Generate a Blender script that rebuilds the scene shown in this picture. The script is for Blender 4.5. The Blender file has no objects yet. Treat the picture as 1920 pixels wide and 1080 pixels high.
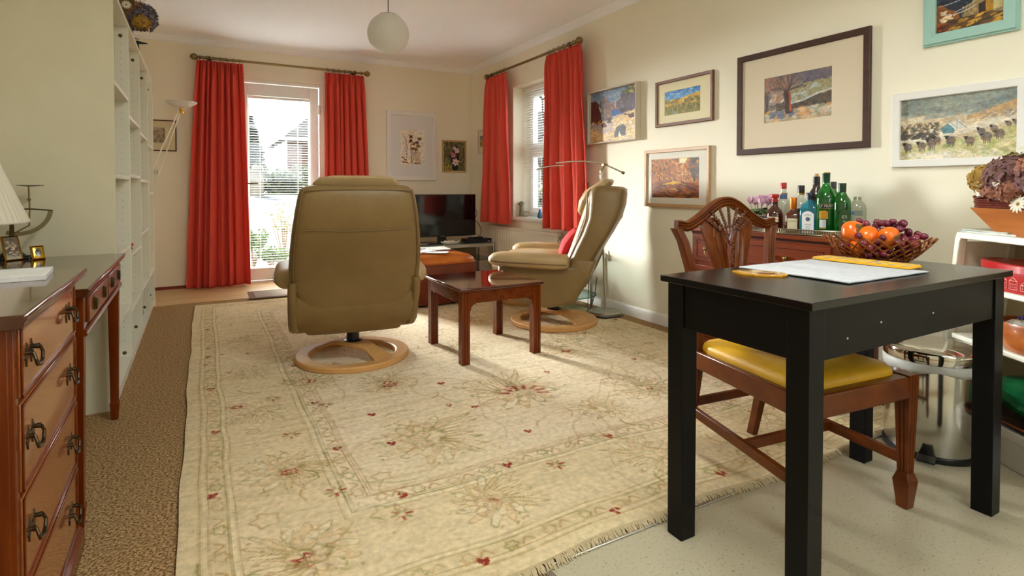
import bpy, bmesh, math, random
import numpy as np
from mathutils import Vector, Matrix, Euler
random.seed(7); np.random.seed(7)
S = bpy.context.scene; COL = S.collection; R_ = math.radians

# ------------------------------------------------------------------ camera
F_PX, XR, YH, HC, PITCH = 1035.0, 388.0, 353.0, 0.98, R_(1.1)
yaw = math.atan2(960 - XR, F_PX / math.cos(PITCH))
cam_d = bpy.data.cameras.new('camera'); cam = bpy.data.objects.new('camera', cam_d); COL.objects.link(cam)
cam.location = (0, 0, HC); cam.rotation_euler = (math.pi / 2 - PITCH, 0, -yaw)
cam_d.sensor_width = 36; cam_d.lens = F_PX / 1920 * 36
cam_d.shift_y = -(540 - (YH + F_PX * math.tan(PITCH))) / 1920
cam_d.clip_start = 0.02; cam_d.clip_end = 300
S.camera = cam
# ------------------------------------------------------------------ view / world / light
S.view_settings.view_transform = 'Standard'; S.view_settings.look = 'None'
S.view_settings.gamma = 1; S.view_settings.use_curve_mapping = False
S.view_settings.exposure = 0.68
try: S.cycles.use_denoising = True; S.cycles.max_bounces = 12; S.cycles.diffuse_bounces = 9; S.cycles.transparent_max_bounces = 24
except Exception: pass
SKY = 3.8
w = bpy.data.worlds.new('sky'); S.world = w; w.use_nodes = True
nt = w.node_tree; nt.nodes.clear()
wo = nt.nodes.new('ShaderNodeOutputWorld'); bg = nt.nodes.new('ShaderNodeBackground')
tc = nt.nodes.new('ShaderNodeTexCoord'); sx = nt.nodes.new('ShaderNodeSeparateXYZ'); cr = nt.nodes.new('ShaderNodeValToRGB')
cr.color_ramp.elements[0].position = 0.0; cr.color_ramp.elements[0].color = (0.30, 0.29, 0.27, 1)
cr.color_ramp.elements[1].position = 0.02; cr.color_ramp.elements[1].color = (0.90, 0.98, 0.99, 1)
e = cr.color_ramp.elements.new(0.5); e.color = (0.84, 0.96, 0.98, 1)
nt.links.new(tc.outputs['Generated'], sx.inputs[0]); nt.links.new(sx.outputs['Z'], cr.inputs[0])
nt.links.new(cr.outputs[0], bg.inputs[0]); bg.inputs[1].default_value = SKY
nt.links.new(bg.outputs[0], wo.inputs[0])

def light(name, kind, loc, energy, color=(1, 1, 1), size=1, size_y=None, target=None, angle=None, portal=False):
    d = bpy.data.lights.new(name, kind); o = bpy.data.objects.new(name, d); COL.objects.link(o)
    o.location = loc; d.energy = energy; d.color = color
    if kind == 'AREA':
        d.shape = 'RECTANGLE'; d.size = size; d.size_y = size_y or size
        if portal: d.cycles.is_portal = True
    if kind == 'SUN': d.angle = angle or 0.01
    if target is not None:
        o.rotation_euler = (Vector(target) - Vector(loc)).to_track_quat('-Z', 'Y').to_euler()
    return o
# low hazy sun coming in through the garden door, and the daylight portals of the openings
light('sun', 'SUN', (-1.2, 12, 2.4), 46.0, (0.97, 1, 0.97), target=(2.7, 3.2, 0.4), angle=R_(35))
light('door_daylight', 'AREA', (0.68, 6.62, 1.05), 1, size=0.9, size_y=2.1, target=(0.68, 0, 1.05), portal=True)
light('side_window_daylight', 'AREA', (3.25, 4.68, 1.35), 1, size=1.0, size_y=1.5, target=(0, 4.68, 1.35), portal=True)
light('kitchen_window_daylight', 'AREA', (1.45, -2.35, 1.62), 1, size=1.5, size_y=1.05, target=(1.45, 3, 1.62), portal=True)  # portal of the unseen window placed for front fill
light('kitchen_fill_light', 'AREA', (1.3, -1.0, 2.38), 17, (0.93, 1, 0.98), size=1.2, size_y=0.6, target=(1.3, -1.0, 0))  # unseen area light added behind the camera for flat fill
light('dining_fill_light', 'AREA', (0.9, 0.9, 2.40), 19, (0.93, 1, 0.98), size=0.5, size_y=0.5, target=(0.9, 0.9, 0))  # unseen overhead area light added to lift the room's fill


# ------------------------------------------------------------------ materials
def lin(c):
    return tuple(((x / 255) / 12.92 if x / 255 <= 0.04045 else ((x / 255 + 0.055) / 1.055) ** 2.4) for x in c[:3]) + (1,)
MATS = {}
def mat(name, rgb, rough=0.5, metal=0, var=None, vscale=8, stretch=None, bump=0, bscale=60, spec=0.5, coat=0, trans=0, ior=1.45, sheen=0, transl=0, detail=4, var_lo=0.35, var_hi=0.65, attr=None, alpha=None, emit=None, aniso=0, mottle=None):
    """rgb base colour (0-255); var second colour mixed in by noise; stretch scales the noise coordinates"""
    if name in MATS: return MATS[name]
    m = bpy.data.materials.new(name); m.use_nodes = True; n = m.node_tree; b = n.nodes['Principled BSDF']; out = n.nodes['Material Output']
    b.inputs['Base Color'].default_value = lin(rgb); b.inputs['Roughness'].default_value = rough; b.inputs['Metallic'].default_value = metal
    b.inputs['Specular IOR Level'].default_value = spec; b.inputs['IOR'].default_value = ior
    b.inputs['Coat Weight'].default_value = coat; b.inputs['Coat Roughness'].default_value = 0.06
    b.inputs['Transmission Weight'].default_value = trans; b.inputs['Sheen Weight'].default_value = sheen
    t = n.nodes.new('ShaderNodeTexCoord'); mp = n.nodes.new('ShaderNodeMapping'); n.links.new(t.outputs['Object'], mp.inputs[0])
    if stretch: mp.inputs['Scale'].default_value = stretch
    if var is not None:
        nz = n.nodes.new('ShaderNodeTexNoise'); nz.inputs['Scale'].default_value = vscale; nz.inputs['Detail'].default_value = detail; nz.inputs['Roughness'].default_value = 0.6
        n.links.new(mp.outputs[0], nz.inputs['Vector'])
        rp = n.nodes.new('ShaderNodeValToRGB'); rp.color_ramp.elements[0].position = var_lo; rp.color_ramp.elements[1].position = var_hi
        rp.color_ramp.elements[0].color = lin(rgb); rp.color_ramp.elements[1].color = lin(var)
        n.links.new(nz.outputs['Fac'], rp.inputs[0]); n.links.new(rp.outputs[0], b.inputs['Base Color'])
    if attr:
        a = n.nodes.new('ShaderNodeVertexColor'); a.layer_name = attr
        last = a.outputs['Color']
        if mottle:
            nz2 = n.nodes.new('ShaderNodeTexNoise'); nz2.inputs['Scale'].default_value = mottle[0]; nz2.inputs['Detail'].default_value = 5
            n.links.new(mp.outputs[0], nz2.inputs['Vector'])
            mr = n.nodes.new('ShaderNodeMapRange'); mr.inputs[1].default_value = 0.3; mr.inputs[2].default_value = 0.7; mr.inputs[3].default_value = mottle[1]; mr.inputs[4].default_value = mottle[2]
            n.links.new(nz2.outputs['Fac'], mr.inputs[0])
            mx = n.nodes.new('ShaderNodeVectorMath'); mx.operation = 'SCALE'
            n.links.new(last, mx.inputs[0]); n.links.new(mr.outputs[0], mx.inputs['Scale']); last = mx.outputs[0]
        n.links.new(last, b.inputs['Base Color'])
    if bump:
        nb = n.nodes.new('ShaderNodeTexNoise'); nb.inputs['Scale'].default_value = bscale; nb.inputs['Detail'].default_value = 3
        n.links.new(mp.outputs[0] if stretch else t.outputs['Object'], nb.inputs['Vector'])
        bp = n.nodes.new('ShaderNodeBump'); bp.inputs['Strength'].default_value = bump; bp.inputs['Distance'].default_value = 0.01
        n.links.new(nb.outputs['Fac'], bp.inputs['Height']); n.links.new(bp.outputs[0], b.inputs['Normal'])
    if transl:
        tr = n.nodes.new('ShaderNodeBsdfTranslucent'); tr.inputs[0].default_value = lin(rgb); ms = n.nodes.new('ShaderNodeMixShader'); ms.inputs[0].default_value = transl
        n.links.new(b.outputs[0], ms.inputs[1]); n.links.new(tr.outputs[0], ms.inputs[2]); n.links.new(ms.outputs[0], out.inputs[0])
    if emit: b.inputs['Emission Color'].default_value = lin(emit[0]); b.inputs['Emission Strength'].default_value = emit[1]
    MATS[name] = m; return m
def glassmat(name, rgb=(255, 255, 255), refl=1.0, rough=0.0, tint=0.0):
    """thin clear sheet: transparent with a Fresnel reflection"""
    if name in MATS: return MATS[name]
    m = bpy.data.materials.new(name); m.use_nodes = True; n = m.node_tree; n.nodes.clear()
    out = n.nodes.new('ShaderNodeOutputMaterial'); tr = n.nodes.new('ShaderNodeBsdfTransparent'); tr.inputs[0].default_value = lin(rgb)
    gl = n.nodes.new('ShaderNodeBsdfGlossy'); gl.inputs['Roughness'].default_value = rough
    lw = n.nodes.new('ShaderNodeLayerWeight'); pw = n.nodes.new('ShaderNodeMath'); pw.operation = 'POWER'; pw.inputs[1].default_value = 5; n.links.new(lw.outputs['Facing'], pw.inputs[0])
    fr = n.nodes.new('ShaderNodeMath'); fr.operation = 'MULTIPLY_ADD'; fr.inputs[1].default_value = .96; fr.inputs[2].default_value = .04; n.links.new(pw.outputs[0], fr.inputs[0])
    mu = n.nodes.new('ShaderNodeMath'); mu.operation = 'MULTIPLY'; mu.inputs[1].default_value = refl; mu.use_clamp = True
    ms = n.nodes.new('ShaderNodeMixShader'); n.links.new(fr.outputs[0], mu.inputs[0]); n.links.new(mu.outputs[0], ms.inputs[0])
    n.links.new(tr.outputs[0], ms.inputs[1]); n.links.new(gl.outputs[0], ms.inputs[2]); n.links.new(ms.outputs[0], out.inputs[0])
    MATS[name] = m; return m

M = {}
M['wall'] = mat('wall_paint', (238, 232, 212), 0.75, bump=0.04, bscale=180)
M['ceil'] = mat('ceiling_paint', (246, 250, 255), 0.85)
M['white'] = mat('white_gloss', (238, 236, 230), 0.35)
M['upvc'] = mat('upvc', (240, 240, 238), 0.25)
M['lamin'] = mat('white_laminate', (226, 224, 208), 0.4)
M['panel'] = mat('bookcase_end_panel', (206, 200, 174), 0.55, var=(200, 193, 166), vscale=3)
M['carpet'] = mat('brown_carpet', (116, 84, 50), 0.95, var=(208, 172, 122), vscale=130, bump=0.9, bscale=220, detail=6, var_lo=0.40, var_hi=0.60, spec=0.1)
M['vinyl'] = mat('speckled_vinyl', (182, 173, 148), 0.33, var=(120, 104, 78), vscale=120, detail=3, var_lo=0.58, var_hi=0.74)
M['cork'] = mat('pale_laminate', (214, 184, 136), 0.4, var=(200, 168, 120), vscale=14, stretch=(0.2, 1, 1))
M['steel'] = mat('steel', (205, 203, 198), 0.22, 1)
M['brushed'] = mat('brushed_steel', (190, 186, 178), 0.38, 1, bump=0.05, bscale=300)
M['chrome'] = mat('chrome', (222, 222, 220), 0.08, 1)
M['brass'] = mat('antique_brass', (136, 116, 72), 0.3, 1)
M['brass2'] = mat('bright_brass', (214, 170, 72), 0.22, 1)
M['dbrass'] = mat('dark_brass', (86, 74, 56), 0.32, 1)
M['curtain'] = mat('red_curtain_cloth', (228, 88, 74), 0.9, transl=0.2, bump=0.15, bscale=500)
M['mahog'] = mat('mahogany', (110, 48, 8), 0.24, var=(88, 32, 4), vscale=5, stretch=(6, .8, 6), coat=0.15, spec=.35)
M['mahog2'] = mat('mahogany_upright', (112, 48, 6), 0.24, var=(92, 34, 3), vscale=5, stretch=(6, 6, .8), coat=0.15, spec=.35)
M['drawer'] = mat('polished_drawer_mahogany', (160, 92, 44), 0.16, var=(138, 70, 28), vscale=4, stretch=(6, .8, 6), coat=0.6)
M['cherry'] = mat('cherry_red_veneer', (116, 48, 12), 0.34, var=(96, 36, 8), vscale=4, stretch=(5, .8, 5), spec=.3)
M['chairwood'] = mat('chair_mahogany', (106, 50, 8), 0.28, var=(82, 34, 4), vscale=5, stretch=(2, 2, 2), coat=0.1, spec=.35)
M['groove'] = mat('dark_groove', (40, 16, 8), 0.7, spec=.1)
M['black'] = mat('black_satin_laminate', (8, 7, 8), 0.45, bump=0.03, bscale=400, spec=0.22)
M['blacktop'] = mat('black_table_top', (14, 12, 12), 0.24, spec=0.5)
M['beech'] = mat('beech', (208, 158, 98), 0.55, spec=.3, var=(202, 152, 92), vscale=5, stretch=(1, 8, 8))
M['leather'] = mat('shaded_beige_leather', (132, 106, 64), 0.45, var=(122, 97, 57), vscale=3, bump=0.12, bscale=120)  # shell leather darkened against the cushions: its backlit shade is in the colour
M['leatherT'] = mat('beige_leather_cushion', (186, 160, 116), 0.42, var=(172, 144, 100), vscale=4, bump=0.12, bscale=120)
M['pipe'] = mat('dark_leather_piping', (118, 92, 56), 0.5)
M['tan'] = mat('tan_leather', (196, 112, 30), 0.4, var=(168, 84, 20), vscale=6, bump=0.12, bscale=60)
M['tanside'] = mat('russet_leather', (110, 40, 8), 0.42, var=(96, 31, 5), vscale=5, bump=0.1, bscale=60)
M['blackp'] = mat('black_plastic', (18, 18, 19), 0.35)
M['screen'] = mat('tv_screen', (8, 8, 10), 0.08, spec=0.6)
M['glass'] = glassmat('window_glass')
M['picglass'] = glassmat('picture_glass', refl=.7)
M['tglass'] = glassmat('table_glass', (205, 228, 220))
M['gedge'] = mat('green_glass_edge', (50, 120, 100), 0.1)
M['paper'] = mat('paper', (226, 224, 218), 0.7)
M['radi'] = mat('radiator_enamel', (228, 220, 202), 0.4)
M['art'] = mat('painted_art', (255, 255, 255), 0.55, attr='Col', mottle=(260, 0.88, 1.1))
M['rug'] = mat('wool_rug', (255, 255, 255), 0.95, attr='Col', mottle=(55, 0.84, 1.12), bump=0.5, bscale=300, spec=0.1)
M['shade'] = mat('pleated_lampshade', (238, 232, 216), 0.7, transl=0.3)
M['opal'] = mat('opal_glass', (240, 240, 236), 0.35, transl=0.35)
M['yellow'] = mat('yellow_satin', (212, 164, 38), 0.36, var=(200, 150, 28), vscale=6)
M['redcush'] = mat('red_cushion', (190, 26, 36), 0.8)

# ------------------------------------------------------------------ mesh helpers
class MB:
    def __init__(s): s.v = []; s.f = []
    def add(s, v, f):
        o = len(s.v); s.v += [tuple(x) for x in v]; s.f += [tuple(i + o for i in q) for q in f]; return s
    def box(s, x0, x1, y0, y1, z0, z1, T=None):
        v = [Vector((x, y, z)) for z in (z0, z1) for y in (y0, y1) for x in (x0, x1)]
        if T: v = [T @ p for p in v]
        return s.add(v, [(0, 2, 3, 1), (4, 5, 7, 6), (0, 1, 5, 4), (2, 6, 7, 3), (0, 4, 6, 2), (1, 3, 7, 5)])
    def taper(s, c0, a0, b0, c1, a1, b1):
        """square post from centre c0 (half sizes a0,b0) to c1"""
        v = [(c0[0] + i * a0, c0[1] + j * b0, c0[2]) for i, j in ((-1, -1), (1, -1), (1, 1), (-1, 1))] + [(c1[0] + i * a1, c1[1] + j * b1, c1[2]) for i, j in ((-1, -1), (1, -1), (1, 1), (-1, 1))]
        return s.add(v, [(3, 2, 1, 0), (4, 5, 6, 7), (0, 1, 5, 4), (1, 2, 6, 5), (2, 3, 7, 6), (3, 0, 4, 7)])
    def loft(s, rings, caps=True, close=False):
        n = len(rings[0]); v = [p for r in rings for p in r]; f = []
        m = len(rings)
        for i in range(m if close else m - 1):
            a = i * n; b = ((i + 1) % m) * n
            for k in range(n):
                k2 = (k + 1) % n; f.append((a + k, a + k2, b + k2, b + k))
        if caps and not close: f.append(tuple(reversed(range(n)))); f.append(tuple((m - 1) * n + k for k in range(n)))
        return s.add(v, f)
    def lathe(s, prof, seg=24, c=(0, 0, 0), T=None, sx=1, sy=1):
        rings = []
        for r, z in prof:
            r = max(r, 1e-4)
            ring = [Vector((c[0] + sx * r * math.cos(2 * math.pi * k / seg), c[1] + sy * r * math.sin(2 * math.pi * k / seg), c[2] + z)) for k in range(seg)]
            if T: ring = [T @ p for p in ring]
            rings.append(ring)
        if tuple(prof[0]) == tuple(prof[-1]): return s.loft(rings[:-1], caps=False, close=True)
        return s.loft(rings)
    def tube(s, pts, rad, seg=8, closed=False, flat=1.0):
        pts = [Vector(p) for p in pts]; n = len(pts)
        rads = rad if isinstance(rad, (list, tuple)) else [rad] * n
        rings = []; up = None
        for i, p in enumerate(pts):
            a = pts[i - 1] if (i > 0 or closed) else p; b = pts[(i + 1) % n] if (i < n - 1 or closed) else p
            d = (b - a)
            if d.length < 1e-9: d = Vector((0, 0, 1))
            d.normalize()
            if up is None: up = Vector((0, 0, 1)) if abs(d.z) < 0.9 else Vector((1, 0, 0))
            x = d.cross(up)
            if x.length < 1e-6: x = d.cross(Vector((0.3, 1, 0.2)))
            x.normalize(); y = x.cross(d).normalized(); up = y
            rings.append([p + (x * math.cos(2 * math.pi * k / seg) + y * flat * math.sin(2 * math.pi * k / seg)) * rads[i] for k in range(seg)])
        return s.loft(rings, close=closed)
    def prism(s, poly, h0, h1, f):
        """poly 2D list; f(u,v,h)->xyz"""
        return s.loft([[Vector(f(a, b, h)) for a, b in poly] for h in (h0, h1)])
    def ell(s, c, r, seg=16, rings=10, T=None, jit=0):
        L = []
        for i in range(rings + 1):
            t = -math.pi / 2 + math.pi * i / rings; q = max(math.cos(t), 0.003)
            ring = [Vector((c[0] + r[0] * q * math.cos(2 * math.pi * k / seg), c[1] + r[1] * q * math.sin(2 * math.pi * k / seg), c[2] + r[2] * math.sin(t))) for k in range(seg)]
            if jit: ring = [p + Vector((random.uniform(-jit, jit), random.uniform(-jit, jit), random.uniform(-jit, jit))) for p in ring]
            if T: ring = [T @ p for p in ring]
            L.append(ring)
        return s.loft(L)
    def grid(s, nu, nv, fn):
        v = [fn(i / nu, j / nv) for j in range(nv + 1) for i in range(nu + 1)]
        f = [(j * (nu + 1) + i, j * (nu + 1) + i + 1, (j + 1) * (nu + 1) + i + 1, (j + 1) * (nu + 1) + i) for j in range(nv) for i in range(nu)]
        return s.add(v, f)
    def build(s, name, m, parent=None, bevel=0, seg=2, smooth=35, subsurf=0, solid=0, label=None, fixn=True, clampov=True):
        me = bpy.data.meshes.new(name); me.from_pydata([tuple(p) for p in s.v], [], s.f)
        if fixn:
            bm = bmesh.new(); bm.from_mesh(me); bmesh.ops.recalc_face_normals(bm, faces=bm.faces); bm.to_mesh(me); bm.free()
        me.materials.append(m if not isinstance(m, str) else M[m])
        if smooth:
            me.polygons.foreach_set('use_smooth', [True] * len(me.polygons))
            try: me.set_sharp_from_angle(angle=R_(smooth))
            except Exception: pass
        o = bpy.data.objects.new(name, me); COL.objects.link(o)
        if parent: o.parent = parent
        if solid: q = o.modifiers.new('solid', 'SOLIDIFY'); q.thickness = solid; q.offset = 0
        if bevel:
            q = o.modifiers.new('bevel', 'BEVEL'); q.width = bevel; q.segments = seg; q.limit_method = 'ANGLE'; q.angle_limit = R_(40); q.harden_normals = False
        if subsurf: q = o.modifiers.new('sub', 'SUBSURF'); q.levels = subsurf; q.render_levels = subsurf
        if label: o['label'] = label
        return o
def root(name, loc, label, cat, rz=0, group=None):
    o = bpy.data.objects.new(name, None); COL.objects.link(o); o.location = loc; o.rotation_euler = (0, 0, rz); o.empty_display_size = 0.1
    o['label'] = label; o['category'] = cat
    if group: o['group'] = group
    return o
def tag(o, label, cat, group=None, kind=None):
    o['label'] = label; o['category'] = cat
    if group: o['group'] = group
    if kind: o['kind'] = kind
    return o
def struct(o): o['kind'] = 'structure'; return o
def copy_tree(o, parent=None):
    c = o.copy(); COL.objects.link(c); c.parent = parent
    for ch in [x for x in bpy.data.objects if x.parent is o]: copy_tree(ch, c)
    return c
def TR(loc=(0, 0, 0), rot=(0, 0, 0)): return Matrix.Translation(loc) @ Euler(rot).to_matrix().to_4x4()
def text_mb(body, size, place, depth=0.0006, align='CENTER'):
    """letters as a mesh; place(x, y, h) -> point"""
    cu = bpy.data.curves.new('t', 'FONT'); cu.body = body; cu.size = size; cu.align_x = align; cu.extrude = depth; cu.resolution_u = 2
    ob = bpy.data.objects.new('t', cu); COL.objects.link(ob)
    dg = bpy.context.evaluated_depsgraph_get(); me = bpy.data.meshes.new_from_object(ob.evaluated_get(dg))
    mb = MB(); mb.add([place(v.co.x, v.co.y, v.co.z) for v in me.vertices], [tuple(p.vertices) for p in me.polygons])
    bpy.data.objects.remove(ob); bpy.data.curves.remove(cu); bpy.data.meshes.remove(me)
    return mb
def colour_grid(name, img, fn, m, parent=None, label=None):
    """a mesh sheet whose faces carry a painted colour; img HxWx3 in 0..1 display values, fn(u,v)->xyz"""
    h, w_, _ = img.shape
    u, v = np.meshgrid(np.arange(w_ + 1) / w_, np.arange(h + 1) / h)
    P = fn(u.ravel(), v.ravel())
    me = bpy.data.meshes.new(name)
    idx = np.arange((h + 1) * (w_ + 1)).reshape(h + 1, w_ + 1)
    q = np.stack([idx[:-1, :-1], idx[:-1, 1:], idx[1:, 1:], idx[1:, :-1]], -1).reshape(-1, 4)
    me.vertices.add(len(P)); me.vertices.foreach_set('co', P.astype(np.float32).ravel())
    me.loops.add(q.size); me.loops.foreach_set('vertex_index', q.ravel().astype(np.int32))
    me.polygons.add(len(q)); me.polygons.foreach_set('loop_start', np.arange(0, q.size, 4, dtype=np.int32))
    try: me.polygons.foreach_set('loop_total', np.full(len(q), 4, dtype=np.int32))
    except Exception: pass
    me.update(calc_edges=True)
    c = np.clip(img, 0, 1); c = np.where(c <= 0.04045, c / 12.92, ((c + 0.055) / 1.055) ** 2.4)
    c = c[::-1]  # row 0 of the picture is its top
    rgba = np.concatenate([c.reshape(-1, 3), np.ones((h * w_, 1))], 1)
    at = me.color_attributes.new('Col', 'FLOAT_COLOR', 'CORNER')
    at.data.foreach_set('color', np.repeat(rgba, 4, 0).astype(np.float32).ravel())
    me.materials.append(m)
    o = bpy.data.objects.new(name, me); COL.objects.link(o)
    if parent: o.parent = parent
    if label: o['label'] = label
    return o
def vnoise(h, w_, cell, seed=0, cellx=None):
    rs = np.random.RandomState(seed); cx = cellx or cell
    gh, gw = int(h / cell) + 3, int(w_ / cx) + 3; g = rs.rand(gh, gw)
    y = np.arange(h) / cell; x = np.arange(w_) / cx; yi = y.astype(int); xi = x.astype(int); fy = y - yi; fx = x - xi
    fy = fy * fy * (3 - 2 * fy); fx = fx * fx * (3 - 2 * fx); fy = fy[:, None]; fx = fx[None, :]
    a = g[yi][:, xi]; b = g[yi][:, xi + 1]; c = g[yi + 1][:, xi]; d = g[yi + 1][:, xi + 1]
    return a * (1 - fy) * (1 - fx) + b * (1 - fy) * fx + c * fy * (1 - fx) + d * fy * fx
def mixc(img, mask, col):
    if mask.dtype == bool: mask = mask.astype(float)
    mask = np.clip(mask, 0, 1)[..., None]; img[:] = img * (1 - mask) + (np.array(col, float) / 255) * mask

# ================================================================== ROOM SHELL
XR_, YB, XL, YF, ZC, ZW = 2.85, 6.24, -0.86, -2.3, 2.435, 2.435
struct(MB().box(XL, 0.75, YF, 1.2, -0.04, 0).box(XL, XR_, 1.2, 5.40, -0.04, 0).build('floor', 'carpet', smooth=0))
struct(MB().box(0.75, XR_, YF, 1.2, -0.04, 0.0).build('floor', 'vinyl', smooth=0))
struct(MB().box(XL, XR_, 5.40, YB, -0.04, 0.006).box(0.21, 1.113, YB, YB + 0.2, -0.04, 0.004).build('floor', 'cork', smooth=0))
tr = MB().box(0.75, XR_, 1.185, 1.215, 0, 0.006); struct(tr.build('trim_1', 'brushed', bevel=0.002))
struct(MB().box(0.742, 0.762, YF, 1.2, 0, 0.005).build('trim_2', 'brushed', bevel=0.002))
DX0, DX1, DZ = 0.21, 1.113, 2.10
struct(MB().box(XL, DX0, YB, YB + 0.3, 0, ZW).box(DX1, XR_ + 0.3, YB, YB + 0.3, 0, ZW).box(DX0, DX1, YB, YB + 0.3, DZ, ZW).build('wall_back', 'wall', smooth=0))
WY0, WY1, WZ0, WZ1 = 4.23, 5.13, 0.65, 2.045
struct(MB().box(XR_, XR_ + .3, YF, WY0, 0, ZW).box(XR_, XR_ + .3, WY1, YB, 0, ZW).box(XR_, XR_ + .3, WY0, WY1, 0, WZ0).box(XR_, XR_ + .3, WY0, WY1, WZ1, ZW).build('wall_right', 'wall', smooth=0))
struct(MB().box(XL - .15, XL, YF - .2, YB + .3, 0, ZW).build('wall_left', 'wall', smooth=0))
KX0, KX1, KZ0, KZ1 = 0.7, 2.2, 1.1, 2.15
struct(MB().box(XL, KX0, YF - .2, YF, 0, ZW).box(KX1, XR_ + .3, YF - .2, YF, 0, ZW).box(KX0, KX1, YF - .2, YF, 0, KZ0).box(KX0, KX1, YF - .2, YF, KZ1, ZW).build('wall_front', 'wall', smooth=0))
struct(MB().box(XL - .15, XR_ + .3, YF - .2, YB + .3, ZC, ZC + .08).build('ceiling', 'ceil', smooth=0))
def cove(n, p0, p1, ax):
    prof = [(0, 0)] + [(0.055 - 0.05 * math.sin(a), -0.055 + 0.05 * (1 - math.cos(a)) * 1.0) for a in [i * math.pi / 2 / 6 for i in range(7)]]
    prof = [(0, 0), (0.055, 0), (0.050, -0.006), (0.030, -0.014), (0.016, -0.028), (0.008, -0.046), (0.0, -0.052)]
    m = MB()
    if ax == 'x': m.prism(prof, p0, p1, lambda a, b, h: (h, YB - a, ZC + b))
    elif ax == 'l': m.prism(prof, p0, p1, lambda a, b, h: (XL + a, h, ZC + b))
    else: m.prism(prof, p0, p1, lambda a, b, h: (XR_ - a, h, ZC + b))
    struct(m.build('trim_%d' % n, 'ceil'))
cove(3, XL, XR_, 'x'); cove(4, YF, YB, 'y'); cove(5, YF, YB, 'l')
struct(MB().prism([(0, 0), (0.016, 0), (0.016, 0.06), (0.010, 0.074), (0.006, 0.080), (0, 0.080)], YF, YB, lambda a, b, h: (XR_ - a, h, b)).build('baseboard_right', 'white'))
struct(MB().box(XL, DX0, YB - .012, YB, 0.006, 0.034).box(DX1, XR_ - .016, YB - .012, YB, 0.006, 0.034).build('baseboard_back', mat('oxblood_skirting', (126, 44, 22), .5), smooth=0))

# door to the garden
d = MB().box(DX0, DX0 + .045, YB + .02, YB + .09, 0.0, DZ).box(DX1 - .04, DX1, YB + .02, YB + .09, 0.0, DZ).box(DX0 + .045, DX1 - .04, YB + .02, YB + .09, DZ - .035, DZ).box(DX0 + .045, DX1 - .04, YB + .02, YB + .12, 0, 0.022)
door = struct(d.build('door_1', 'upvc', bevel=0.003))
GX0, GX1, GZ0, GZ1 = 0.375, 0.975, 0.14, 1.935
LX0, LX1, LZ0, LZ1 = 0.26, 1.068, 0.026, 2.06
def frame_mb(x0, x1, z0, z1, gx0, gx1, gz0, gz1, y0, y1):
    return MB().box(x0, gx0, y0, y1, z0, z1).box(gx1, x1, y0, y1, z0, z1).box(gx0, gx1, y0, y1, z0, gz0).box(gx0, gx1, y0, y1, gz1, z1)
leaf = frame_mb(LX0, LX1, LZ0, LZ1, GX0, GX1, GZ0, GZ1, YB + .035, YB + .095).build('door_leaf', 'upvc', door, bevel=0.004)
frame_mb(GX0, GX1, GZ0, GZ1, GX0 + .012, GX1 - .012, GZ0 + .012, GZ1 - .012, YB + .042, YB + .052).build('glazing_bead', 'upvc', leaf, bevel=0.002)
MB().box(GX0, GX1, YB + .064, YB + .066, GZ0, GZ1).build('pane', 'glass', leaf, smooth=0)
h = MB().box(0.318, 0.345, YB + .024, YB + .035, 0.93, 1.10); h.tube([(0.332, YB + .03, 1.03), (0.332, YB - .015, 1.03), (0.36, YB - .022, 1.03), (0.46, YB - .02, 1.028)], 0.008)
h.build('door_handle', 'dbrass', leaf, bevel=0.002)
for z in (1.83, 1.06, 0.3): MB().box(1.062, 1.085, YB + .012, YB + .036, z - .05, z + .05).build('hinge', 'upvc', door, bevel=0.003)
for z in (1.83, 1.06): MB().box(1.0855, 1.0885, YB + .011, YB + .02, z - .045, z + .045).build('hinge_pin', 'blackp', door)

def blind(name, label, ax, a0, a1, plane, z0, z1, pitch, depth, tilt, sgn=-1):
    """horizontal slats running along ax between a0 and a1; plane is the depth coordinate"""
    o = root(name, (0, 0, 0), label, 'blind')
    P = (lambda a, dpt, z: (a, plane + sgn * dpt, z)) if ax == 'x' else (lambda a, dpt, z: (plane + sgn * dpt, a, z))
    m = MB(); z = z0 + 0.03
    while z < z1 - 0.03:
        pr = []
        for k in range(5):
            q = (k / 4 - .5) * depth; pr.append((q * math.cos(tilt), q * math.sin(tilt) + 0.0015 * (1 - (2 * k / 4 - 1) ** 2)))
        v = [P(a, q[0], z + q[1]) for a in (a0, a1) for q in pr]
        m.add(v, [(k, k + 1, k + 6, k + 5) for k in range(4)]); z += pitch
    s = m.build('slats', mat('blind_slats', (240, 240, 238), .4, transl=.25), o, fixn=False)
    bx = MB()
    p0 = P(a0, -0.013, z1 - .025); p1 = P(a1, 0.013, z1)
    bx.box(min(p0[0], p1[0]), max(p0[0], p1[0]), min(p0[1], p1[1]), max(p0[1], p1[1]), z1 - .026, z1); bx.build('headrail', 'upvc', o)
    bx = MB(); bx.box(min(p0[0], p1[0]), max(p0[0], p1[0]), min(p0[1], p1[1]), max(p0[1], p1[1]), z0, z0 + .014); bx.build('bottom_rail', 'upvc', o, bevel=.003)
    for f in (0.18, 0.80):
        a = a0 + (a1 - a0) * f
        for dd in (-depth / 2, depth / 2):
            MB().tube([P(a, dd, z0), P(a, dd, z1)], 0.0009, 5).build('ladder_cord', 'upvc', o)
    return o
blind('venetian_blind', 'white slatted venetian blind lowered over the glass garden door', 'x', 0.378, 0.972, YB + .022, 0.14, 1.93, 0.026, 0.024, R_(4))

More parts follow.
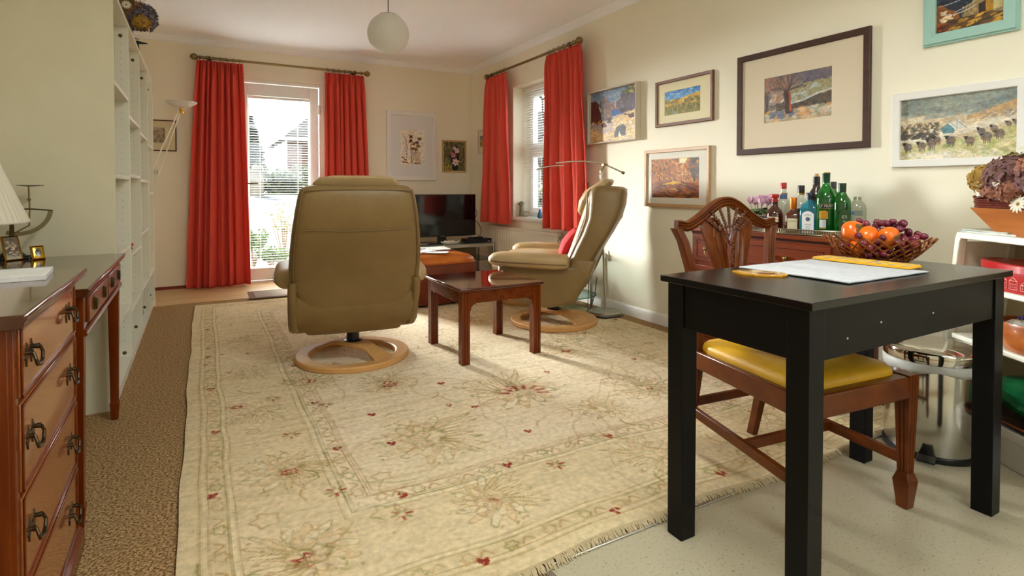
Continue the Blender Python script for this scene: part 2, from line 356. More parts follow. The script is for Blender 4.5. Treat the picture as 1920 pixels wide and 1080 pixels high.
# side window
wf = MB(); XW0, XW1 = 3.05, 3.11
def fr2(x0, x1, y0, y1, z0, z1, t):
    return MB().box(x0, x1, y0, y0 + t, z0, z1).box(x0, x1, y1 - t, y1, z0, z1).box(x0, x1, y0 + t, y1 - t, z0, z0 + t).box(x0, x1, y0 + t, y1 - t, z1 - t, z1)
win = struct(fr2(XW0, XW1, WY0, WY1, WZ0 + .03, WZ1, .045).box(XW0, XW1, WY0 + .045, WY1 - .045, 1.36, 1.405).build('window_1', 'upvc', bevel=.003))
for z0, z1 in ((WZ0 + .075, 1.36), (1.405, WZ1 - .045)):
    sa = fr2(XW0 - .012, XW1 - .012, WY0 + .045, WY1 - .045, z0, z1, .05).build('sash', 'upvc', win, bevel=.004)
    MB().box(3.079, 3.081, WY0 + .09, WY1 - .09, z0 + .045, z1 - .045).build('pane', 'glass', sa, smooth=0)
MB().box(2.815, 3.11, WY0 - .03 + .03, WY1, WZ0 - .005, WZ0 + .03).build('window_sill', 'white', win, bevel=.006)
MB().box(3.03, 3.05, 4.6, 4.76, WZ1 - .06, WZ1 - .05).build('vent', 'blackp', win)
blind('venetian_blind', 'white slatted venetian blind hanging in the side window recess', 'y', WY0 + .01, WY1 - .01, 2.985, 0.72, 2.03, 0.026, 0.024, R_(4), sgn=-1)
# unseen kitchen window behind the camera, placed and sized for front fill
kw = struct(MB().box(KX0, KX0 + .06, YF - .12, YF - .06, KZ0, KZ1).box(KX1 - .06, KX1, YF - .12, YF - .06, KZ0, KZ1).box(KX0 + .06, KX1 - .06, YF - .12, YF - .06, KZ0, KZ0 + .06).box(KX0 + .06, KX1 - .06, YF - .12, YF - .06, KZ1 - .06, KZ1).box(1.42, 1.48, YF - .12, YF - .06, KZ0 + .06, KZ1 - .06).build('window_2', 'upvc', bevel=.004))
MB().box(KX0 + .06, KX1 - .06, YF - .092, YF - .09, KZ0 + .06, KZ1 - .06).build('pane', 'glass', kw, smooth=0)

# ================================================================== CURTAINS
def curtain(label, ax, t0, t1, b0, b1, z0, z1, plane, folds, seed, amp=0.028, sgn=-1, hem=0):
    rs = random.Random(seed); o = root('curtain', (0, 0, 0), label, 'curtain', group=None)
    ph = [rs.uniform(0, 6.28) for _ in range(4)]
    wts = [rs.uniform(.55, 1.5) for _ in range(folds + 1)]
    cum = [0]
    for q in wts: cum.append(cum[-1] + q)
    tot = cum[-1]
    def phase(s):
        t = s * tot
        for i, q in enumerate(wts):
            if t <= cum[i + 1] or i == len(wts) - 1: return (i + (t - cum[i]) / q)
    def fn(s, v):   # v 0 at the top
        z = z1 + (z0 - z1) * v
        a = (t0 + (t1 - t0) * s) * (1 - v ** .8) + (b0 + (b1 - b0) * s) * v ** .8
        p = phase(s); g = min(1, v / .06)
        wv = 2.0 * abs(math.cos(math.pi * p)) ** .75 - 1.1 + .06 * math.cos(6 * math.pi * p + ph[0])
        wide = math.cos(2 * math.pi * p * .5 + ph[1])
        sm = wv * (amp * (.35 + .65 * g)) + wide * amp * .9 * v + .004 * math.sin(9 * v + ph[2] + 5 * s)
        top = max(0, 1 - v / .075); sm += .38 * amp * math.cos(6 * math.pi * p + ph[0]) * min(1, top * 1.6)
        a += .010 * math.sin(2 * math.pi * p + ph[3]) * v * 1.5
        z += hem * v * math.sin(3 * s + ph[1])
        return (a, plane + sgn * sm, z) if ax == 'x' else (plane + sgn * sm, a, z)
    MB().grid(folds * 18, 60, fn).build('cloth', 'curtain', o, smooth=80, solid=.003, fixn=False)
    n = folds + 1
    for i in range(n):
        s = (i + .5) / n; a = t0 + (t1 - t0) * s; m = MB(); zr = z1 + .028
        th = [k * math.pi / 8 for k in range(16)]
        tl = rs.uniform(-.35, .35)
        if ax == 'x': m.tube([(a + .02 * tl * math.sin(q), plane + .020 * math.cos(q), zr + .020 * math.sin(q)) for q in th], .0022, 6, closed=True)
        else: m.tube([(plane + .020 * math.cos(q), a + .02 * tl * math.sin(q), zr + .020 * math.sin(q)) for q in th], .0022, 6, closed=True)
        m.build('curtain_ring', 'dbrass', o)
    return o
def rod(label, ax, a0, a1, plane, z, wallp):
    o = root('curtain_pole', (0, 0, 0), label, 'curtain pole')
    P = (lambda a, p, z: (a, p, z)) if ax == 'x' else (lambda a, p, z: (p, a, z))
    MB().tube([P(a0 + .04, plane, z), P(a1 - .04, plane, z)], .0125, 14).build('pole', 'brass', o)
    for a, s in ((a0, 1), (a1, -1)):
        prof = [(0.0, 0), (.012, .002), (.022, .010), (.030, .024), (.032, .036), (.027, .05), (.016, .062), (.009, .070), (.009, .074), (.014, .078), (.016, .09), (.014, .1), (.0125, .104)]
        rings = [[Vector(P(a + s * (h - .035), plane + r * math.cos(k * math.pi / 10), z + r * math.sin(k * math.pi / 10))) for k in range(20)] for r, h in [(max(r, 1e-4), h) for r, h in prof]]
        MB().loft(rings).build('finial', 'brass', o, smooth=50)
        aa = a + s * .13
        m = MB().tube([P(aa, wallp, z - .02), P(aa, plane, z - .02)], .007, 8); m.tube([P(aa - .008, plane, z), P(aa + .008, plane, z)], .018, 14)
        m.box(*( (aa - .02, aa + .02, min(wallp, wallp - .008 * 1), wallp, z - .045, z + .01) if ax == 'x' else (wallp - .008, wallp, aa - .02, aa + .02, z - .045, z + .01)))
        m.build('bracket', 'dbrass', o)
rod('brass curtain pole with ball finials above the garden door', 'x', -0.127 + .03, 1.56, YB - .1, 2.245, YB)
rod('brass curtain pole with ball finials above the side window', 'y', 3.81, 5.56, XR_ - .1, 2.222, XR_)
curtain('long red curtain left of the garden door, reaching the floor', 'x', -0.075, 0.325, -0.175, 0.385, 0.02, 2.217, YB - .1, 6, 3, amp=.036, hem=.012)
curtain('long red curtain right of the garden door, behind the nearest armchair', 'x', 1.112, 1.525, 1.10, 1.60, 0.03, 2.217, YB - .1, 6, 5, amp=.032)
curtain('short red curtain left of the side window, nearer the room corner', 'y', 5.545, 5.10, 5.70, 5.01, 0.605, 2.194, XR_ - .1, 5, 11, amp=.032)
curtain('short red curtain right of the side window, beside the beach painting', 'y', 4.30, 3.775, 4.305, 3.675, 0.61, 2.194, XR_ - .1, 6, 8, amp=.034)

# ================================================================== RADIATOR
o = root('radiator', (2.80, 4.9, 0.1), 'white ribbed panel radiator under the side window', 'radiator')
m = MB(); y0, y1 = -.71, .70; n = 26
prof = []
for i in range(n):
    a = y0 + .02 + (y1 - y0 - .04) * i / n; w_ = (y1 - y0 - .04) / n
    prof += [(a, 0), (a + w_ * .25, -.010), (a + w_ * .55, -.010), (a + w_ * .8, 0)]
prof = [(y0, 0)] + prof + [(y1, 0), (y1, .022), (y0, .022)]
m.prism(prof, .03, .44, lambda a, b, h: (-.03 + b + .012, a, h)); m.build('panel', 'radi', o, smooth=60)
MB().box(-.022, .03, y0, y1, .44, .468).box(-.016, .02, y0, y1, .006, .03).build('top_grille', 'radi', o, bevel=.005)
MB().box(-.015, .035, y0 + .2, y0 + .23, .05, .42).box(-.015, .035, y1 - .23, y1 - .2, .05, .42).build('bracket', 'radi', o)
m = MB(); m.tube([(-.0, y0, .40), (0, y0 - .12, .40)], .008, 10); m.tube([(0, y0 - .10, .40), (0, y0 - .10, -.095)], .0075, 10)
m.build('pipe', 'dbrass', o)
MB().lathe([(0, 0), (.016, 0), (.018, .01), (.018, .045), (.012, .055), (0, .055)], 16, T=TR((0, y0 - .085, .40), (0, R_(-90), 0))).build('valve', 'chrome', o)
MB().lathe([(0, 0), (.02, 0), (.024, .01), (.024, .06), (.018, .075), (0, .076)], 16, T=TR((-.02, y0 - .15, .40), (R_(90), 0, 0))).build('valve_knob', 'white', o)

# ================================================================== PAINTED SURFACES
def canvas(h, w_, col): a = np.zeros((h, w_, 3)); a[:] = np.array(col, float) / 255; return a
def UV(img): h, w_, _ = img.shape; return np.meshgrid((np.arange(w_) + .5) / w_, (np.arange(h) + .5) / h)
def poly(img, pts, col, a=1.0, rag=0.0, seed=1):
    U, V = UV(img); h, w_, _ = img.shape
    if rag: U = U + (vnoise(h, w_, 5, seed) - .5) * rag; V = V + (vnoise(h, w_, 5, seed + 9) - .5) * rag
    ins = np.zeros(U.shape, bool); n = len(pts)
    for i in range(n):
        x1, y1 = pts[i]; x2, y2 = pts[(i + 1) % n]
        if y1 == y2: continue
        c = ((V < y1) != (V < y2)) & (U < (x2 - x1) * (V - y1) / (y2 - y1) + x1); ins ^= c
    mixc(img, ins * a, col)
def line(img, pts, col, wd, a=1.0):
    U, V = UV(img); h, w_, _ = img.shape; asp = h / w_
    for (x1, y1), (x2, y2) in zip(pts[:-1], pts[1:]):
        y1 *= asp; y2 *= asp; Vy = V * asp; dx, dy = x2 - x1, y2 - y1; L = dx * dx + dy * dy + 1e-9
        t = np.clip(((U - x1) * dx + (Vy - y1) * dy) / L, 0, 1); dd = np.hypot(U - x1 - t * dx, Vy - y1 - t * dy)
        mixc(img, np.clip(1.3 - dd / wd, 0, 1) * a, col)
def blob(img, cx, cy, rx, ry, col, a=1.0, rot=0.0):
    h, w_, _ = img.shape; R = max(rx, ry * h / w_, rx) * 1.2 + .01; Ry = (max(rx * w_ / h, ry)) * 1.2 + .01
    x0, x1 = max(0, int((cx - R) * w_)), min(w_, int((cx + R) * w_) + 2); y0, y1 = max(0, int((cy - Ry) * h)), min(h, int((cy + Ry) * h) + 2)
    if x1 <= x0 or y1 <= y0: return
    X, Y = np.meshgrid((np.arange(x0, x1) + .5) / w_ - cx, ((np.arange(y0, y1) + .5) / h - cy)); Y = Y * h / w_; ryy = ry * h / w_
    c, s = math.cos(rot), math.sin(rot); q = np.hypot((X * c + Y * s) / rx, (-X * s + Y * c) / ryy)
    sub = img[y0:y1, x0:x1]; mixc(sub, np.clip((1.15 - q) * 4, 0, 1) * a, col)
def dabs(img, n, cols, box, sz, seed, a=.7, rot=0, rv=.4, el=2.5):
    rs = random.Random(seed)
    for _ in range(n):
        r = rs.uniform(.5, 1.3) * sz
        blob(img, rs.uniform(box[0], box[2]), rs.uniform(box[1], box[3]), r * el, r * img.shape[1] / img.shape[0], rs.choice(cols), a, rot + rs.uniform(-rv, rv))
def gradv(img, c0, c1, v0=0, v1=1):
    U, V = UV(img); t = np.clip((V - v0) / (v1 - v0), 0, 1)[..., None]; m = ((V >= v0) & (V <= v1))[..., None]
    img[:] = np.where(m, np.array(c0) / 255. * (1 - t) + np.array(c1) / 255. * t, img)
def art_beach():
    g = canvas(110, 130, (150, 170, 195)); gradv(g, (120, 145, 180), (190, 200, 210), 0, .5)
    dabs(g, 120, [(90, 120, 170), (200, 205, 215), (150, 165, 190), (110, 130, 170)], (0, 0, 1, .4), .02, 1, .5, .6)
    poly(g, [(.42, .30), (.62, .22), (.75, .05), (.9, 0), (1, 0), (1, .52), (.7, .55), (.45, .42)], (96, 86, 100), rag=.04)
    dabs(g, 90, [(70, 62, 80), (120, 100, 104), (84, 78, 96), (140, 120, 110)], (.64, .15, .99, .5), .012, 2, .6, 1.5, .3)
    dabs(g, 26, [(110, 120, 60), (190, 180, 70), (80, 96, 60)], (.72, .02, .97, .12), .016, 3, .8, .5)
    dabs(g, 20, [(200, 170, 150), (150, 110, 110)], (.45, .26, .6, .42), .014, 4, .7, 1.4)
    poly(g, [(.46, .42), (.72, .4), (.7, .5), (.42, .53)], (50, 96, 170))
    poly(g, [(.26, .48), (.27, .14), (.32, .08), (.40, .22), (.48, .40), (.48, .52), (.28, .62)], (120, 100, 96), rag=.03)
    dabs(g, 40, [(70, 72, 90), (190, 160, 130), (210, 150, 80), (90, 84, 96)], (.28, .12, .46, .58), .009, 5, .7, 1.4)
    poly(g, [(0, .15), (.13, .17), (.2, .32), (.27, .62), (.0, .72)], (96, 50, 42), rag=.03)
    dabs(g, 50, [(60, 34, 36), (120, 66, 50), (90, 52, 48), (70, 66, 84)], (.0, .2, .24, .66), .01, 6, .7, 1.4)
    poly(g, [(0, .74), (.3, .63), (.6, .52), (1, .46), (1, 1), (0, 1)], (216, 186, 134), rag=.03)
    dabs(g, 330, [(238, 222, 190), (222, 178, 110), (200, 160, 100), (240, 232, 214), (226, 206, 170), (236, 206, 150)], (0, .58, 1, 1), .012, 7, .7, -.25)
    dabs(g, 60, [(170, 160, 176), (196, 186, 190)], (.02, .66, .5, .82), .016, 8, .6, -.3)
    for x, y, s in ((.42, .6, .04), (.3, .68, .035), (.72, .47, .06), (.88, .56, .03)): dabs(g, 14, [(70, 40, 34), (110, 60, 40), (60, 56, 66)], (x - s, y - s, x + s, y + s), .014, int(x * 99), .9)
    poly(g, [(.52, .93), (.58, .74), (.72, .70), (.78, .78), (.77, .92), (.68, .93), (.64, .84), (.6, .95)], (66, 70, 76), rag=.02)
    return g
def art_wheat():
    g = canvas(80, 160, (60, 130, 200)); gradv(g, (38, 110, 190), (130, 180, 215), 0, .45)
    dabs(g, 60, [(190, 215, 232), (150, 195, 225), (60, 130, 200)], (0, 0, 1, .36), .02, 1, .5, -.1)
    poly(g, [(0, .48), (.35, .42), (.7, .28), (1, .22), (1, 1), (0, 1)], (202, 160, 52), rag=.02)
    dabs(g, 60, [(90, 88, 50), (120, 80, 40), (60, 70, 50)], (0, .40, 1, .52), .02, 2, .6, -.15, .1, 3)
    poly(g, [(0, .62), (.5, .5), (1, .62), (1, 1), (0, 1)], (130, 122, 40), rag=.05)
    dabs(g, 160, [(226, 180, 60), (240, 206, 100), (190, 140, 40), (96, 104, 40)], (0, .36, 1, .62), .012, 3, .6, -.2, .2, 4)
    dabs(g, 260, [(150, 140, 60), (86, 92, 40), (196, 160, 70), (110, 84, 36), (60, 72, 40)], (0, .6, 1, 1), .008, 4, .7, 1.35, .5, 4)
    dabs(g, 10, [(130, 180, 220)], (.27, .86, .31, 1), .007, 5, .9, 1.5); return g
def art_autumn():
    g = canvas(110, 150, (166, 96, 32)); gradv(g, (190, 120, 50), (150, 80, 30), 0, .6)
    dabs(g, 500, [(206, 140, 60), (160, 84, 24), (120, 60, 26), (222, 166, 90), (90, 54, 34), (196, 106, 30)], (0, 0, 1, .6), .012, 1, .75, .5, 1)
    poly(g, [(.6, 0), (.78, 0), (.72, .14), (.6, .12)], (240, 222, 170), rag=.05)
    dabs(g, 60, [(70, 70, 80), (50, 46, 50), (100, 90, 84)], (.82, 0, 1, .55), .016, 2, .7, 1.5)
    for x in (.07, .13, .18, .24, .3, .34, .39, .47, .52, .66, .78, .84, .9, .96): line(g, [(x, .15), (x + .01, .62 - .05 * (x > .4))], random.Random(int(x * 100)).choice([(232, 214, 180), (60, 38, 28), (150, 110, 70), (210, 190, 150)]), .006, .8)
    poly(g, [(0, .62), (.4, .56), (1, .66), (1, 1), (0, 1)], (120, 60, 20), rag=.03)
    poly(g, [(.42, .58), (.6, .58), (.82, .74), (.3, .76), (.1, .72)], (222, 168, 40), rag=.04)
    poly(g, [(.2, .82), (.5, .74), (.62, .8), (.4, .88)], (226, 176, 96), rag=.05)
    dabs(g, 200, [(90, 36, 14), (170, 90, 20), (60, 26, 14), (200, 130, 30), (140, 50, 16)], (0, .66, 1, 1), .016, 4, .6, .1, .3, 3.5)
    line(g, [(.12, .72), (.4, .68), (.8, .72)], (50, 30, 20), .008, .8); return g
def art_tree():
    g = canvas(110, 170, (120, 108, 108)); gradv(g, (112, 100, 106), (150, 130, 116), 0, .4)
    dabs(g, 80, [(92, 86, 104), (110, 100, 110)], (.6, 0, 1, .25), .025, 1, .6, 1.4)
    dabs(g, 70, [(180, 110, 80), (130, 104, 96), (150, 116, 100)], (0, 0, .35, .3), .02, 2, .5, .8)
    poly(g, [(.35, .3), (.6, .26), (1, .2), (1, .55), (.4, .68)], (146, 138, 104), rag=.04)
    dabs(g, 40, [(186, 196, 196), (160, 150, 110), (170, 176, 160)], (.42, .25, .9, .6), .02, 3, .6, -.3)
    poly(g, [(.07, .62), (.12, .48), (.3, .42), (.3, .6)], (170, 146, 130), .7, rag=.05)
    dabs(g, 20, [(190, 120, 60), (220, 200, 190)], (.1, .4, .3, .6), .012, 4, .7, -.5)
    poly(g, [(.0, .72), (.2, .62), (.42, .62), (.6, .58), (1, .48), (1, .74), (.6, .80), (0, .84)], (86, 74, 62), rag=.03)
    dabs(g, 80, [(60, 50, 46), (110, 94, 74), (90, 70, 60)], (.2, .6, 1, .76), .012, 5, .6)
    line(g, [(.42, .63), (.6, .6), (.8, .5), (1, .44)], (206, 206, 206), .012)
    poly(g, [(0, .78), (1, .72), (1, 1), (0, 1)], (180, 150, 120), rag=.02)
    dabs(g, 170, [(206, 170, 130), (160, 150, 120), (196, 196, 190), (140, 140, 110), (214, 150, 80)], (0, .76, 1, 1), .02, 6, .6, -.2)
    dabs(g, 30, [(110, 116, 140), (96, 104, 130)], (.1, .78, .45, .92), .018, 7, .8, -.4, .1)
    poly(g, [(.30, .36), (.40, .3), (.42, .6), (.45, .84), (.33, .84), (.33, .55)], (66, 42, 36), rag=.02)
    poly(g, [(.38, .34), (.41, .34), (.42, .6), (.44, .8), (.40, .8)], (170, 80, 24), rag=.01)
    rs = random.Random(3)
    for i in range(26):
        x, y = .37, .36; an = -math.pi / 2 + rs.uniform(-1.35, 1.35); pts = [(x, y)]
        for k in range(4): x += .07 * math.cos(an); y += .1 * math.sin(an); an += rs.uniform(-.4, .4); pts.append((x, y))
        line(g, pts, (70, 52, 48), .005, .7)
    for i in range(8):
        x, y = .045, .7; an = -math.pi / 2 + rs.uniform(-.7, .7); pts = [(x, y)]
        for k in range(4): x += .03 * math.cos(an); y += .1 * math.sin(an); an += rs.uniform(-.4, .4); pts.append((x, y))
        line(g, pts, (60, 46, 46), .005, .7)
    for x in (.08, .18): line(g, [(x, .66), (x, .78)], (150, 130, 110), .006)
    for y in (.68, .72, .76): line(g, [(.08, y), (.18, y)], (180, 170, 160), .005)
    return g
def art_sheep():
    g = canvas(110, 200, (214, 200, 172)); gradv(g, (142, 150, 138), (166, 168, 154), 0, .26)
    dabs(g, 60, [(130, 140, 132), (158, 164, 152), (120, 130, 130)], (0, .0, 1, .3), .03, 1, .5, -.1, .1, 5)
    poly(g, [(0, .42), (.3, .36), (.6, .36), (.8, .26), (1, .18), (1, 1), (0, 1)], (208, 190, 158), rag=.02)
    poly(g, [(.6, .36), (.8, .26), (1, .18), (1, .30), (.6, .42)], (190, 150, 104), .8, rag=.02)
    poly(g, [(0, .66), (.35, .58), (.7, .46), (1, .34), (1, .46), (.7, .58), (0, .8)], (226, 216, 196), rag=.02)
    dabs(g, 160, [(80, 74, 66), (120, 108, 92), (230, 222, 206), (150, 136, 116)], (0, .42, .36, .62), .008, 2, .8, 0, 1)
    dabs(g, 50, [(66, 64, 60), (90, 84, 76)], (0, .58, .34, .66), .01, 3, .8, -.15, .1)
    dabs(g, 40, [(150, 130, 110), (180, 160, 140)], (.7, .3, 1, .42), .008, 13, .6, -.3)
    poly(g, [(.38, .52), (.46, .44), (.5, .52), (.5, .6), (.4, .6)], (96, 140, 150)); poly(g, [(.44, .44), (.54, .40), (.6, .52), (.5, .54)], (220, 214, 204)); line(g, [(.37, .53), (.46, .43), (.52, .53), (.52, .41), (.6, .53)], (110, 120, 120), .0025)
    poly(g, [(.1, 1), (.0, .84), (.3, .72), (.6, .7), (1, .52), (1, 1)], (186, 184, 128), .8, rag=.05)
    dabs(g, 160, [(200, 196, 140), (170, 172, 110), (214, 204, 160), (222, 214, 190)], (0, .74, 1, 1), .02, 4, .5, -.2)
    dabs(g, 30, [(222, 214, 196), (230, 222, 206)], (0, .9, 1, 1), .02, 14, .6)
    for x, y, s in ((.08, .78, 1), (.21, .77, 1), (.3, .74, 1.05), (.47, .71, 1.05), (.63, .73, .95), (.76, .69, 1.1), (.86, .65, 1.0), (.72, .60, .75), (.82, .57, .7), (.93, .52, .55), (.98, .50, .5), (.35, .69, .8)):
        for k in (-.02, -.008, .012, .026): line(g, [(x + k * s, y), (x + k * s, y + .085 * s)], (60, 52, 50), .0035 * s)
        blob(g, x, y, .040 * s, .058 * s, (124, 108, 98)); dabs(g, 14, [(150, 134, 120), (100, 86, 82), (136, 118, 106)], (x - .03 * s, y - .04 * s, x + .03 * s, y + .04 * s), .007 * s, int(x * 1000), .6)
        blob(g, x - .036 * s, y - .045 * s, .013 * s, .026 * s, (34, 32, 36)); blob(g, x - .036 * s, y - .062 * s, .024 * s, .008 * s, (40, 36, 40))
    return g
def art_street():
    g = canvas(120, 130, (40, 46, 60)); gradv(g, (34, 40, 58), (66, 84, 110), 0, .5)
    dabs(g, 80, [(30, 34, 46), (60, 74, 100), (48, 50, 60)], (0, 0, 1, .55), .03, 1, .6, -.3, .3)
    poly(g, [(.45, .66), (.7, .5), (1, .32), (1, .86), (.62, .86), (.42, .8)], (150, 128, 88), rag=.02)
    poly(g, [(0, .55), (.08, .54), (.2, .64), (.36, .72), (.36, .82), (0, .92)], (140, 84, 44), rag=.02)
    dabs(g, 70, [(226, 190, 120), (180, 150, 100), (130, 110, 80), (110, 90, 70)], (.4, .58, 1, .82), .008, 2, .7, 1.5, .1, 3)
    poly(g, [(.64, .66), (.74, .62), (.74, .82), (.64, .84)], (52, 30, 28)); poly(g, [(.75, .61), (.84, .58), (.84, .8), (.75, .82)], (170, 124, 30)); poly(g, [(.85, .56), (.97, .52), (.97, .78), (.85, .8)], (196, 178, 120))
    poly(g, [(0, .9), (.42, .8), (1, .84), (1, 1), (0, 1)], (92, 64, 34), rag=.02)
    dabs(g, 50, [(226, 170, 50), (240, 190, 60), (120, 84, 36), (60, 40, 26)], (.2, .82, 1, .98), .016, 3, .7, -.2, .1, 4)
    dabs(g, 26, [(120, 40, 20), (80, 30, 20), (190, 90, 30)], (.0, .86, .2, 1), .014, 4, .8)
    dabs(g, 16, [(240, 220, 180), (250, 236, 200)], (.1, .66, .3, .82), .014, 5, .8)
    for (x0, y0), (x1, y1), sag in (((.05, .56), (.9, .3), .12), ((.3, .7), (.95, .36), .08), ((.1, .7), (.6, .66), .08)):
        for k in range(70):
            t = k / 69; blob(g, x0 + (x1 - x0) * t, y0 + (y1 - y0) * t + sag * 4 * t * (1 - t) * .6, .006, .007, (225, 225, 220), .7)
    return g
def art_dried():
    g = canvas(150, 105, (236, 232, 218)); dabs(g, 60, [(240, 232, 196), (232, 234, 226), (236, 224, 200), (226, 232, 226)], (.05, .05, .95, .95), .05, 1, .4)
    rs = random.Random(4); heads = [(.42, .2), (.40, .32), (.74, .26), (.55, .40), (.68, .36), (.74, .46), (.50, .54), (.62, .56)]
    for i, (x, y) in enumerate(heads): line(g, [(.42 + .04 * (i % 3), .97), (.45 + (x - .45) * .5, .66), (x, y)], (150, 110, 66) if i % 2 else (120, 96, 60), .008, .9)
    for i, (x, y) in enumerate(heads):
        dabs(g, 9, [(120, 60, 24), (176, 116, 40), (66, 40, 50), (200, 150, 60)], (x - .06, y - .03, x + .06, y + .03), .022, i, .9, 0, 1)
        blob(g, x, y, .035, .026, (70, 40, 44))
    line(g, [(.06, .1), (.2, .26), (.27, .5), (.25, .8)], (150, 96, 54), .009); dabs(g, 16, [(170, 90, 40), (140, 80, 40)], (.2, .25, .28, .78), .012, 6, .9)
    for k in range(8):
        y = .62 + .045 * k; line(g, [(.7, y), (.6 - .0 * k, y + .04)], (176, 104, 48), .014); line(g, [(.7, y), (.8, y + .03)], (176, 104, 48), .014)
    for (x, y) in ((.1, .8), (.2, .86), (.14, .93), (.26, .94), (.62, .96), (.74, .95)): blob(g, x, y, .07, .02, (140, 92, 40), 1, .3)
    return g
def art_lilies():
    g = canvas(120, 95, (96, 92, 62)); dabs(g, 420, [(150, 130, 76), (84, 96, 60), (50, 60, 46), (176, 150, 86), (110, 84, 60), (60, 84, 56), (190, 160, 80)], (0, 0, 1, 1), .02, 1, .7, 1.5, .4)
    dabs(g, 40, [(210, 170, 60), (190, 150, 50)], (.0, .72, .4, .98), .02, 2, .7, 1.2)
    poly(g, [(.45, .16), (.62, .14), (.74, .4), (.72, .62), (.66, .98), (.42, .98), (.36, .7), (.3, .45), (.4, .38)], (24, 28, 30), rag=.05)
    for cx, cy, s, col in ((.62, .30, .11, (232, 210, 200)), (.5, .22, .08, (232, 206, 206)), (.46, .46, .12, (206, 120, 130)), (.56, .70, .15, (232, 208, 206)), (.36, .4, .06, (186, 80, 90))):
        for k in range(6):
            an = k * 1.05 + cx * 5; blob(g, cx + s * .6 * math.cos(an), cy + s * .5 * math.sin(an), s * .55, s * .26, col, .95, an)
        for k in range(6):
            an = k * 1.05 + cx * 5; line(g, [(cx, cy), (cx + s * .9 * math.cos(an), cy + s * .72 * math.sin(an))], (200, 140, 150), .007, .8)
        blob(g, cx, cy, s * .25, s * .18, (196, 140, 60))
    return g
def art_sketch():
    g = canvas(60, 60, (176, 160, 128)); dabs(g, 160, [(120, 104, 80), (96, 84, 66), (196, 180, 146), (140, 122, 96)], (.05, .1, .95, .9), .03, 1, .7, 0, 2); return g
def art_still():
    g = canvas(60, 40, (120, 110, 80)); gradv(g, (90, 100, 110), (190, 160, 70), 0, 1); dabs(g, 60, [(220, 180, 60), (110, 120, 60), (60, 60, 60), (180, 120, 40)], (0, .4, 1, 1), .06, 1, .8); return g

def picture(label, wall, l, r, z0, z1, fw, dep, fm, img, art, matcol=None, glass=True, step=False, inset=0.006, lab_frame=None):
    """l, r: coordinate of the left and right edge as seen; art = (l, r, z0, z1) of the painted sheet"""
    base = (YB if wall == 'x' else XR_)
    P = (lambda a, dpt, z: (a, YB - dpt, z)) if wall == 'x' else (lambda a, dpt, z: (XR_ - dpt, a, z))
    cx, cz = (l + r) / 2, (z0 + z1) / 2; org = P(cx, 0, cz)
    o = root('framed_picture', org, label, 'picture'); L = lambda a, dpt, z: tuple(np.array(P(a, dpt, z)) - np.array(org))
    s = 1 if r > l else -1
    def ring(off, dpt): return [L(l + s * off, dpt, z0 + off), L(r - s * off, dpt, z0 + off), L(r - s * off, dpt, z1 - off), L(l + s * off, dpt, z1 - off)]
    secs = [(0, .002), (0, dep - .003), (.003, dep), (fw - .003, dep - .002 if not step else dep - .008), (fw, dep - .006), (fw, .006)]
    if step: secs = [(0, .002), (0, dep * .6), (.006, dep * .6), (.009, dep), (fw * .7, dep), (fw, dep - .008), (fw, .006)]
    MB().loft([ring(a, d_) for a, d_ in secs], caps=False, close=True).build('frame', fm, o, smooth=25)
    back = dep * .45
    if matcol:
        m = MB(); (al, ar, a0, a1) = art; w0 = fw - .001
        out = [L(l + s * w0, back, z0 + w0), L(r - s * w0, back, z0 + w0), L(r - s * w0, back, z1 - w0), L(l + s * w0, back, z1 - w0)]
        inn = [L(al, back, a0), L(ar, back, a0), L(ar, back, a1), L(al, back, a1)]; inn2 = [L(al + s * .002, back - .003, a0 + .002), L(ar - s * .002, back - .003, a0 + .002), L(ar - s * .002, back - .003, a1 - .002), L(al + s * .002, back - .003, a1 - .002)]
        m.loft([out, inn, inn2], caps=False); m.build('mount', mat('mount_%d_%d_%d' % matcol, matcol, .8), o, smooth=0, fixn=True)
    al, ar, a0, a1 = art
    def fn(u, v): return np.array([L(al + (ar - al) * a, back - .003, a0 + (a1 - a0) * b) for a, b in zip(u, v)])
    hh, ww = img.shape[:2]; sd = int(abs(l * 1000)) % 900
    tx = (vnoise(hh, ww, 1.6, sd, cellx=3.2) - .5) * .20 + (vnoise(hh, ww, 5, sd + 1, cellx=7) - .5) * .16
    img = np.clip(img * (1 + tx[..., None]) + (vnoise(hh, ww, 4, sd + 2)[..., None] - .5) * np.array([.07, .0, -.07]), 0, 1)
    colour_grid('painting', img, fn, M['art'], o)
    MB().add([L(l + s * .004, .003, z0 + .004), L(r - s * .004, .003, z0 + .004), L(r - s * .004, .003, z1 - .004), L(l + s * .004, .003, z1 - .004)], [(0, 1, 2, 3)]).build('backing', mat('backing_board', (120, 100, 76), .9), o, smooth=0)
    if glass:
        g = fw - .002; MB().add([L(l + s * g, dep - .008, z0 + g), L(r - s * g, dep - .008, z0 + g), L(r - s * g, dep - .008, z1 - g), L(l + s * g, dep - .008, z1 - g)], [(0, 1, 2, 3)]).build('pane', 'picglass', o, smooth=0)
    return o
fm_silver = mat('pale_silver_frame', (206, 196, 180), .35); fm_brown = mat('mid_brown_frame', (118, 74, 44), .4, var=(100, 60, 34), vscale=20, stretch=(1, .1, 1))
fm_light = mat('light_wood_frame', (196, 160, 122), .4, var=(184, 146, 108), vscale=20, stretch=(1, .1, 1)); fm_dark = mat('dark_brown_frame', (74, 46, 38), .4, var=(62, 38, 30), vscale=30, stretch=(1, .1, 1))
fm_white = mat('white_frame', (232, 230, 226), .4); fm_teal = mat('pale_teal_frame', (160, 200, 190), .45); fm_gold = mat('pale_gold_frame', (196, 164, 112), .4)
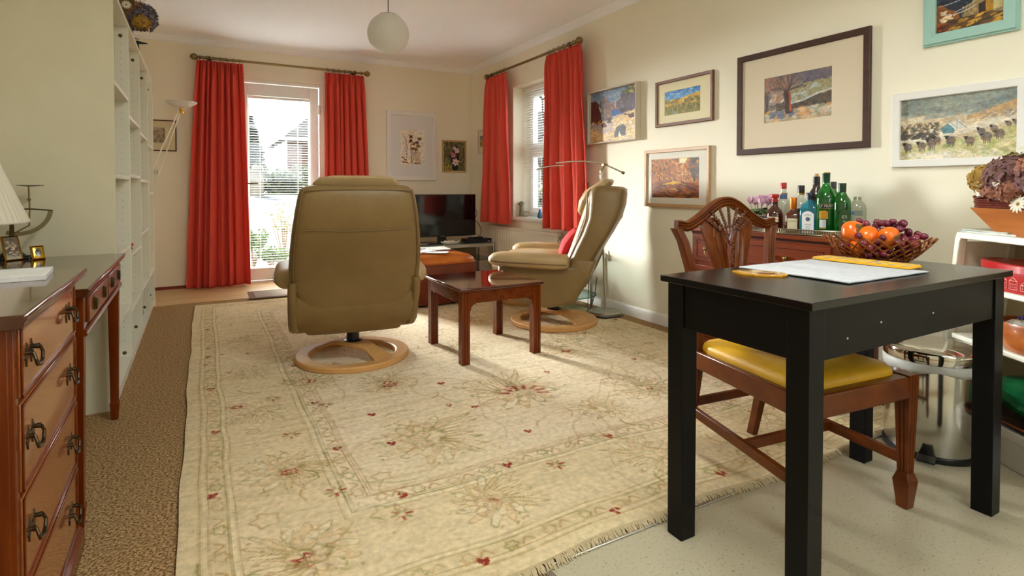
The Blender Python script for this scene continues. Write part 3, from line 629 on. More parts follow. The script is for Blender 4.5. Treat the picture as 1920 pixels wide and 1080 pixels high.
picture('beach painting with sea cliffs in a deep silver box frame', 'y', 3.765, 3.165, 1.345, 1.78, .012, .05, fm_silver, art_beach(), (3.75, 3.18, 1.36, 1.765), glass=False)
picture('brown-framed painting of a golden wheat field under blue sky', 'y', 2.992, 2.475, 1.415, 1.738, .022, .022, fm_brown, art_wheat(), (2.908, 2.585, 1.49, 1.658), (232, 222, 186))
picture('light wood framed painting of an orange autumn wood', 'y', 3.10, 2.497, .848, 1.256, .024, .024, fm_light, art_autumn(), (3.035, 2.59, .912, 1.188), (226, 222, 210))
picture('large dark-framed picture of a bare tree and stone wall', 'y', 2.29, 1.52, 1.18, 1.772, .034, .022, fm_dark, art_tree(), (2.11, 1.712, 1.356, 1.616), (218, 204, 180))
picture('wide white-framed painting of sheep in a snowy field', 'y', 1.418, .925, 1.077, 1.42, .034, .024, fm_white, art_sheep(), (1.388, .957, 1.108, 1.39), glass=True)
picture('pale teal framed night painting of a lit street, high on the wall', 'y', 1.295, .957, 1.613, 1.98, .05, .028, fm_teal, art_street(), (1.25, 1.005, 1.66, 1.935), glass=False, step=True)
picture('small pale-framed picture partly behind the short red curtain', 'y', 5.977, 5.80, 1.39, 1.667, .008, .016, fm_silver, art_still(), (5.94, 5.84, 1.47, 1.60), (230, 220, 200))
picture('white-framed picture of dried flowers beside the red curtain', 'x', 1.802, 2.405, 1.07, 1.875, .05, .03, fm_white, art_dried(), (1.965, 2.265, 1.255, 1.665), (226, 226, 226))
picture('small gold-framed painting of pink lilies above the television', 'x', 2.482, 2.80, 1.174, 1.563, .02, .02, fm_gold, art_lilies(), (2.50, 2.782, 1.192, 1.545), glass=False)
picture('thin dark-framed old print behind the uplighter lamp', 'x', -.60, -.252, 1.335, 1.632, .010, .014, mat('oxblood_frame', (76, 30, 26), .4), art_sketch(), (-.50, -.345, 1.41, 1.56), (214, 200, 164))

# ================================================================== RUG
def make_rug():
    W_, H_ = 2.77, 4.02; c = .005; nx, ny = int(W_ / c), int(H_ / c)
    x = (np.arange(nx) + .5) * c; y = (np.arange(ny) + .5) * c; X, Y = np.meshgrid(x, y)       # Y from the front edge
    wob = (vnoise(ny, nx, 28, 1) - .5) * .012; D = np.minimum(np.minimum(X, W_ - X), np.minimum(Y, H_ - Y)) + wob * .6
    img = np.zeros((ny, nx, 3)); img[:] = np.array((238, 220, 190)) / 255.
    big = vnoise(ny, nx, 90, 2) * .6 + vnoise(ny, nx, 30, 3) * .4
    mixc(img, np.clip((big - .35) * 1.6, 0, 1) * .55, (222, 200, 158))
    border = (D < .44)
    mixc(img, border * .55, (222, 200, 156)); mixc(img, (D < .13) * .3, (214, 194, 150))
    streak = vnoise(ny, nx, 3, 5, cellx=40); mixc(img, np.clip(streak - .55, 0, 1) * .8, (196, 172, 128)); streak = vnoise(ny, nx, 2, 6, cellx=20); mixc(img, np.clip(streak - .6, 0, 1) * .7, (240, 226, 194))
    brk = vnoise(ny, nx, 6, 8)
    def band(d0, wd, col, a): mixc(img, np.exp(-((D - d0) / wd) ** 2) * a * (0.35 + brk), col)
    for d0, wd, col, a in ((.052, .004, (176, 146, 96), .6), (.064, .003, (232, 218, 184), .5), (.075, .003, (170, 130, 84), .5), (.125, .004, (160, 142, 84), .6), (.135, .004, (234, 222, 190), .6), (.146, .003, (176, 146, 96), .5),
                           (.425, .003, (176, 146, 96), .5), (.436, .005, (236, 224, 192), .7), (.450, .004, (150, 136, 80), .7), (.462, .003, (170, 140, 90), .5), (.512, .003, (166, 120, 84), .6), (.522, .003, (176, 146, 96), .5), (.532, .003, (170, 130, 90), .5)): band(d0, wd, col, a)
    OL, TN, RS, RD, LT, DG = (150, 140, 84), (186, 152, 104), (196, 160, 132), (146, 46, 34), (240, 228, 198), (120, 116, 74)
    def local(cx, cy, R):
        i0, i1 = max(0, int((cx - R) / c)), min(nx, int((cx + R) / c)); j0, j1 = max(0, int((cy - R) / c)), min(ny, int((cy + R) / c))
        return (slice(j0, j1), slice(i0, i1), X[j0:j1, i0:i1] - cx, Y[j0:j1, i0:i1] - cy)
    rs = random.Random(11)
    def ringshape(cx, cy, R, k, depth, col, wd, a=.8, rot=0., sq=1.0, half=False):
        s1, s2, dx, dy = local(cx, cy, R * 1.5)
        if dx.size == 0: return
        cr_, sr = math.cos(rot), math.sin(rot); u = dx * cr_ + dy * sr; v = (-dx * sr + dy * cr_) * sq
        th = np.arctan2(v, u); r = np.hypot(u, v) + (vnoise(*dx.shape, 4, int(cx * 999) % 997) - .5) * .012
        rr = R * (1 - depth * np.abs(np.sin(k * th / 2)))
        m = np.exp(-((r - rr) / wd) ** 2) * a * (.4 + .9 * brk[s1, s2])
        if half: m = m * (v > -.1 * R)
        sub = img[s1, s2]; mixc(sub, m, col); img[s1, s2] = sub
    def dots(cx, cy, r, n, R, col=RD, a=.9):
        for k in range(n):
            an = 2 * math.pi * k / n + .3; px, py = cx + R * math.cos(an), cy + R * math.sin(an)
            s1, s2, dx, dy = local(px, py, r * 2)
            if dx.size == 0: continue
            jj = (vnoise(*dx.shape, 2, int(px * 777) % 991) - .5) * r
            sub = img[s1, s2]; mixc(sub, np.clip((r - np.hypot(dx, dy) + jj) / (r * .35), 0, 1) * a, col); img[s1, s2] = sub
    def vine(pts, col, wd, a=.6):
        P = []
        for i in range(len(pts) - 1):
            p0 = pts[max(i - 1, 0)]; p1 = pts[i]; p2 = pts[i + 1]; p3 = pts[min(i + 2, len(pts) - 1)]
            for k in range(14 if len(pts) > 2 else 5):
                t = k / (14. if len(pts) > 2 else 5.); P.append(tuple(.5 * ((2 * p1[q]) + (-p0[q] + p2[q]) * t + (2 * p0[q] - 5 * p1[q] + 4 * p2[q] - p3[q]) * t * t + (-p0[q] + 3 * p1[q] - 3 * p2[q] + p3[q]) * t ** 3) for q in (0, 1)))
        for px, py in P:
            s1, s2, dx, dy = local(px, py, wd * 3)
            if dx.size == 0: continue
            sub = img[s1, s2]; mixc(sub, np.exp(-(dx * dx + dy * dy) / wd ** 2) * a * (.3 + .8 * brk[s1, s2]), col); img[s1, s2] = sub
    def leafy(cx, cy, L, rot, col=OL, a=.7, wd=.007):
        wd *= .62
        e_ = [(cx + L * t * math.cos(rot + .5 * t * t), cy + L * t * math.sin(rot + .5 * t * t)) for t in (0, .35, .7, 1)]; vine(e_, col, wd, a)
    def petal(cx, cy, L, w_, rot, col, fill=None, a=.7, lw=.16):
        s1, s2, dx, dy = local(cx + math.cos(rot) * L * .5, cy + math.sin(rot) * L * .5, L * .95)
        if dx.size == 0: return
        u = dx * math.cos(rot) + dy * math.sin(rot); v = -dx * math.sin(rot) + dy * math.cos(rot)
        v = v + .10 * L * np.sin(3 * u / L); nz = (vnoise(*dx.shape, 3, int(abs(cx * 997 + rot * 131)) % 991) - .5)
        q = np.hypot(u / (L * .5), v / (w_ * .5 * (1 - .35 * u / L))) + nz * .5
        sub = img[s1, s2]
        if fill: mixc(sub, np.clip((1 - q) * 3, 0, 1) * .45, fill)
        mixc(sub, np.exp(-((q - 1) / lw) ** 2) * a * (.25 + 1.1 * brk[s1, s2]), col); img[s1, s2] = sub
    def palmette(cx, cy, R, rot=0., red=True, strong=1.0):
        n = 11
        for ring_, (r0, L, cols) in enumerate(((.50, .62, (TN, OL)), (.28, .50, (RS, TN)), (.10, .36, (OL, RS)))):
            for k in range(n - 2 * ring_):
                an = rot + (k - (n - 2 * ring_ - 1) / 2) * (5.0 / n) * (1 - .06 * ring_) + rs.uniform(-.08, .08)
                petal(cx + R * r0 * math.cos(an), cy + R * r0 * math.sin(an), R * L * rs.uniform(.85, 1.15), R * .26, an, cols[k % 2], LT if k % 2 else (226, 196, 152), .62 * strong)
        for sd in (-1, 1):
            for q in range(4):
                an = rot + sd * (2.0 + .28 * q); petal(cx + R * .35 * math.cos(an), cy + R * .35 * math.sin(an), R * (1.15 - .16 * q), R * .16, an + sd * .5, OL if q % 2 == 0 else TN, None, .75 * strong)
        for k in range(26):
            an = rs.uniform(0, 6.28); rr = R * rs.uniform(.75, 1.35); px, py = cx + rr * math.cos(an), cy + rr * math.sin(an); vine([(px, py), (px + rs.uniform(-.02, .02), py + rs.uniform(-.012, .012))], rs.choice([OL, TN, RS, TN]), .0038, .55)
        if red: dots(cx, cy, .009, 4, .017)
    def star(cx, cy, s=1.0):
        for k in range(8):
            an = 2 * math.pi * k / 8; vine([(cx + .014 * s * math.cos(an), cy + .014 * s * math.sin(an)), (cx + .034 * s * math.cos(an), cy + .034 * s * math.sin(an))], RD if k % 3 == 0 else (OL if k % 3 == 1 else TN), .0045 * s, .85)
    def redflower(cx, cy, R, a=.9, k=7): ringshape(cx, cy, R, k, .35, RD, .007, a, sq=1.4); ringshape(cx, cy, R * .45, 5, .3, RD, .004, .6); ringshape(cx, cy, R * 1.6, 9, .2, TN, .005, .6)
    x0, y0 = .09, 1.21                                      # rug corner in the room
    T = lambda px, py: (px + x0, py - y0)
    for k in range(2600):
        cx, cy = rs.uniform(.02, W_ - .02), rs.uniform(.02, H_ - .02); L = rs.uniform(.006, .03); t = rs.choice([0, 0, .3, -.3, 1.2]); vine([(cx, cy), (cx + L * math.cos(t), cy + L * math.sin(t))], rs.choice([TN, TN, RS, LT, OL, (206, 176, 128)]), .0034, rs.uniform(.2, .5))
    # motifs read off the photograph, in room coordinates
    for px, py, R in ((.74, 2.02, .17), (1.27, 2.30, .19), (1.86, 2.02, .14), (.77, 2.70, .12), (1.86, 2.75, .15), (1.51, 1.93, .10), (.45, 2.9, .12), (1.35, 3.1, .14), (.8, 3.6, .15), (1.7, 3.7, .15), (2.0, 3.0, .12), (.55, 4.2, .14), (1.25, 4.3, .16), (1.9, 4.3, .13)):
        palmette(*T(px, py), R, rs.uniform(0, 6), red=rs.random() < .6)
    for k in range(7): an = k * .5 - .4; q = T(1.29 + .075 * math.cos(an), 2.24 + .06 * math.sin(an)); vine([q, (q[0] + .05 * math.cos(an), q[1] + .05 * math.sin(an))], RD, .010, .9)
    for px, py, R in ((.215, 1.50, .045), (.232, 2.0, .03), (.773, 2.66, .035), (1.857, 2.72, .035), (.1, 2.7, .03), (2.4, 2.2, .03), (.75, 1.52, .022)): redflower(*T(px, py), R)
    for px, py in ((.485, 1.58), (1.05, 1.60), (.34, 1.80), (.27, 2.3), (1.65, 1.6), (2.2, 1.6), (.25, 2.75), (.45, 2.55), (2.4, 2.6)): star(*T(px, py))
    for px, py, R in ((.76, 1.53, .12), (1.40, 1.50, .12), (.21, 1.53, .13), (.22, 2.02, .12), (2.05, 1.5, .11), (2.42, 1.9, .12), (.18, 2.6, .1), (.18, 3.2, .1), (.18, 3.9, .1), (2.42, 3.0, .11), (2.4, 3.9, .11), (1.0, 4.95, .1), (1.9, 4.95, .1)): palmette(*T(px, py), R, rs.uniform(0, 6), red=False, strong=.9)
    for px, py in ((.013, 2.454), (0, 1.95), (.01, 3.0), (0, 3.6), (.0, 4.3), (.52, 1.68), (.9, 1.68), (1.35, 1.68), (1.8, 1.68), (.41, 2.1), (.41, 2.6), (.41, 3.2), (2.2, 2.2), (2.2, 3.0), (.6, 1.28), (1.05, 1.28), (1.5, 1.28), (2.0, 1.28), (.3, 1.28), (2.62, 2.0), (2.62, 2.6), (2.62, 3.2), (.6, 2.35), (1.0, 2.55), (1.55, 2.45), (2.1, 2.4), (1.1, 1.875), (1.02, 2.2), (.6, 2.05)):
        dots(*T(px, py), .010, 3, .010)
    for k in range(170):   # small scattered motifs
        cx, cy = rs.uniform(.03, W_ - .03), rs.uniform(.03, H_ - .03); q = rs.random()
        if q < .35: ringshape(cx, cy, rs.uniform(.02, .045), 5, .3, rs.choice([OL, TN, RS]), .005, .7, rs.random() * 6)
        elif q < .5: dots(cx, cy, .007, 3, .009, RD, .8)
        else: leafy(cx, cy, rs.uniform(.06, .14), rs.uniform(0, 6), rs.choice([OL, TN, RS, TN]), .55, .006)
    for k in range(46):    # long arabesque stems in the field
        cx, cy = rs.uniform(.6, W_ - .6), rs.uniform(.6, H_ - .6); an = rs.uniform(0, 6); pts = [(cx, cy)]
        for q in range(5): an += rs.uniform(-.9, .9); cx += .11 * math.cos(an); cy += .11 * math.sin(an); pts.append((cx, cy))
        vine(pts, rs.choice([TN, RS, TN, OL]), .0042, .6)
    # repeating small flowers in the guard stripes
    def guard(dd, step, ph):
        n = int((W_ - 2 * dd) / step)
        for i in range(n):
            cx = dd + (i + ph) * step; ringshape(cx, dd, .022, 6, .3, OL if i % 2 else TN, .005, .7); ringshape(cx, H_ - dd, .022, 6, .3, OL, .005, .6)
            vine([(cx + .03, dd - .012), (cx + .05, dd + .012), (cx + .07, dd - .010)], TN, .004, .6)
        n = int((H_ - 2 * dd) / step)
        for i in range(n):
            cy = dd + (i + ph) * step; ringshape(dd, cy, .022, 6, .3, OL if i % 2 else TN, .005, .7); ringshape(W_ - dd, cy, .022, 6, .3, OL, .005, .6)
            vine([(dd - .012, cy + .03), (dd + .012, cy + .05), (dd - .010, cy + .07)], TN, .004, .6)
    guard(.098, .13, .3); guard(.487, .12, .5)
    edge = lambda t: .007 * np.sin(5 * t + 1) + .004 * np.sin(13 * t)
    def fn(u, v):
        yy = v * H_; xl = -.098 + .026 * (1 - v) ** 2 + edge(v * 4) * .5; xr = 2.69 + .004 * np.sin(9 * v)
        wx = xl + (xr - xl) * u; wy = y0 + yy + edge(u * 3) * (1 - v) * 1.4 - .05 * v * u
        z = .012 + .0012 * np.sin(wx * 7 + wy * 3) + .0008 * np.sin(wy * 11)
        return np.stack([wx, wy, z], 1)
    o = root('rug', (1.3, 3.2, 0), 'large cream patterned oriental rug with faded red flowers', 'rug')
    g = colour_grid('pile', img[::-1], fn, M['rug'], o); g.location = (-1.3, -3.2, 0)
    # edge binding down to the floor
    m = MB(); uu = np.linspace(0, 1, 80); P = np.concatenate([fn(uu, 0 * uu), fn(0 * uu + 1, uu), fn(uu[::-1], 0 * uu + 1), fn(0 * uu, uu[::-1])])
    n = len(P); m.add([tuple(p) for p in P] + [(p[0], p[1], 0.001) for p in P], [(i, (i + 1) % n, n + (i + 1) % n, n + i) for i in range(n)])
    b = m.build('edge_binding', mat('rug_binding', (206, 190, 156), .95), o); b.location = (-1.3, -3.2, 0)
    # woollen fringe along the front edge
    m = MB(); r2 = random.Random(2)
    for k in range(1500):
        u = (k + r2.random()) / 1500; p = fn(np.array([u]), np.array([0.]))[0]; L = r2.uniform(.018, .034); sk = r2.uniform(-.012, .012); wd = .0016
        q = [Vector((p[0], p[1] + .004, .010)), Vector((p[0] + sk * .5, p[1] - L * .5, .009 + r2.uniform(0, .005))), Vector((p[0] + sk, p[1] - L, .003))]
        m.tube(q, [wd * 1.2, wd * 1.4, wd * .7], 4)
    b = m.build('fringe', mat('wool_fringe', (200, 182, 148), .95), o); b.location = (-1.3, -3.2, 0); b['kind'] = 'stuff'
make_rug()
# door mat
o = root('doormat', (.72, 5.51, 0.006), 'flat grey-brown doormat with dark border by the garden door', 'doormat')
MB().box(-.40, .50, -.19, .19, 0, .006).build('border', mat('mat_border', (120, 84, 66), .95, bump=.3, bscale=300), o, bevel=.002)
MB().box(-.35, .45, -.15, .15, .0045, .0075).build('centre', mat('mat_centre', (172, 154, 138), .95, var=(146, 128, 112), vscale=120), o)

# ================================================================== ARMCHAIRS
def sring(w, y0, y1, z, n=28, e=3.2, x0=0, tilt=0.0):
    """rounded-rectangle ring in plan, half width w, from y0 to y1"""
    r = []; cy, hy = (y0 + y1) / 2, (y1 - y0) / 2
    for k in range(n):
        t = 2 * math.pi * k / n; c, s = math.cos(t), math.sin(t)
        x = w * math.copysign(abs(c) ** (2 / e), c); y = hy * math.copysign(abs(s) ** (2 / e), s)
        r.append((x0 + x, cy + y, z + tilt * y))
    return r
def armchair(label, loc, az, base_az):
    o = root('reclining_armchair', loc, label, 'armchair', R_(-az), group=None)
    st = [(.174, .22, -.13, -.05), (.182, .25, -.155, -.04), (.215, .264, -.19, -.04), (.27, .27, -.225, -.05), (.36, .285, -.27, -.09), (.44, .315, -.30, -.13), (.50, .330, -.325, -.155), (.57, .331, -.365, -.185), (.66, .324, -.42, -.228), (.76, .312, -.475, -.262), (.86, .296, -.508, -.268), (.935, .282, -.516, -.270), (.962, .272, -.512, -.29), (.978, .25, -.50, -.31), (.984, .20, -.48, -.34)]
    MB().loft([sring(w, a, b, z, 36, 5, tilt=.06) for z, w, a, b in st]).build('backrest', 'leather', o, smooth=60)
    # padded front of the back and its light piping
    st2 = [(.44, .27, -.2, -.10), (.52, .285, -.24, -.125), (.66, .285, -.30, -.175), (.80, .275, -.35, -.222), (.90, .26, -.38, -.248), (.955, .235, -.40, -.27), (.985, .19, -.40, -.31)]
    MB().loft([sring(w, a, b, z, 28, 3) for z, w, a, b in st2]).build('back_cushion', 'leatherT', o, smooth=60)
    MB().loft([sring(w, a, b, z, 28, 2.6) for z, w, a, b in ((.78, .12, -.25, -.195), (.81, .19, -.28, -.178), (.88, .220, -.31, -.190), (.95, .222, -.36, -.230), (.995, .212, -.415, -.30), (1.020, .185, -.425, -.34), (1.032, .12, -.415, -.365))]).build('headrest_pillow', 'leatherT', o, smooth=60)
    m = MB()
    for s in (-1, 1):
        m.tube([(s * (w - .004), b - .002, z) for z, w, a, b in st[5:13]], .0045, 6)
        m.tube([(s * (w * .93), a + .012, z) for z, w, a, b in st[5:13]], .0035, 6)
    m.tube([(-.25 + .50 * k / 12, -.511, .958 + .004 * math.sin(k * math.pi / 12)) for k in range(13)], .0035, 6)
    m.tube([(-.262 + .524 * k / 12, -.4795, .768 - .010 * math.sin(k * math.pi / 12)) for k in range(13)], .0024, 6)
    m.build('piping', 'pipe', o)
    # seat body
    prof = [(-.205, .235), (-.13, .190), (-.03, .168), (.10, .172), (.22, .198), (.30, .255), (.338, .34), (.335, .44), (.2, .455), (-.1, .455), (-.27, .45), (-.265, .34)]
    rings = []
    for x, sh in ((-.340, .84), (-.336, .92), (-.320, .98), (-.285, 1.0), (.285, 1.0), (.320, .98), (.336, .92), (.340, .84)):
        rings.append([(x, .045 + (a - .045) * sh, .32 + (b - .32) * sh) for a, b in prof])
    MB().loft(rings).build('seat_base', 'leather', o, smooth=60)
    MB().loft([sring(w, a, b, z, 32, 4) for z, w, a, b in ((.40, .235, -.2, .335), (.43, .25, -.21, .36), (.475, .25, -.21, .365), (.50, .235, -.2, .35), (.508, .2, -.17, .32))]).build('seat_cushion', 'leatherT', o, smooth=60)
    for s in (-1, 1):
        x0 = s * .335; R = []
        for y, hw, zc, hz in ((-.16, .03, .475, .024), (-.15, .058, .478, .042), (-.08, .075, .482, .052), (.05, .083, .486, .054), (.2, .088, .490, .053), (.31, .086, .491, .048), (.36, .07, .490, .038), (.385, .035, .488, .020)):
            R.append([(x0 + hw * math.copysign(abs(math.cos(t)) ** .75, math.cos(t)), y, zc + hz * math.copysign(abs(math.sin(t)) ** .8, math.sin(t))) for t in [2 * math.pi * k / 24 for k in range(24)]])
        a = MB().loft(R).build('armrest', 'leatherT', o, smooth=60)
        MB().tube([(x0 + s * q, y, z) for y, q, z in ((-.15, .06, .468), (-.08, .078, .47), (.05, .086, .473), (.2, .091, .479), (.31, .089, .482), (.362, .072, .483))] + [(x0, .388, .484)] + [(x0 - s * q, y, z) for y, q, z in ((.362, .072, .483), (.31, .089, .482))], .0035, 6).build('armrest_piping', 'pipe', a)
        # side pad below the arm at the back
        MB().loft([sring(.024, y0 - .10, y0 + .05, z, 20, 3, x0=s * (.300 + dx)) for z, dx, y0 in ((.212, 0, -.10), (.228, .006, -.105), (.30, .012, -.145), (.40, .016, -.195), (.47, .014, -.225), (.49, .006, -.232))]).build('side_pad', 'leather', o, smooth=60)
    # swivel base
    b = bpy.data.objects.new('swivel_base', None); COL.objects.link(b); b.parent = o; b.rotation_euler = (0, 0, R_(az - base_az))
    MB().lathe([(.238, .0), (.308, .0), (.314, .006), (.314, .026), (.308, .033), (.246, .033), (.238, .027), (.238, .0)], 64).build('base_ring', 'beech', b, smooth=30)
    m = MB(); R = []
    for t, hw, z in ((-.27, .085, .016), (-.22, .06, .030), (-.15, .042, .062), (-.09, .05, .080), (0, .062, .084), (.09, .05, .080), (.15, .042, .062), (.22, .06, .030), (.27, .085, .016)):
        R.append([(-hw, t, z - .012), (hw, t, z - .012), (hw, t, z + .012), (-hw, t, z + .012)])
    MB().loft(R).build('cross_arch', 'beech', b, bevel=.004)
    MB().lathe([(0, .092), (.050, .092), (.050, .098), (.036, .102), (.034, .178), (0, .178)], 28).build('column', 'blackp', o)
    return o
armchair('beige leather swivel armchair seen square from behind, on the near side', (.728, 3.21, .012), 9, 150)
armchair('beige leather swivel armchair seen from its side, by the side window wall', (2.195, 3.345, .012), -47, 158)
# red cushion in the side-on armchair
o = root('cushion', (2.195, 3.345, .012), 'red cushion tucked against the back of the side-on armchair', 'cushion', R_(47))
T = TR((0.02, -.10, .565), (R_(-62), 0, R_(8)))
m = MB(); R = []
for q, th in ((.0, .012), (.06, .030), (.2, .055), (.5, .075), (.8, .055), (.94, .030), (1, .012)):
    z = (q - .5) * .25; hw = .15 - .012 * math.sin(q * math.pi) ; R.append([T @ Vector((hw * math.copysign(abs(math.cos(t)) ** .6, math.cos(t)), z, th * .7 * math.sin(t))) for t in [2 * math.pi * k / 24 for k in range(24)]])
m.loft(R).build('cover', 'redcush', o, smooth=70)
# footstool
o = root('footstool', (2.36, 4.10, .012), 'low beige leather footstool behind the coffee table, by the radiator', 'footstool', R_(12))
MB().loft([sring(a, -b, b, z, 32, 3.5) for z, a, b in ((.21, .19, .15), (.22, .225, .18), (.29, .24, .195), (.325, .24, .195), (.335, .232, .188), (.355, .235, .19), (.38, .21, .165), (.388, .15, .12))]).build('cushion', 'leatherT', o, smooth=40)
MB().lathe([(.15, 0), (.205, 0), (.21, .006), (.21, .024), (.205, .03), (.156, .03), (.15, .024), (.15, 0)], 40).build('base_ring', 'beech', o)
MB().lathe([(0, .03), (.03, .03), (.03, .22), (0, .22)], 16).build('column', 'blackp', o)
MB().box(-.18, .18, -.03, .03, .01, .04).build('cross_bar', 'beech', o, bevel=.004)

# ================================================================== COFFEE TABLE
o = root('coffee_table', (1.458, 3.007, .012), 'square polished mahogany coffee table between the two armchairs', 'table')
HW, HD = .2525, .2625
def notched(w, n=2, dp=.0035, gw=.005):
    """square outline with n small grooves on each side"""
    P = []; h = w / 2; pos = [(-h + w * (i + 1) / (n + 1)) for i in range(n)]
    side = [(-h, -h)]
    for p in pos: side += [(p - gw / 2, -h), (p - gw / 4, -h + dp), (p + gw / 4, -h + dp), (p + gw / 2, -h)]
    for k in range(4):
        c, s = (1, 0, -1, 0)[k], (0, 1, 0, -1)[k]; P += [(x * c - y * s, x * s + y * c) for x, y in side]
    return P
for sx in (-1, 1):
    for sy in (-1, 1):
        MB().prism(notched(.048), 0, .405, lambda a, b, h, sx=sx, sy=sy: (sx * (HW - .025) + a, sy * (HD - .025) + b, h)).build('leg', 'mahog2', o, smooth=20)
for sy in (-1, 1): MB().box(-HW + .049, HW - .049, sy * (HD - .010) - .009, sy * (HD - .010) + .009, .335, .405).build('apron', 'mahog', o, bevel=.002)
for sx in (-1, 1): MB().box(sx * (HW - .010) - .009, sx * (HW - .010) + .009, -HD + .049, HD - .049, .335, .405).build('apron', 'mahog', o, bevel=.002)
for sx in (-1, 1):
    for sy in (-1, 1):
        arc = [(0, 0), (.040, 0), (.038, -.006)] + [(.038 - .030 * math.sin(a), -.038 + .032 * math.cos(a)) for a in [i * math.pi / 2 / 6 for i in range(7)]] + [(.006, -.044), (0, -.046)]
        MB().prism(arc, -.004, .004, lambda a, b, h, sx=sx, sy=sy: (sx * (HW - .049 - a), sy * (HD - .012) + h, .335 + b)).build('corner_bracket', 'mahog', o, smooth=30)
        MB().prism(arc, -.004, .004, lambda a, b, h, sx=sx, sy=sy: (sx * (HW - .012) + h, sy * (HD - .049 - a), .335 + b)).build('corner_bracket', 'mahog', o, smooth=30)
t = MB().box(-HW - .014, HW + .014, -HD - .014, HD + .014, .405, .423)
t.build('tabletop', mat('polished_mahogany_top', (92, 30, 12), .07, var=(70, 20, 8), vscale=4, stretch=(1.2, 8, 8), coat=1.0, spec=.7), o, bevel=.006, seg=3)

# ================================================================== OTTOMAN, PAPERS
o = root('ottoman', (1.66, 4.50, .012), 'tan leather ottoman with russet sides behind the coffee table', 'ottoman', R_(3))
MB().loft([sring(a, -b, b, z, 40, 6) for z, a, b in ((.02, .33, .27), (.03, .345, .285), (.20, .355, .295), (.34, .355, .295), (.36, .345, .285))]).build('body', 'tanside', o, smooth=60)
R = []
for z, a, b in ((.335, .345, .285), (.35, .360, .300), (.375, .355, .295), (.40, .32, .265), (.418, .25, .20), (.424, .15, .12)): R.append(sring(a, -b, b, z, 40, 4.5))
MB().loft(R).build('top_cushion', 'tan', o, smooth=60)
MB().tube([(x, y, .348) for x, y, z in sring(.362, -.302, .302, 0, 40, 5)], .006, 6, closed=True).build('piping', mat('tan_piping', (150, 70, 20), .5), o)
for sx in (-1, 1):
    for sy in (-1, 1): MB().lathe([(0, 0), (.018, 0), (.026, .03), (0, .03)], 12, c=(sx * .28, sy * .22, 0)).build('foot', 'blackp', o)
pm = [mat('magazine_white', (232, 230, 232), .5, var=(190, 150, 160), vscale=18, var_lo=.55, var_hi=.6), mat('magazine_pink', (214, 150, 170), .5, var=(240, 236, 240), vscale=14, var_lo=.45, var_hi=.5), mat('newsprint', (220, 218, 214), .7, var=(150, 150, 150), vscale=60, var_lo=.55, var_hi=.6)]
def sheet(name, label, cat, loc, sx, sy, th, rz, m, curl=0.0, group=None, tilt=0):
    o = root(name, loc, label, cat, rz, group)
    g = MB(); n = 12
    top = lambda u, v, h: ((u - .5) * sx, (v - .5) * sy, h + curl * (2 * u - 1) ** 2 * (.6 + .4 * math.sin(5 * v)) + tilt * u)
    V = [top(i / n, j, h) for h in (0, th) for j in (0, 1) for i in range(n + 1)]
    k = n + 1; Fs = []
    for i in range(n): Fs += [(i, i + 1, k + i + 1, k + i), (2 * k + i, 2 * k + i + 1, 3 * k + i + 1, 3 * k + i), (i, i + 1, 2 * k + i + 1, 2 * k + i), (k + i, k + i + 1, 3 * k + i + 1, 3 * k + i)]
    Fs += [(0, k, 3 * k, 2 * k), (n, k + n, 3 * k + n, 2 * k + n)]
    g.add(V, Fs); g.build('pages', m, o); return o
sheet('newspaper', 'folded newspaper spread on the far side of the tan ottoman', 'newspaper', (1.70, 4.62, .440), .36, .24, .008, R_(-8), pm[2], .006)
sheet('magazine', 'pink and white magazine on the tan ottoman, beside the chair back', 'magazine', (1.55, 4.46, .440), .24, .19, .008, R_(25), pm[1], .003)
sheet('envelope', 'opened white envelope with red flap on the tan ottoman', 'envelope', (1.68, 4.36, .440), .20, .12, .003, R_(-30), 'paper', .004)
o = root('reading_glasses', (1.60, 4.55, .452), 'dark reading glasses lying on the newspaper on the ottoman', 'glasses')
for s in (-1, 1): MB().tube([(s * .033 + .026 * math.cos(a), .018 * math.sin(a), .004) for a in [k * math.pi / 8 for k in range(16)]], .0018, 6, closed=True).build('rim', 'blackp', o)
for s in (-1, 1): MB().tube([(s * .060, .0, .004), (s * .056, .06, .003), (s * .045, .11, .002)], .0018, 6).build('temple', 'blackp', o)
MB().tube([(-.008, 0, .004), (0, .004, .008), (.008, 0, .004)], .0016, 6).build('bridge', 'blackp', o)

# ================================================================== TV CORNER
o = root('tv_stand', (2.33, 5.58, .006), 'glass and steel television stand in the room corner', 'tv stand')
for z in (.375, .20, .03): MB().box(-.62, .42, -.22, .20, z, z + .008).build('glass_shelf', 'tglass' if z < .3 else mat('smoked_glass', (120, 138, 126), .06, spec=.8), o, bevel=.002)
for x in (-.61, .41):
    for y in (-.21, .19): MB().box(x - .012, x + .012, y - .012, y + .012, 0, .39).build('post', 'steel', o, bevel=.003)
MB().box(-.60, .40, -.222, -.214, .345, .375).build('front_rail', 'brushed', o)
MB().box(-.58, .38, .17, .178, .04, .37).build('back_panel', mat('olive_grey_panel', (150, 136, 104), .6), o)
o = root('television', (2.235, 5.62, .389), 'flat black television on the glass stand', 'television')
MB().box(-.40, .40, -.01, .035, .065, .525).build('casing', 'blackp', o, bevel=.006)
MB().box(-.388, .388, -.0125, -.009, .082, .515).build('screen', 'screen', o)
MB().box(-.03, .03, -.014, -.0115, .069, .074).build('badge', 'chrome', o)
MB().loft([sring(.22, -.09, .10, z, 32, 2.5) for z in (0, .010)]).build('stand_foot', 'screen', o, bevel=.003)
MB().box(-.05, .05, .0, .025, .008, .07).build('stand_neck', 'blackp', o)
o = root('set_top_box', (2.58, 5.48, .389), 'flat black set-top box on the right end of the television stand', 'set-top box')
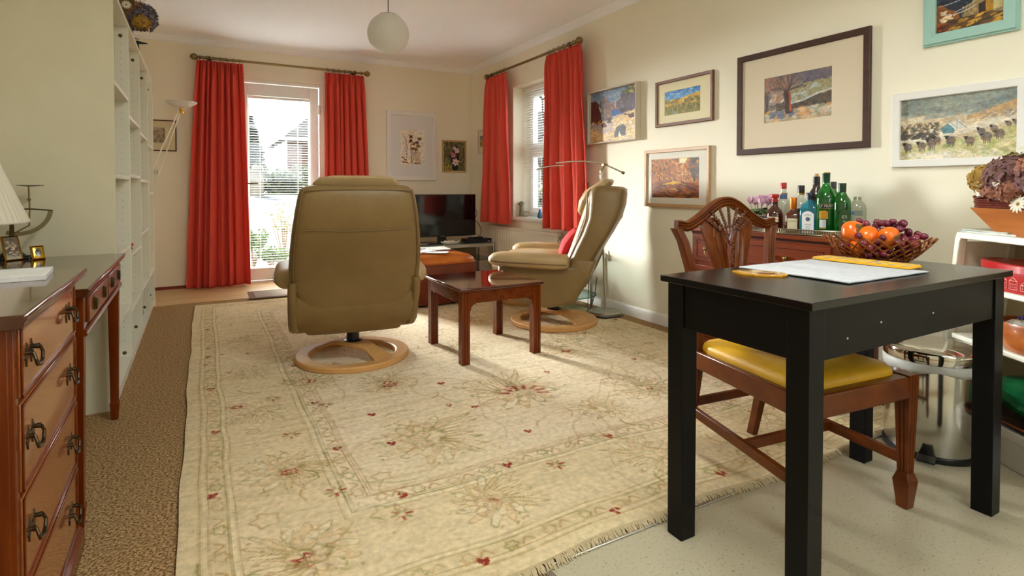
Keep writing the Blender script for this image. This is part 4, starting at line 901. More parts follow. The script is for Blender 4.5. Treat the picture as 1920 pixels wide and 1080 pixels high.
MB().box(-.155, .14, -.10, .06, .004, .045).build('casing', 'blackp', o, bevel=.004); MB().box(.09, .12, -.1015, -.0995, .012, .020).build('display', 'chrome', o)
for a in (-.13, .12): MB().box(a - .01, a + .01, -.09, -.07, 0, .005).build('foot', 'blackp', o)
def remote(label, loc, rz, L=.17):
    o = root('remote_control', loc, label, 'remote control', rz)
    MB().box(-L / 2, L / 2, -.022, .022, 0, .018).build('casing', 'blackp', o, bevel=.006, seg=3)
    for i in range(6):
        for j in (-.012, 0, .012): MB().lathe([(0, .018), (.0035, .018), (.003, .0205), (0, .0205)], 8, c=(-L * .38 + i * .022, j, 0)).build('button', mat('remote_button', (120, 120, 130), .5), o, smooth=0)
    MB().lathe([(0, .018), (.010, .018), (.009, .021), (0, .021)], 16, c=(L * .3, 0, 0)).build('round_pad', mat('blue_pad', (50, 130, 190), .4), o)
remote('black remote control resting on top of the set-top box', (2.55, 5.44, .434), R_(6))
remote('dark remote control flat on the television stand, left of the white shell', (2.03, 5.42, .384), R_(-24))
o = root('keyboard', (1.86, 5.44, .384), 'dark slim games console at the left of the television stand', 'console', R_(-8)); o.name = 'games_console'
MB().box(-.13, .13, -.06, .06, 0, .035).build('casing', mat('grey_plastic', (60, 60, 66), .4), o, bevel=.006); MB().box(-.12, .12, -.061, -.0595, .022, .028).build('front_strip', 'steel', o)
o = root('shell_dish', (2.26, 5.44, .384), 'white frilled shell dish at the front of the television stand', 'dish')
m = MB(); R = []
for r, z in ((.001, .003), (.04, .003), (.07, .012), (.09, .028), (.086, .031), (.066, .016), (.04, .008), (.001, .007)):
    R.append([(r * 1.2 * math.cos(t), r * .6 * math.sin(t), z * (1 + .25 * math.sin(7 * t))) for t in [2 * math.pi * k / 42 for k in range(42)]])
m.loft(R).build('dish', mat('shell_white', (240, 234, 222), .4), o, smooth=60)
for k in range(7): m = MB(); a = k * .9; m.ell((.045 * math.cos(a), .022 * math.sin(a), .024 + .004 * (k % 3)), (.016, .011, .009), 10, 6, jit=.0015); m.build('shell', mat('shell_cream', (236, 224, 200), .5), o)
for i, pts in enumerate(([(2.60, 5.66, .70), (2.72, 5.80, .74), (2.78, 5.9, .66), (2.74, 5.98, .52), (2.70, 6.0, .40)], [(2.64, 5.66, .48), (2.72, 5.68, .44), (2.76, 5.74, .52), (2.72, 5.80, .60), (2.70, 5.86, .50), (2.70, 5.92, .30)])):
    P = [Vector(p) for p in pts]; q = []
    for a in range(len(P) - 1):
        for k in range(6):
            t = k / 6; p0, p1, p2, p3 = P[max(a - 1, 0)], P[a], P[a + 1], P[min(a + 2, len(P) - 1)]
            q.append(.5 * (2 * p1 + (p2 - p0) * t + (2 * p0 - 5 * p1 + 4 * p2 - p3) * t * t + (3 * p1 - p0 - 3 * p2 + p3) * t ** 3))
    tag(MB().tube(q, .0035, 6).build('cable', 'blackp'), ('black aerial cable looping up beside the television', 'black power cable bunched low behind the television')[i], 'cable')

# ================================================================== BLACK DINING TABLE
TX0, TX1, TY0, TY1, TZ = 1.125, 2.105, .715, 1.165, .735
o = root('dining_table', ((TX0 + TX1) / 2, (TY0 + TY1) / 2, 0), 'black rectangular dining table in the right foreground', 'table')
cx, cy = (TX0 + TX1) / 2, (TY0 + TY1) / 2; hx, hy = (TX1 - TX0) / 2, (TY1 - TY0) / 2
MB().box(-hx, hx, -hy, hy, TZ - .018, TZ).build('tabletop', 'blacktop', o, bevel=.0015, seg=2)
for sx in (-1, 1):
    for sy in (-1, 1): MB().taper((sx * (hx - .043), sy * (hy - .043), 0), .0265, .0265, (sx * (hx - .043), sy * (hy - .043), TZ - .018), .028, .028).build('leg', 'black', o, bevel=.0015)
for sy in (-1, 1): MB().box(-hx + .071, hx - .071, sy * (hy - .030) - .010, sy * (hy - .030) + .010, .595, TZ - .018).build('apron', 'black', o, bevel=.001)
for sx in (-1, 1): MB().box(sx * (hx - .030) - .010, sx * (hx - .030) + .010, -hy + .071, hy - .071, .595, TZ - .018).build('apron', 'black', o, bevel=.001)
for x, z in ((1.29, .634), (1.43, .655), (1.68, .650)):
    MB().lathe([(0, 0), (.0032, 0), (.0028, .0012), (0, .0014)], 10, T=TR((x - cx, -hy + .0199, z), (R_(90), 0, 0))).build('screw_cap', 'steel', o)

# place mat, napkin, agate coaster
o = root('place_mat', (1.64, .975, TZ + .0005), 'pale grey ribbed place mat on the black table', 'place mat')
def fnm(u, v):
    x = -.215 + .40 * u + .04 * v * (1 - u) * 0; y = -.165 + .33 * v
    return (x, y, .0035 + .0012 * math.sin(x * 40) * math.sin(y * 17) + .006 * max(0, u - .9) * (v > .8))
g = MB().grid(40, 34, fnm); g.build('cloth', mat('mat_cloth', (196, 197, 202), .9, var=(178, 178, 184), vscale=26, stretch=(1, 7, 1), var_lo=.5, var_hi=.7, bump=.3, bscale=220), o, solid=.004, fixn=False, smooth=80)
o = root('napkin', (1.832, .995, TZ + .008), 'folded yellow napkin with grey-blue dots on the place mat', 'napkin', R_(2))
nm = mat('yellow_dotted_cloth', (232, 180, 40), .85)
def dotmat():
    m = bpy.data.materials.new('yellow_napkin_dots'); m.use_nodes = True; n = m.node_tree; b = n.nodes['Principled BSDF']; b.inputs['Roughness'].default_value = .85
    t = n.nodes.new('ShaderNodeTexCoord'); v = n.nodes.new('ShaderNodeTexVoronoi'); v.inputs['Scale'].default_value = 30; v.inputs['Randomness'].default_value = .25
    mp = n.nodes.new('ShaderNodeMapping'); mp.inputs['Scale'].default_value = (1, 1, 0); n.links.new(t.outputs['Object'], mp.inputs[0]); n.links.new(mp.outputs[0], v.inputs['Vector'])
    r = n.nodes.new('ShaderNodeValToRGB'); r.color_ramp.interpolation = 'CONSTANT'; r.color_ramp.elements[0].color = lin((132, 138, 160)); r.color_ramp.elements[1].position = .30; r.color_ramp.elements[1].color = lin((236, 182, 44))
    n.links.new(v.outputs['Distance'], r.inputs[0]); n.links.new(r.outputs[0], b.inputs['Base Color']); return m
dm = dotmat()
for k in range(2):
    R = []; hw = .048 - .002 * k; hl = .148 - .003 * k; z = .0034 * k
    MB().loft([sring(hw, -hl, hl, z + h, 36, 9) for h in (0, .0008, .0026, .0032)]).build('fold', dm, o, smooth=60)
o = root('agate_coaster', (1.373, 1.03, TZ), 'slice of amber agate used as a coaster at the table edge', 'coaster', R_(-58))
R = []; rs = random.Random(5); jt = [1 + rs.uniform(-.07, .07) for _ in range(30)]
for z, s in ((0, .98), (.0045, 1.0), (.006, .985)): R.append([(s * .072 * jt[k] * math.cos(2 * math.pi * k / 30), s * .044 * jt[k] * math.sin(2 * math.pi * k / 30), z) for k in range(30)])
MB().loft(R).build('rim', mat('amber_agate', (222, 160, 40), .12, spec=.7, coat=.6), o)
R = [[(s * .058 * jt[k] * math.cos(2 * math.pi * k / 30), s * .033 * jt[k] * math.sin(2 * math.pi * k / 30), z) for k in range(30)] for z, s in ((.0055, 1), (.0066, .98))]
MB().loft(R).build('banded_centre', mat('agate_centre', (214, 186, 130), .15, var=(120, 50, 34), vscale=22, var_lo=.50, var_hi=.58, coat=.6), o)

# ---------------- fruit basket
BX, BY, BZ = 1.985, 1.035, TZ
o = root('fruit_basket', (BX, BY, BZ), 'oval woven willow fruit basket at the far end of the black table', 'basket', R_(-61))
wick = mat('brown_wicker', (150, 86, 36), .4, var=(112, 56, 20), vscale=40)
def bpt(t, h):    # t angle, h height fraction
    a = .088 + .075 * h ** .8; b = .052 + .065 * h ** .8
    return Vector((a * math.cos(t), b * math.sin(t), .006 + .076 * h))
N = 26; TW = 2.5 * 2 * math.pi / N
for sgn in (-1, 1):
    m = MB()
    for k in range(N):
        t0 = 2 * math.pi * k / N; P = [bpt(t0 + sgn * TW * h, h) * 1.0 + Vector((0, 0, 0)) for h in [i / 8 for i in range(9)]]
        P = [Vector((p.x * (1 + sgn * .006 * math.cos(i * 2.2)), p.y * (1 + sgn * .01 * math.cos(i * 2.2)), p.z)) for i, p in enumerate(P)]
        m.tube(P, .0029, 6)
    m.build('lattice', wick, o)
for h, r in ((0, .004), (.07, .0032)): MB().tube([bpt(2 * math.pi * k / 40, h) for k in range(40)], r, 8, closed=True).build('base_band', wick, o)
m = MB(); m.lathe([(0, 0), (1, 0), (1, .004), (0, .004)], 32, sx=.088, sy=.052); m.build('bottom', wick, o)
def bw(x, y, z): a = R_(-61); return (BX + x * math.cos(a) - y * math.sin(a), BY + x * math.sin(a) + y * math.cos(a), BZ + z)
pers = mat('persimmon_skin', (228, 96, 10), .25, var=(236, 128, 22), vscale=3, coat=.3); calyx = mat('dried_calyx', (110, 84, 40), .8)
def persimmon(label, loc, r, rot):
    o = root('persimmon', loc, label, 'fruit', group=None); o.rotation_euler = rot
    prof = []
    for i in range(13):
        t = -math.pi / 2 + math.pi * i / 12; prof.append((r * abs(math.cos(t)) ** .85, r * .80 * math.copysign(abs(math.sin(t)) ** .9, math.sin(t)) * (1 if i < 12 else .93)))
    m = MB(); R = [[(q * (1 + .035 * math.cos(4 * a)) * math.cos(a), q * (1 + .035 * math.cos(4 * a)) * math.sin(a), z) for a in [2 * math.pi * k / 28 for k in range(28)]] for q, z in [(max(q, .0005), z) for q, z in prof]]
    m.loft(R).build('fruit', pers, o, smooth=70)
    m = MB()
    for k in range(4):
        a = k * math.pi / 2; m.ell((r * .28 * math.cos(a), r * .28 * math.sin(a), r * .77), (r * .25, r * .25, .002), 10, 4)
    m.build('calyx', calyx, o); return o
FB = [((-.068, -.004, .094), .040, 'orange persimmon highest at the left end of the fruit basket', (R_(60), R_(-30), 0)), ((-.028, -.040, .082), .037, 'orange persimmon in the middle front of the fruit basket', (R_(110), 0, R_(20))), ((.030, -.040, .083), .036, 'orange persimmon right of centre at the front of the fruit basket', (R_(100), R_(30), 0)), ((-.055, -.026, .042), .030, 'orange persimmon low in the basket, seen through the lattice', (R_(80), 0, 0))]
for p, r, lb, rt in FB: persimmon(lb, bw(*p), r, rt)
gm = mat('grape_skin', (142, 44, 60), .22, var=(92, 34, 58), vscale=24, coat=.3); gm2 = mat('grape_skin_dark', (58, 30, 52), .25, var=(84, 36, 56), vscale=30, coat=.3)
gp = root('grape', (0, 0, 0), 'one of the red-black grapes heaped in the fruit basket', 'grape', group='red grapes heaped in the fruit basket')
g1 = MB().ell((0, 0, 0), (.0115, .0115, .0145), 14, 10).build('skin', gm, gp, smooth=80)
rs = random.Random(21); placed = []; first = True
fr = [(Vector(p), r) for p, r, _, _ in FB]
cand = 0
while len(placed) < 84 and cand < 30000:
    cand += 1
    x = rs.uniform(-.10, .145); y = rs.uniform(-.085, .095); h = rs.uniform(.02, .132 if y > -.02 else .098)
    q = math.hypot(x / .135, y / .095)
    if q > .96 - .3 * max(0, (.06 - h) / .06) or (h > .085 and q > 1.05 - (h - .085) * 9): continue
    p = Vector((x, y, h))
    if any((p - f).length < r * .86 + .011 for f, r in fr) or any((p - g).length < .0205 for g in placed): continue
    placed.append(p)
for i, p in enumerate(placed):
    q = gp if i == 0 else copy_tree(gp)
    q.location = bw(*p); q.rotation_euler = (rs.uniform(0, 3), rs.uniform(0, 3), rs.uniform(0, 3)); sc = rs.uniform(.9, 1.12); q.scale = (sc, sc, sc)
tag(MB().tube([bw(-.01, .01, .10), bw(-.005, .012, .13), bw(.004, .01, .142)], .0016, 6).build('grape_stalk', mat('stalk', (120, 90, 50), .8)), 'thin brown grape stalk poking up from the grapes', 'stalk')

# ================================================================== DINING CHAIR (under the table, facing the camera)
o = root('dining_chair', (1.675, 1.165, 0.0), 'carved shield-back mahogany dining chair with yellow satin seat', 'chair', R_(174.3)); ch = o
for s in (-1, 1):
    L = MB(); L.loft([[(s * .222 + a * k, .258 + b * k, z) for a, b in notched(.046, 2, .003, .006)] for z, k in ((.105, .66), (.36, .96), (.415, 1.0))])
    L.build('front_leg', 'chairwood', o, smooth=20).name = 'leg'
    MB().loft([[(s * .222 + i * w_, .258 + j * w_, z) for i, j in ((-1, -1), (1, -1), (1, 1), (-1, 1))] for z, w_ in ((0, .0145), (.004, .0165), (.085, .0245), (.100, .020), (.112, .0165))]).build('spade_foot', 'chairwood', o, bevel=.002)
    R = []
    for z, x, y, hw, hd in ((.0135, .172, -.285, .013, .018), (.10, .170, -.262, .0135, .0185), (.22, .170, -.235, .015, .020), (.34, .172, -.215, .017, .022), (.44, .175, -.208, .017, .021), (.56, .180, -.214, .0165, .018), (.69, .190, -.226, .017, .016), (.79, .212, -.242, .018, .015), (.838, .234, -.252, .019, .0145)):
        R.append([(s * x + a * hw, y + b * hd, z) for a, b in ((-1, -1), (1, -1), (1, .6), (.6, 1), (.2, .8), (0, 1), (-.2, .8), (-.6, 1), (-1, .6))])
    MB().loft(R).build('back_stile', 'chairwood', o, bevel=.0015, smooth=30)
    sr = MB(); sr.loft([[(s * .172 + a, -.245, z) for a, z in ((-.009, .165), (.009, .165), (.009, .198), (-.009, .198))], [(s * .215 + a, .252, z) for a, z in ((-.009, .135), (.009, .135), (.009, .168), (-.009, .168))]]); sr.build('side_stretcher', 'chairwood', o, bevel=.002)
    sr = MB(); sr.loft([[(s * .180 + a, -.20, z) for a, z in ((-.011, .345), (.011, .345), (.011, .405), (-.011, .405))], [(s * .226 + a, .25, z) for a, z in ((-.011, .345), (.011, .345), (.011, .410), (-.011, .410))]]); sr.build('side_rail', 'chairwood', o, bevel=.003)
MB().box(-.20, .20, .236, .282, .345, .412).build('front_rail', 'chairwood', o, bevel=.006, seg=3)
MB().box(-.17, .17, -.222, -.198, .345, .41).build('back_rail', 'chairwood', o, bevel=.003)
MB().box(-.195, .195, .01, .028, .148, .18).build('cross_stretcher', 'chairwood', o, bevel=.002)
MB().box(-.17, .17, -.262, -.246, .185, .215).build('back_stretcher', 'chairwood', o, bevel=.002)
R = []
for z, k in ((.395, .97), (.412, 1.0), (.428, .985), (.440, .93), (.449, .78), (.453, .5), (.454, .15)):
    ring = []
    for (x, y, zz) in sring(1, -1, 1, 0, 44, 9): 
        yy = .018 + y * .232 * k; ring.append((x * k * (.178 + (yy + .214) / .464 * .034), yy, z))
    R.append(ring)
MB().loft(R).build('seat_cushion', 'yellow', o, smooth=60)
# shield top rail
P = []
for i in range(33):
    t = -1 + 2 * i / 32; x = .236 * t; a = abs(t)
    z = .848 + (.082 * math.cos(math.pi * min(a / .80, 1)) + .082) * .5 if a < .80 else .848
    z = z - .006 * math.exp(-((a - .80) / .1) ** 2); P.append((x, -.252 - .006 * math.cos(t * 1.5), z))
R = []
for i, p in enumerate(P):
    a = P[max(i - 1, 0)]; b = P[min(i + 1, 32)]; dx, dz = b[0] - a[0], b[2] - a[2]; L = math.hypot(dx, dz); nx, nz = -dz / L, dx / L
    R.append([(p[0] + nx * q, p[1] + y, p[2] + nz * q) for q, y in ((-.018, -.012), (.018, -.012), (.019, .008), (.013, .014), (.009, .009), (.004, .013), (-.002, .009), (-.007, .014), (-.012, .009), (-.018, .008))])
MB().loft(R).build('top_rail', 'chairwood', o, smooth=28)
def bar(pts, name='splat_bar', m='chairwood', y0=-.236, parent=None):
    """flat fretwork bar; pts = (x, z, half width)"""
    R = []
    n = 12; Q = []
    for i in range(len(pts) - 1):
        for k in range(6):
            t = k / 6; p0, p1, p2, p3 = [np.array(pts[min(max(j, 0), len(pts) - 1)], float) for j in (i - 1, i, i + 1, i + 2)]
            Q.append(.5 * (2 * p1 + (p2 - p0) * t + (2 * p0 - 5 * p1 + 4 * p2 - p3) * t * t + (3 * p1 - p0 - 3 * p2 + p3) * t ** 3))
    Q.append(np.array(pts[-1], float))
    for x, z, w_ in Q:
        y = -.206 - (z - .41) * .105; R.append([(x - w_, y - .006, z), (x + w_, y - .006, z), (x + w_, y + .004, z), (x + w_ * .5, y + .008, z), (x - w_ * .5, y + .008, z), (x - w_, y + .004, z)])
    return MB().loft(R).build(name, m, parent or ch, smooth=40)
for s in (-1, 1):
    bar([(s * .028, .43, .011), (s * .040, .54, .010), (s * .058, .66, .011), (s * .082, .77, .020), (s * .094, .835, .030), (s * .082, .872, .022)])
    bar([(s * .014, .43, .006), (s * .020, .56, .006), (s * .032, .68, .007), (s * .048, .77, .011), (s * .058, .84, .014)])
    bar([(s * .005, .43, .005), (s * .008, .56, .005), (s * .012, .68, .0055), (s * .022, .76, .007), (s * .034, .83, .010)])
    bar([(s * .070, .80, .012), (s * .062, .83, .016), (s * .05, .865, .014)])
MB().box(-.05, .05, -.222, -.202, .415, .45).build('splat_shoe', 'chairwood', o, bevel=.004)
m = MB(); rs = random.Random(3)
for k in range(7):
    a = (k - 3) * .27
    for j in range(7):
        r = .055 + .0135 * j
        if abs(a) > .7 and j > 4: continue
        x = r * math.sin(a) * 1.15; z = .795 + r * math.cos(a) * .82; y = -.206 - (z - .41) * .105 + .013
        for q in (-1, 1): m.ell((0, 0, 0), (.0032, .003, .0075), 8, 5, T=TR((x + q * .0035, y, z), (0, a + q * .45, 0)))
    m.tube([(0, -.238, .77), (.055 * math.sin(a) * .8, -.240, .82), (.145 * math.sin(a) * 1.1, -.243, .79 + .145 * math.cos(a) * .80)], .0018, 5)
for j in range(12): m.ell((rs.uniform(-.006, .006), -.236 + .012, .70 + j * .0075), (.0055, .003, .006), 8, 5)
m.build('wheat_sheaf_carving', mat('carved_mahogany', (104, 54, 28), .35, var=(70, 32, 16), vscale=60), o, smooth=60)

# ================================================================== SIDEBOARD
o = root('sideboard', (2.652, 1.885, 0), 'cherry-red wooden sideboard with brass handles against the picture wall', 'sideboard')
hy = .415
MB().box(-.182, .190, -hy, hy, .08, .732).build('carcass', 'cherry', o, bevel=.003)
MB().box(-.195, .192, -hy - .014, hy + .014, .732, .752).build('worktop', 'cherry', o, bevel=.005, seg=3)
MB().box(-.190, .190, -hy - .006, hy + .006, .0125, .08).build('plinth', 'cherry', o, bevel=.005)
MB().box(-.186, -.180, -hy, hy, .722, .732).build('moulding', 'groove', o)
for y0, y1 in ((-hy + .012, .10), (.135, hy - .012)):
    d = MB().box(-.190, -.181, y0, y1, .565, .712).build('drawer', 'cherry', o, bevel=.003)
    t = .006
    MB().box(-.1915, -.189, y0 + .03, y1 - .03, .590, .5925).box(-.1915, -.189, y0 + .03, y1 - .03, .6845, .687).box(-.1915, -.189, y0 + .03, y0 + .0325, .59, .687).box(-.1915, -.189, y1 - .0325, y1 - .03, .59, .687).build('inlay', 'groove', d)
    ym = (y0 + y1) / 2
    hd = MB()
    for q in (-1, 1): hd.ell((-.200, ym + q * .035, .640), (.010, .011, .011), 12, 8)
    hd.tube([(-.200, ym - .035, .638), (-.208, ym - .034, .618), (-.210, ym - .015, .606), (-.210, ym + .015, .606), (-.208, ym + .034, .618), (-.200, ym + .035, .638)], .0028, 8)
    hd.build('handle', 'brass', d)
for y0, y1 in ((-hy + .012, .10), (.135, hy - .012)):
    d = MB().box(-.190, -.181, y0, y1, .10, .545).build('door', 'cherry', o, bevel=.003)
    MB().box(-.1915, -.189, y0 + .04, y1 - .04, .14, .1425).box(-.1915, -.189, y0 + .04, y1 - .04, .5, .5025).box(-.1915, -.189, y0 + .04, y0 + .0425, .14, .5).box(-.1915, -.189, y1 - .0425, y1 - .04, .14, .5).build('inlay', 'groove', d)
    MB().ell((-.198, y0 + .02, .34), (.008, .008, .008), 12, 8).build('knob', 'brass', d)
# gallery tray
o = root('gallery_tray', (2.652, 1.735, .752), 'oval silver tray with pierced gallery rim holding the bottles', 'tray')
A, B = .150, .285; sil = mat('tarnished_silver', (170, 160, 136), .3, 1)
el = lambda r, z, n=64: [(A * r * math.cos(2 * math.pi * k / n), B * r * math.sin(2 * math.pi * k / n), z) for k in range(n)]
MB().loft([el(.02, .004), el(.99, .004), el(1.0, .002), el(.98, 0), el(.02, 0)], caps=True).build('base', sil, o, smooth=60)
m = MB()
for k in range(150):
    t = 2 * math.pi * k / 150; m.box(-.0009, .0009, -.0035, .0035, .003, .0245, T=Matrix.Translation((A * .99 * math.cos(t), B * .99 * math.sin(t), 0)) @ Matrix.Rotation(t, 4, 'Z')) if k % 1 == 0 else None
m.build('pierced_gallery', sil, o, smooth=0)['kind'] = 'stuff'
for z, r in ((.004, .0028), (.0265, .0032)): MB().tube(el(.99, z), r, 8, closed=True).build('rim', sil, o)
# bottles
TZB = .7562
def glassy(name, rgb, dens=1.0, rough=.04):
    return mat(name, rgb, rough, trans=.0, coat=1.0, spec=.8)
def tinted(name, rgb, refl=1.3, fac=.5):
    """coloured bottle glass: part see-through, part body colour, Fresnel reflection"""
    if name in MATS: return MATS[name]
    m = bpy.data.materials.new(name); m.use_nodes = True; n = m.node_tree; b = n.nodes['Principled BSDF']; out = n.nodes['Material Output']
    b.inputs['Base Color'].default_value = lin(rgb); b.inputs['Roughness'].default_value = .04; b.inputs['Specular IOR Level'].default_value = .8; b.inputs['Coat Weight'].default_value = .6
    t = n.nodes.new('ShaderNodeBsdfTransparent'); mx = max(rgb); t.inputs[0].default_value = lin([min(255, 255 * (c / mx) ** .8) for c in rgb]); ms = n.nodes.new('ShaderNodeMixShader'); ms.inputs[0].default_value = fac
    n.links.new(t.outputs[0], ms.inputs[1]); n.links.new(b.outputs[0], ms.inputs[2]); n.links.new(ms.outputs[0], out.inputs[0]); MATS[name] = m; return m
def bottle(label, loc, prof, gmat, cap=None, capmat=None, fill=None, sq=None, rz=0, labels=(), neck=None):
    o = root('bottle', (loc[0], loc[1], TZB), label, 'bottle', rz)
    m = MB()
    if sq:   # squarish bottle: (half x, half y) scale from radius
        R = []
        for r, z in prof:
            e_ = 2 if r < sq[2] else sq[3]; n = 40; ring = []
            for k in range(n):
                t = 2 * math.pi * k / n; c, s = math.cos(t), math.sin(t); fx, fy = (1, 1) if r < sq[2] else (sq[0], sq[1])
                ring.append((max(r, .0005) * fx * math.copysign(abs(c) ** (2 / e_), c), max(r, .0005) * fy * math.copysign(abs(s) ** (2 / e_), s), z))
            R.append(ring)
        m.loft(R)
    else: m.lathe(prof, 32)
    m.build('glass', gmat, o, smooth=50)
    if fill:
        fm, zt = fill; pf = [(max(r - .0035, .0005), max(z, .005)) for r, z in prof if z <= zt]; r_top = pf[-1][0]; pf.append((.0005, pf[-1][1]))
        if not sq: MB().lathe([(.0005, .005)] + pf[1:], 28).build('contents', fm, o, smooth=50)
    if cap: MB().lathe(cap, 28).build('cap', capmat, o, smooth=40)
    for lb in labels: lb(o)
    return o
def wraplabel(r, z0, z1, a0, a1, m, name='label', arch=0.0, off=.0006, txt=(), sqf=None):
    """paper label bent round radius r between angles a0..a1 (degrees, 0 = +x); txt = (string, size, z, material)"""
    def f(o):
        n = 16
        def fn(u, v):
            a = R_(a0 + (a1 - a0) * u); zt = z1 - arch * (2 * u - 1) ** 2 * 1.0
            if sqf: am = R_((a0 + a1) / 2); d = (u - .5) * R_(a1 - a0) * r; x, y = sqf * math.cos(am) - d * math.sin(am), sqf * math.sin(am) + d * math.cos(am); return (x, y, z0 + (zt - z0) * v)
            return ((r + off) * math.cos(a), (r + off) * math.sin(a), z0 + (zt - z0) * v)
        l = MB().grid(n, 4, fn).build(name, m, o, smooth=80, fixn=False) if m else o
        am = R_((a0 + a1) / 2)
        for s, size, z, tm in txt:
            def pl(x, y, h, z=z):
                if sqf: d = x; rr = sqf + .0008; return (rr * math.cos(am) - d * math.sin(am), rr * math.sin(am) + d * math.cos(am), z + y)
                a = am + x / (r + .001); rr = r + off + .0006; return (rr * math.cos(a), rr * math.sin(a), z + y)
            text_mb(s, size, pl, .0001).build('lettering', tm, l, smooth=0, fixn=False)
    return f
cream = mat('label_cream', (232, 220, 188), .6); wl = mat('label_white', (232, 234, 236), .6); gold = mat('label_gold', (206, 160, 62), .35, .6); redp = mat('label_red', (140, 40, 30), .5); navy = mat('label_navy', (40, 44, 70), .5); dgreen = mat('label_green', (44, 74, 34), .5); blu = mat('label_blue', (40, 120, 190), .5)
VA = 218  # direction (degrees) of the camera from the bottles
brown = tinted('brown_glass', (62, 26, 12), fac=.85); clear = glassmat('clear_bottle', (236, 240, 238), refl=2.5); aqua = tinted('aqua_glass', (60, 150, 170), fac=.38); green = tinted('green_glass', (22, 84, 36), fac=.62); dkgreen = tinted('deep_green_glass', (14, 78, 26), fac=.66); blackish = tinted('black_brown_glass', (34, 18, 14), fac=.92); amber = tinted('amber_glass', (150, 60, 10), fac=.7)
# round brown bottle with red stopper
bottle('round-shouldered brown liqueur bottle with wide red stopper', (2.60, 1.862), [(0, 0), (.036, 0), (.041, .006), (.0415, .075), (.040, .092), (.032, .112), (.018, .126), (.0145, .134), (.0145, .155), (0, .155)], brown,
       [(0, .153), (.0155, .153), (.0155, .164), (.013, .165), (.013, .174), (.020, .175), (.0215, .180), (.0215, .189), (.019, .194), (0, .194)], mat('red_plastic_cap', (170, 30, 24), .3),
       labels=(wraplabel(.0415, .050, .076, VA - 42, VA + 22, cream, arch=.0, txt=(('PONCHE', .0105, .058, redp),)), wraplabel(.0145, .140, .152, 0, 359, mat('neck_black', (30, 24, 24), .4), name='neck_band')))
bottle('clear bottle with red screw cap and blue neck band at the back', (2.70, 1.882), [(0, 0), (.034, 0), (.036, .006), (.036, .14), (.030, .160), (.015, .180), (.0135, .19), (.0135, .222), (0, .222)], clear,
       [(0, .221), (.0155, .221), (.0155, .252), (.014, .254), (0, .254)], mat('red_foil', (176, 26, 40), .3), labels=(wraplabel(.0180, .166, .196, 0, 359, mat('blue_band', (96, 116, 160), .5), name='neck_band'), wraplabel(.0185, .196, .200, 0, 359, gold, name='neck_band'),))
bottle('square brown orange-liqueur bottle with copper neck and cream label', (2.60, 1.757), [(0, 0), (.032, 0), (.034, .005), (.034, .086), (.030, .098), (.017, .108), (.0135, .116), (.0135, .125), (0, .125)], tinted('orange_brown_glass', (86, 34, 12), fac=.85),
       [(0, .118), (.0140, .118), (.0152, .126), (.0165, .150), (.0165, .174), (.015, .177), (0, .177)], mat('copper_cap', (206, 110, 26), .3, .5), sq=(1, 1, .02, 5), rz=R_(-64),
       labels=(wraplabel(.034, .012, .072, 270 - 38, 270 + 38, cream, sqf=.0345, txt=(('COINTREAU', .0072, .056, redp),)),))
bottle('clear bottle with black cap behind the blue gin bottle', (2.70, 1.782), [(0, 0), (.036, 0), (.038, .006), (.038, .13), (.032, .155), (.017, .176), (.0145, .19), (.0145, .20), (0, .20)], clear,
       [(0, .190), (.0165, .190), (.0165, .236), (.015, .239), (0, .239)], mat('black_cap', (28, 22, 22), .35), labels=(wraplabel(.0168, .192, .198, 0, 359, gold, name='neck_band'), wraplabel(.0382, .06, .12, VA - 40, VA + 40, mat('label_dark', (48, 30, 30), .5))))
bottle('flat-fronted blue gin bottle with white arched label', (2.60, 1.668), [(0, 0), (.040, 0), (.0435, .004), (.0435, .118), (.036, .140), (.020, .155), (.014, .165), (.0135, .172), (0, .172)], aqua,
       [(0, .168), (.0160, .168), (.0160, .186), (.0185, .187), (.0185, .200), (.017, .202), (0, .202)], mat('navy_cap', (26, 30, 48), .35), sq=(1, .8, .021, 4.5), rz=R_(-74),
       labels=(wraplabel(.040, .004, .112, 270 - 38, 270 + 38, wl, sqf=.0352, arch=.014),))
bottle('tall dark bottle with a cork stopper behind the green bottles', (2.70, 1.70), [(0, 0), (.036, 0), (.038, .006), (.038, .17), (.030, .205), (.0185, .225), (.0155, .25), (.0155, .283), (0, .283)], blackish,
       [(0, .282), (.0085, .282), (.010, .290), (.010, .298), (0, .298)], mat('cork_stopper', (206, 164, 106), .8), labels=(wraplabel(.0160, .240, .282, 0, 359, mat('black_foil', (32, 28, 28), .35), name='foil'),))
bottle('tall green vermouth bottle with gold top, tallest on the tray', (2.615, 1.598), [(0, 0), (.042, 0), (.0455, .006), (.0455, .165), (.044, .18), (.036, .205), (.024, .225), (.0165, .24), (.0155, .25), (.0155, .292), (0, .292)], green,
       [(0, .250), (.0162, .250), (.0168, .290), (.0172, .291), (.0172, .297), (0, .2975)], mat('dark_green_foil', (16, 62, 44), .3), fill=(mat('green_wine', (12, 30, 14), .15), .135),
       labels=(wraplabel(.0457, .128, .150, VA - 44, VA + 30, mat('dark_glass_band', (22, 40, 24), .3), txt=(('LY PRAT', .0165, .134, wl),)), wraplabel(.0459, .1475, .149, VA - 44, VA + 30, gold, name='gold_line'), wraplabel(.0459, .1275, .129, VA - 44, VA + 30, gold, name='gold_line'),
               wraplabel(.0457, .078, .118, VA - 44, VA + 4, gold, arch=.006, name='crest_label'), wraplabel(.0457, .036, .074, VA - 42, VA - 6, mat('label_grey', (190, 196, 200), .6)), wraplabel(.0458, .030, .034, VA - 42, VA - 6, gold, name='gold_line')))
MBc = MB().lathe([(0, .2975), (.0175, .2975), (.0175, .3005), (0, .301)], 24)
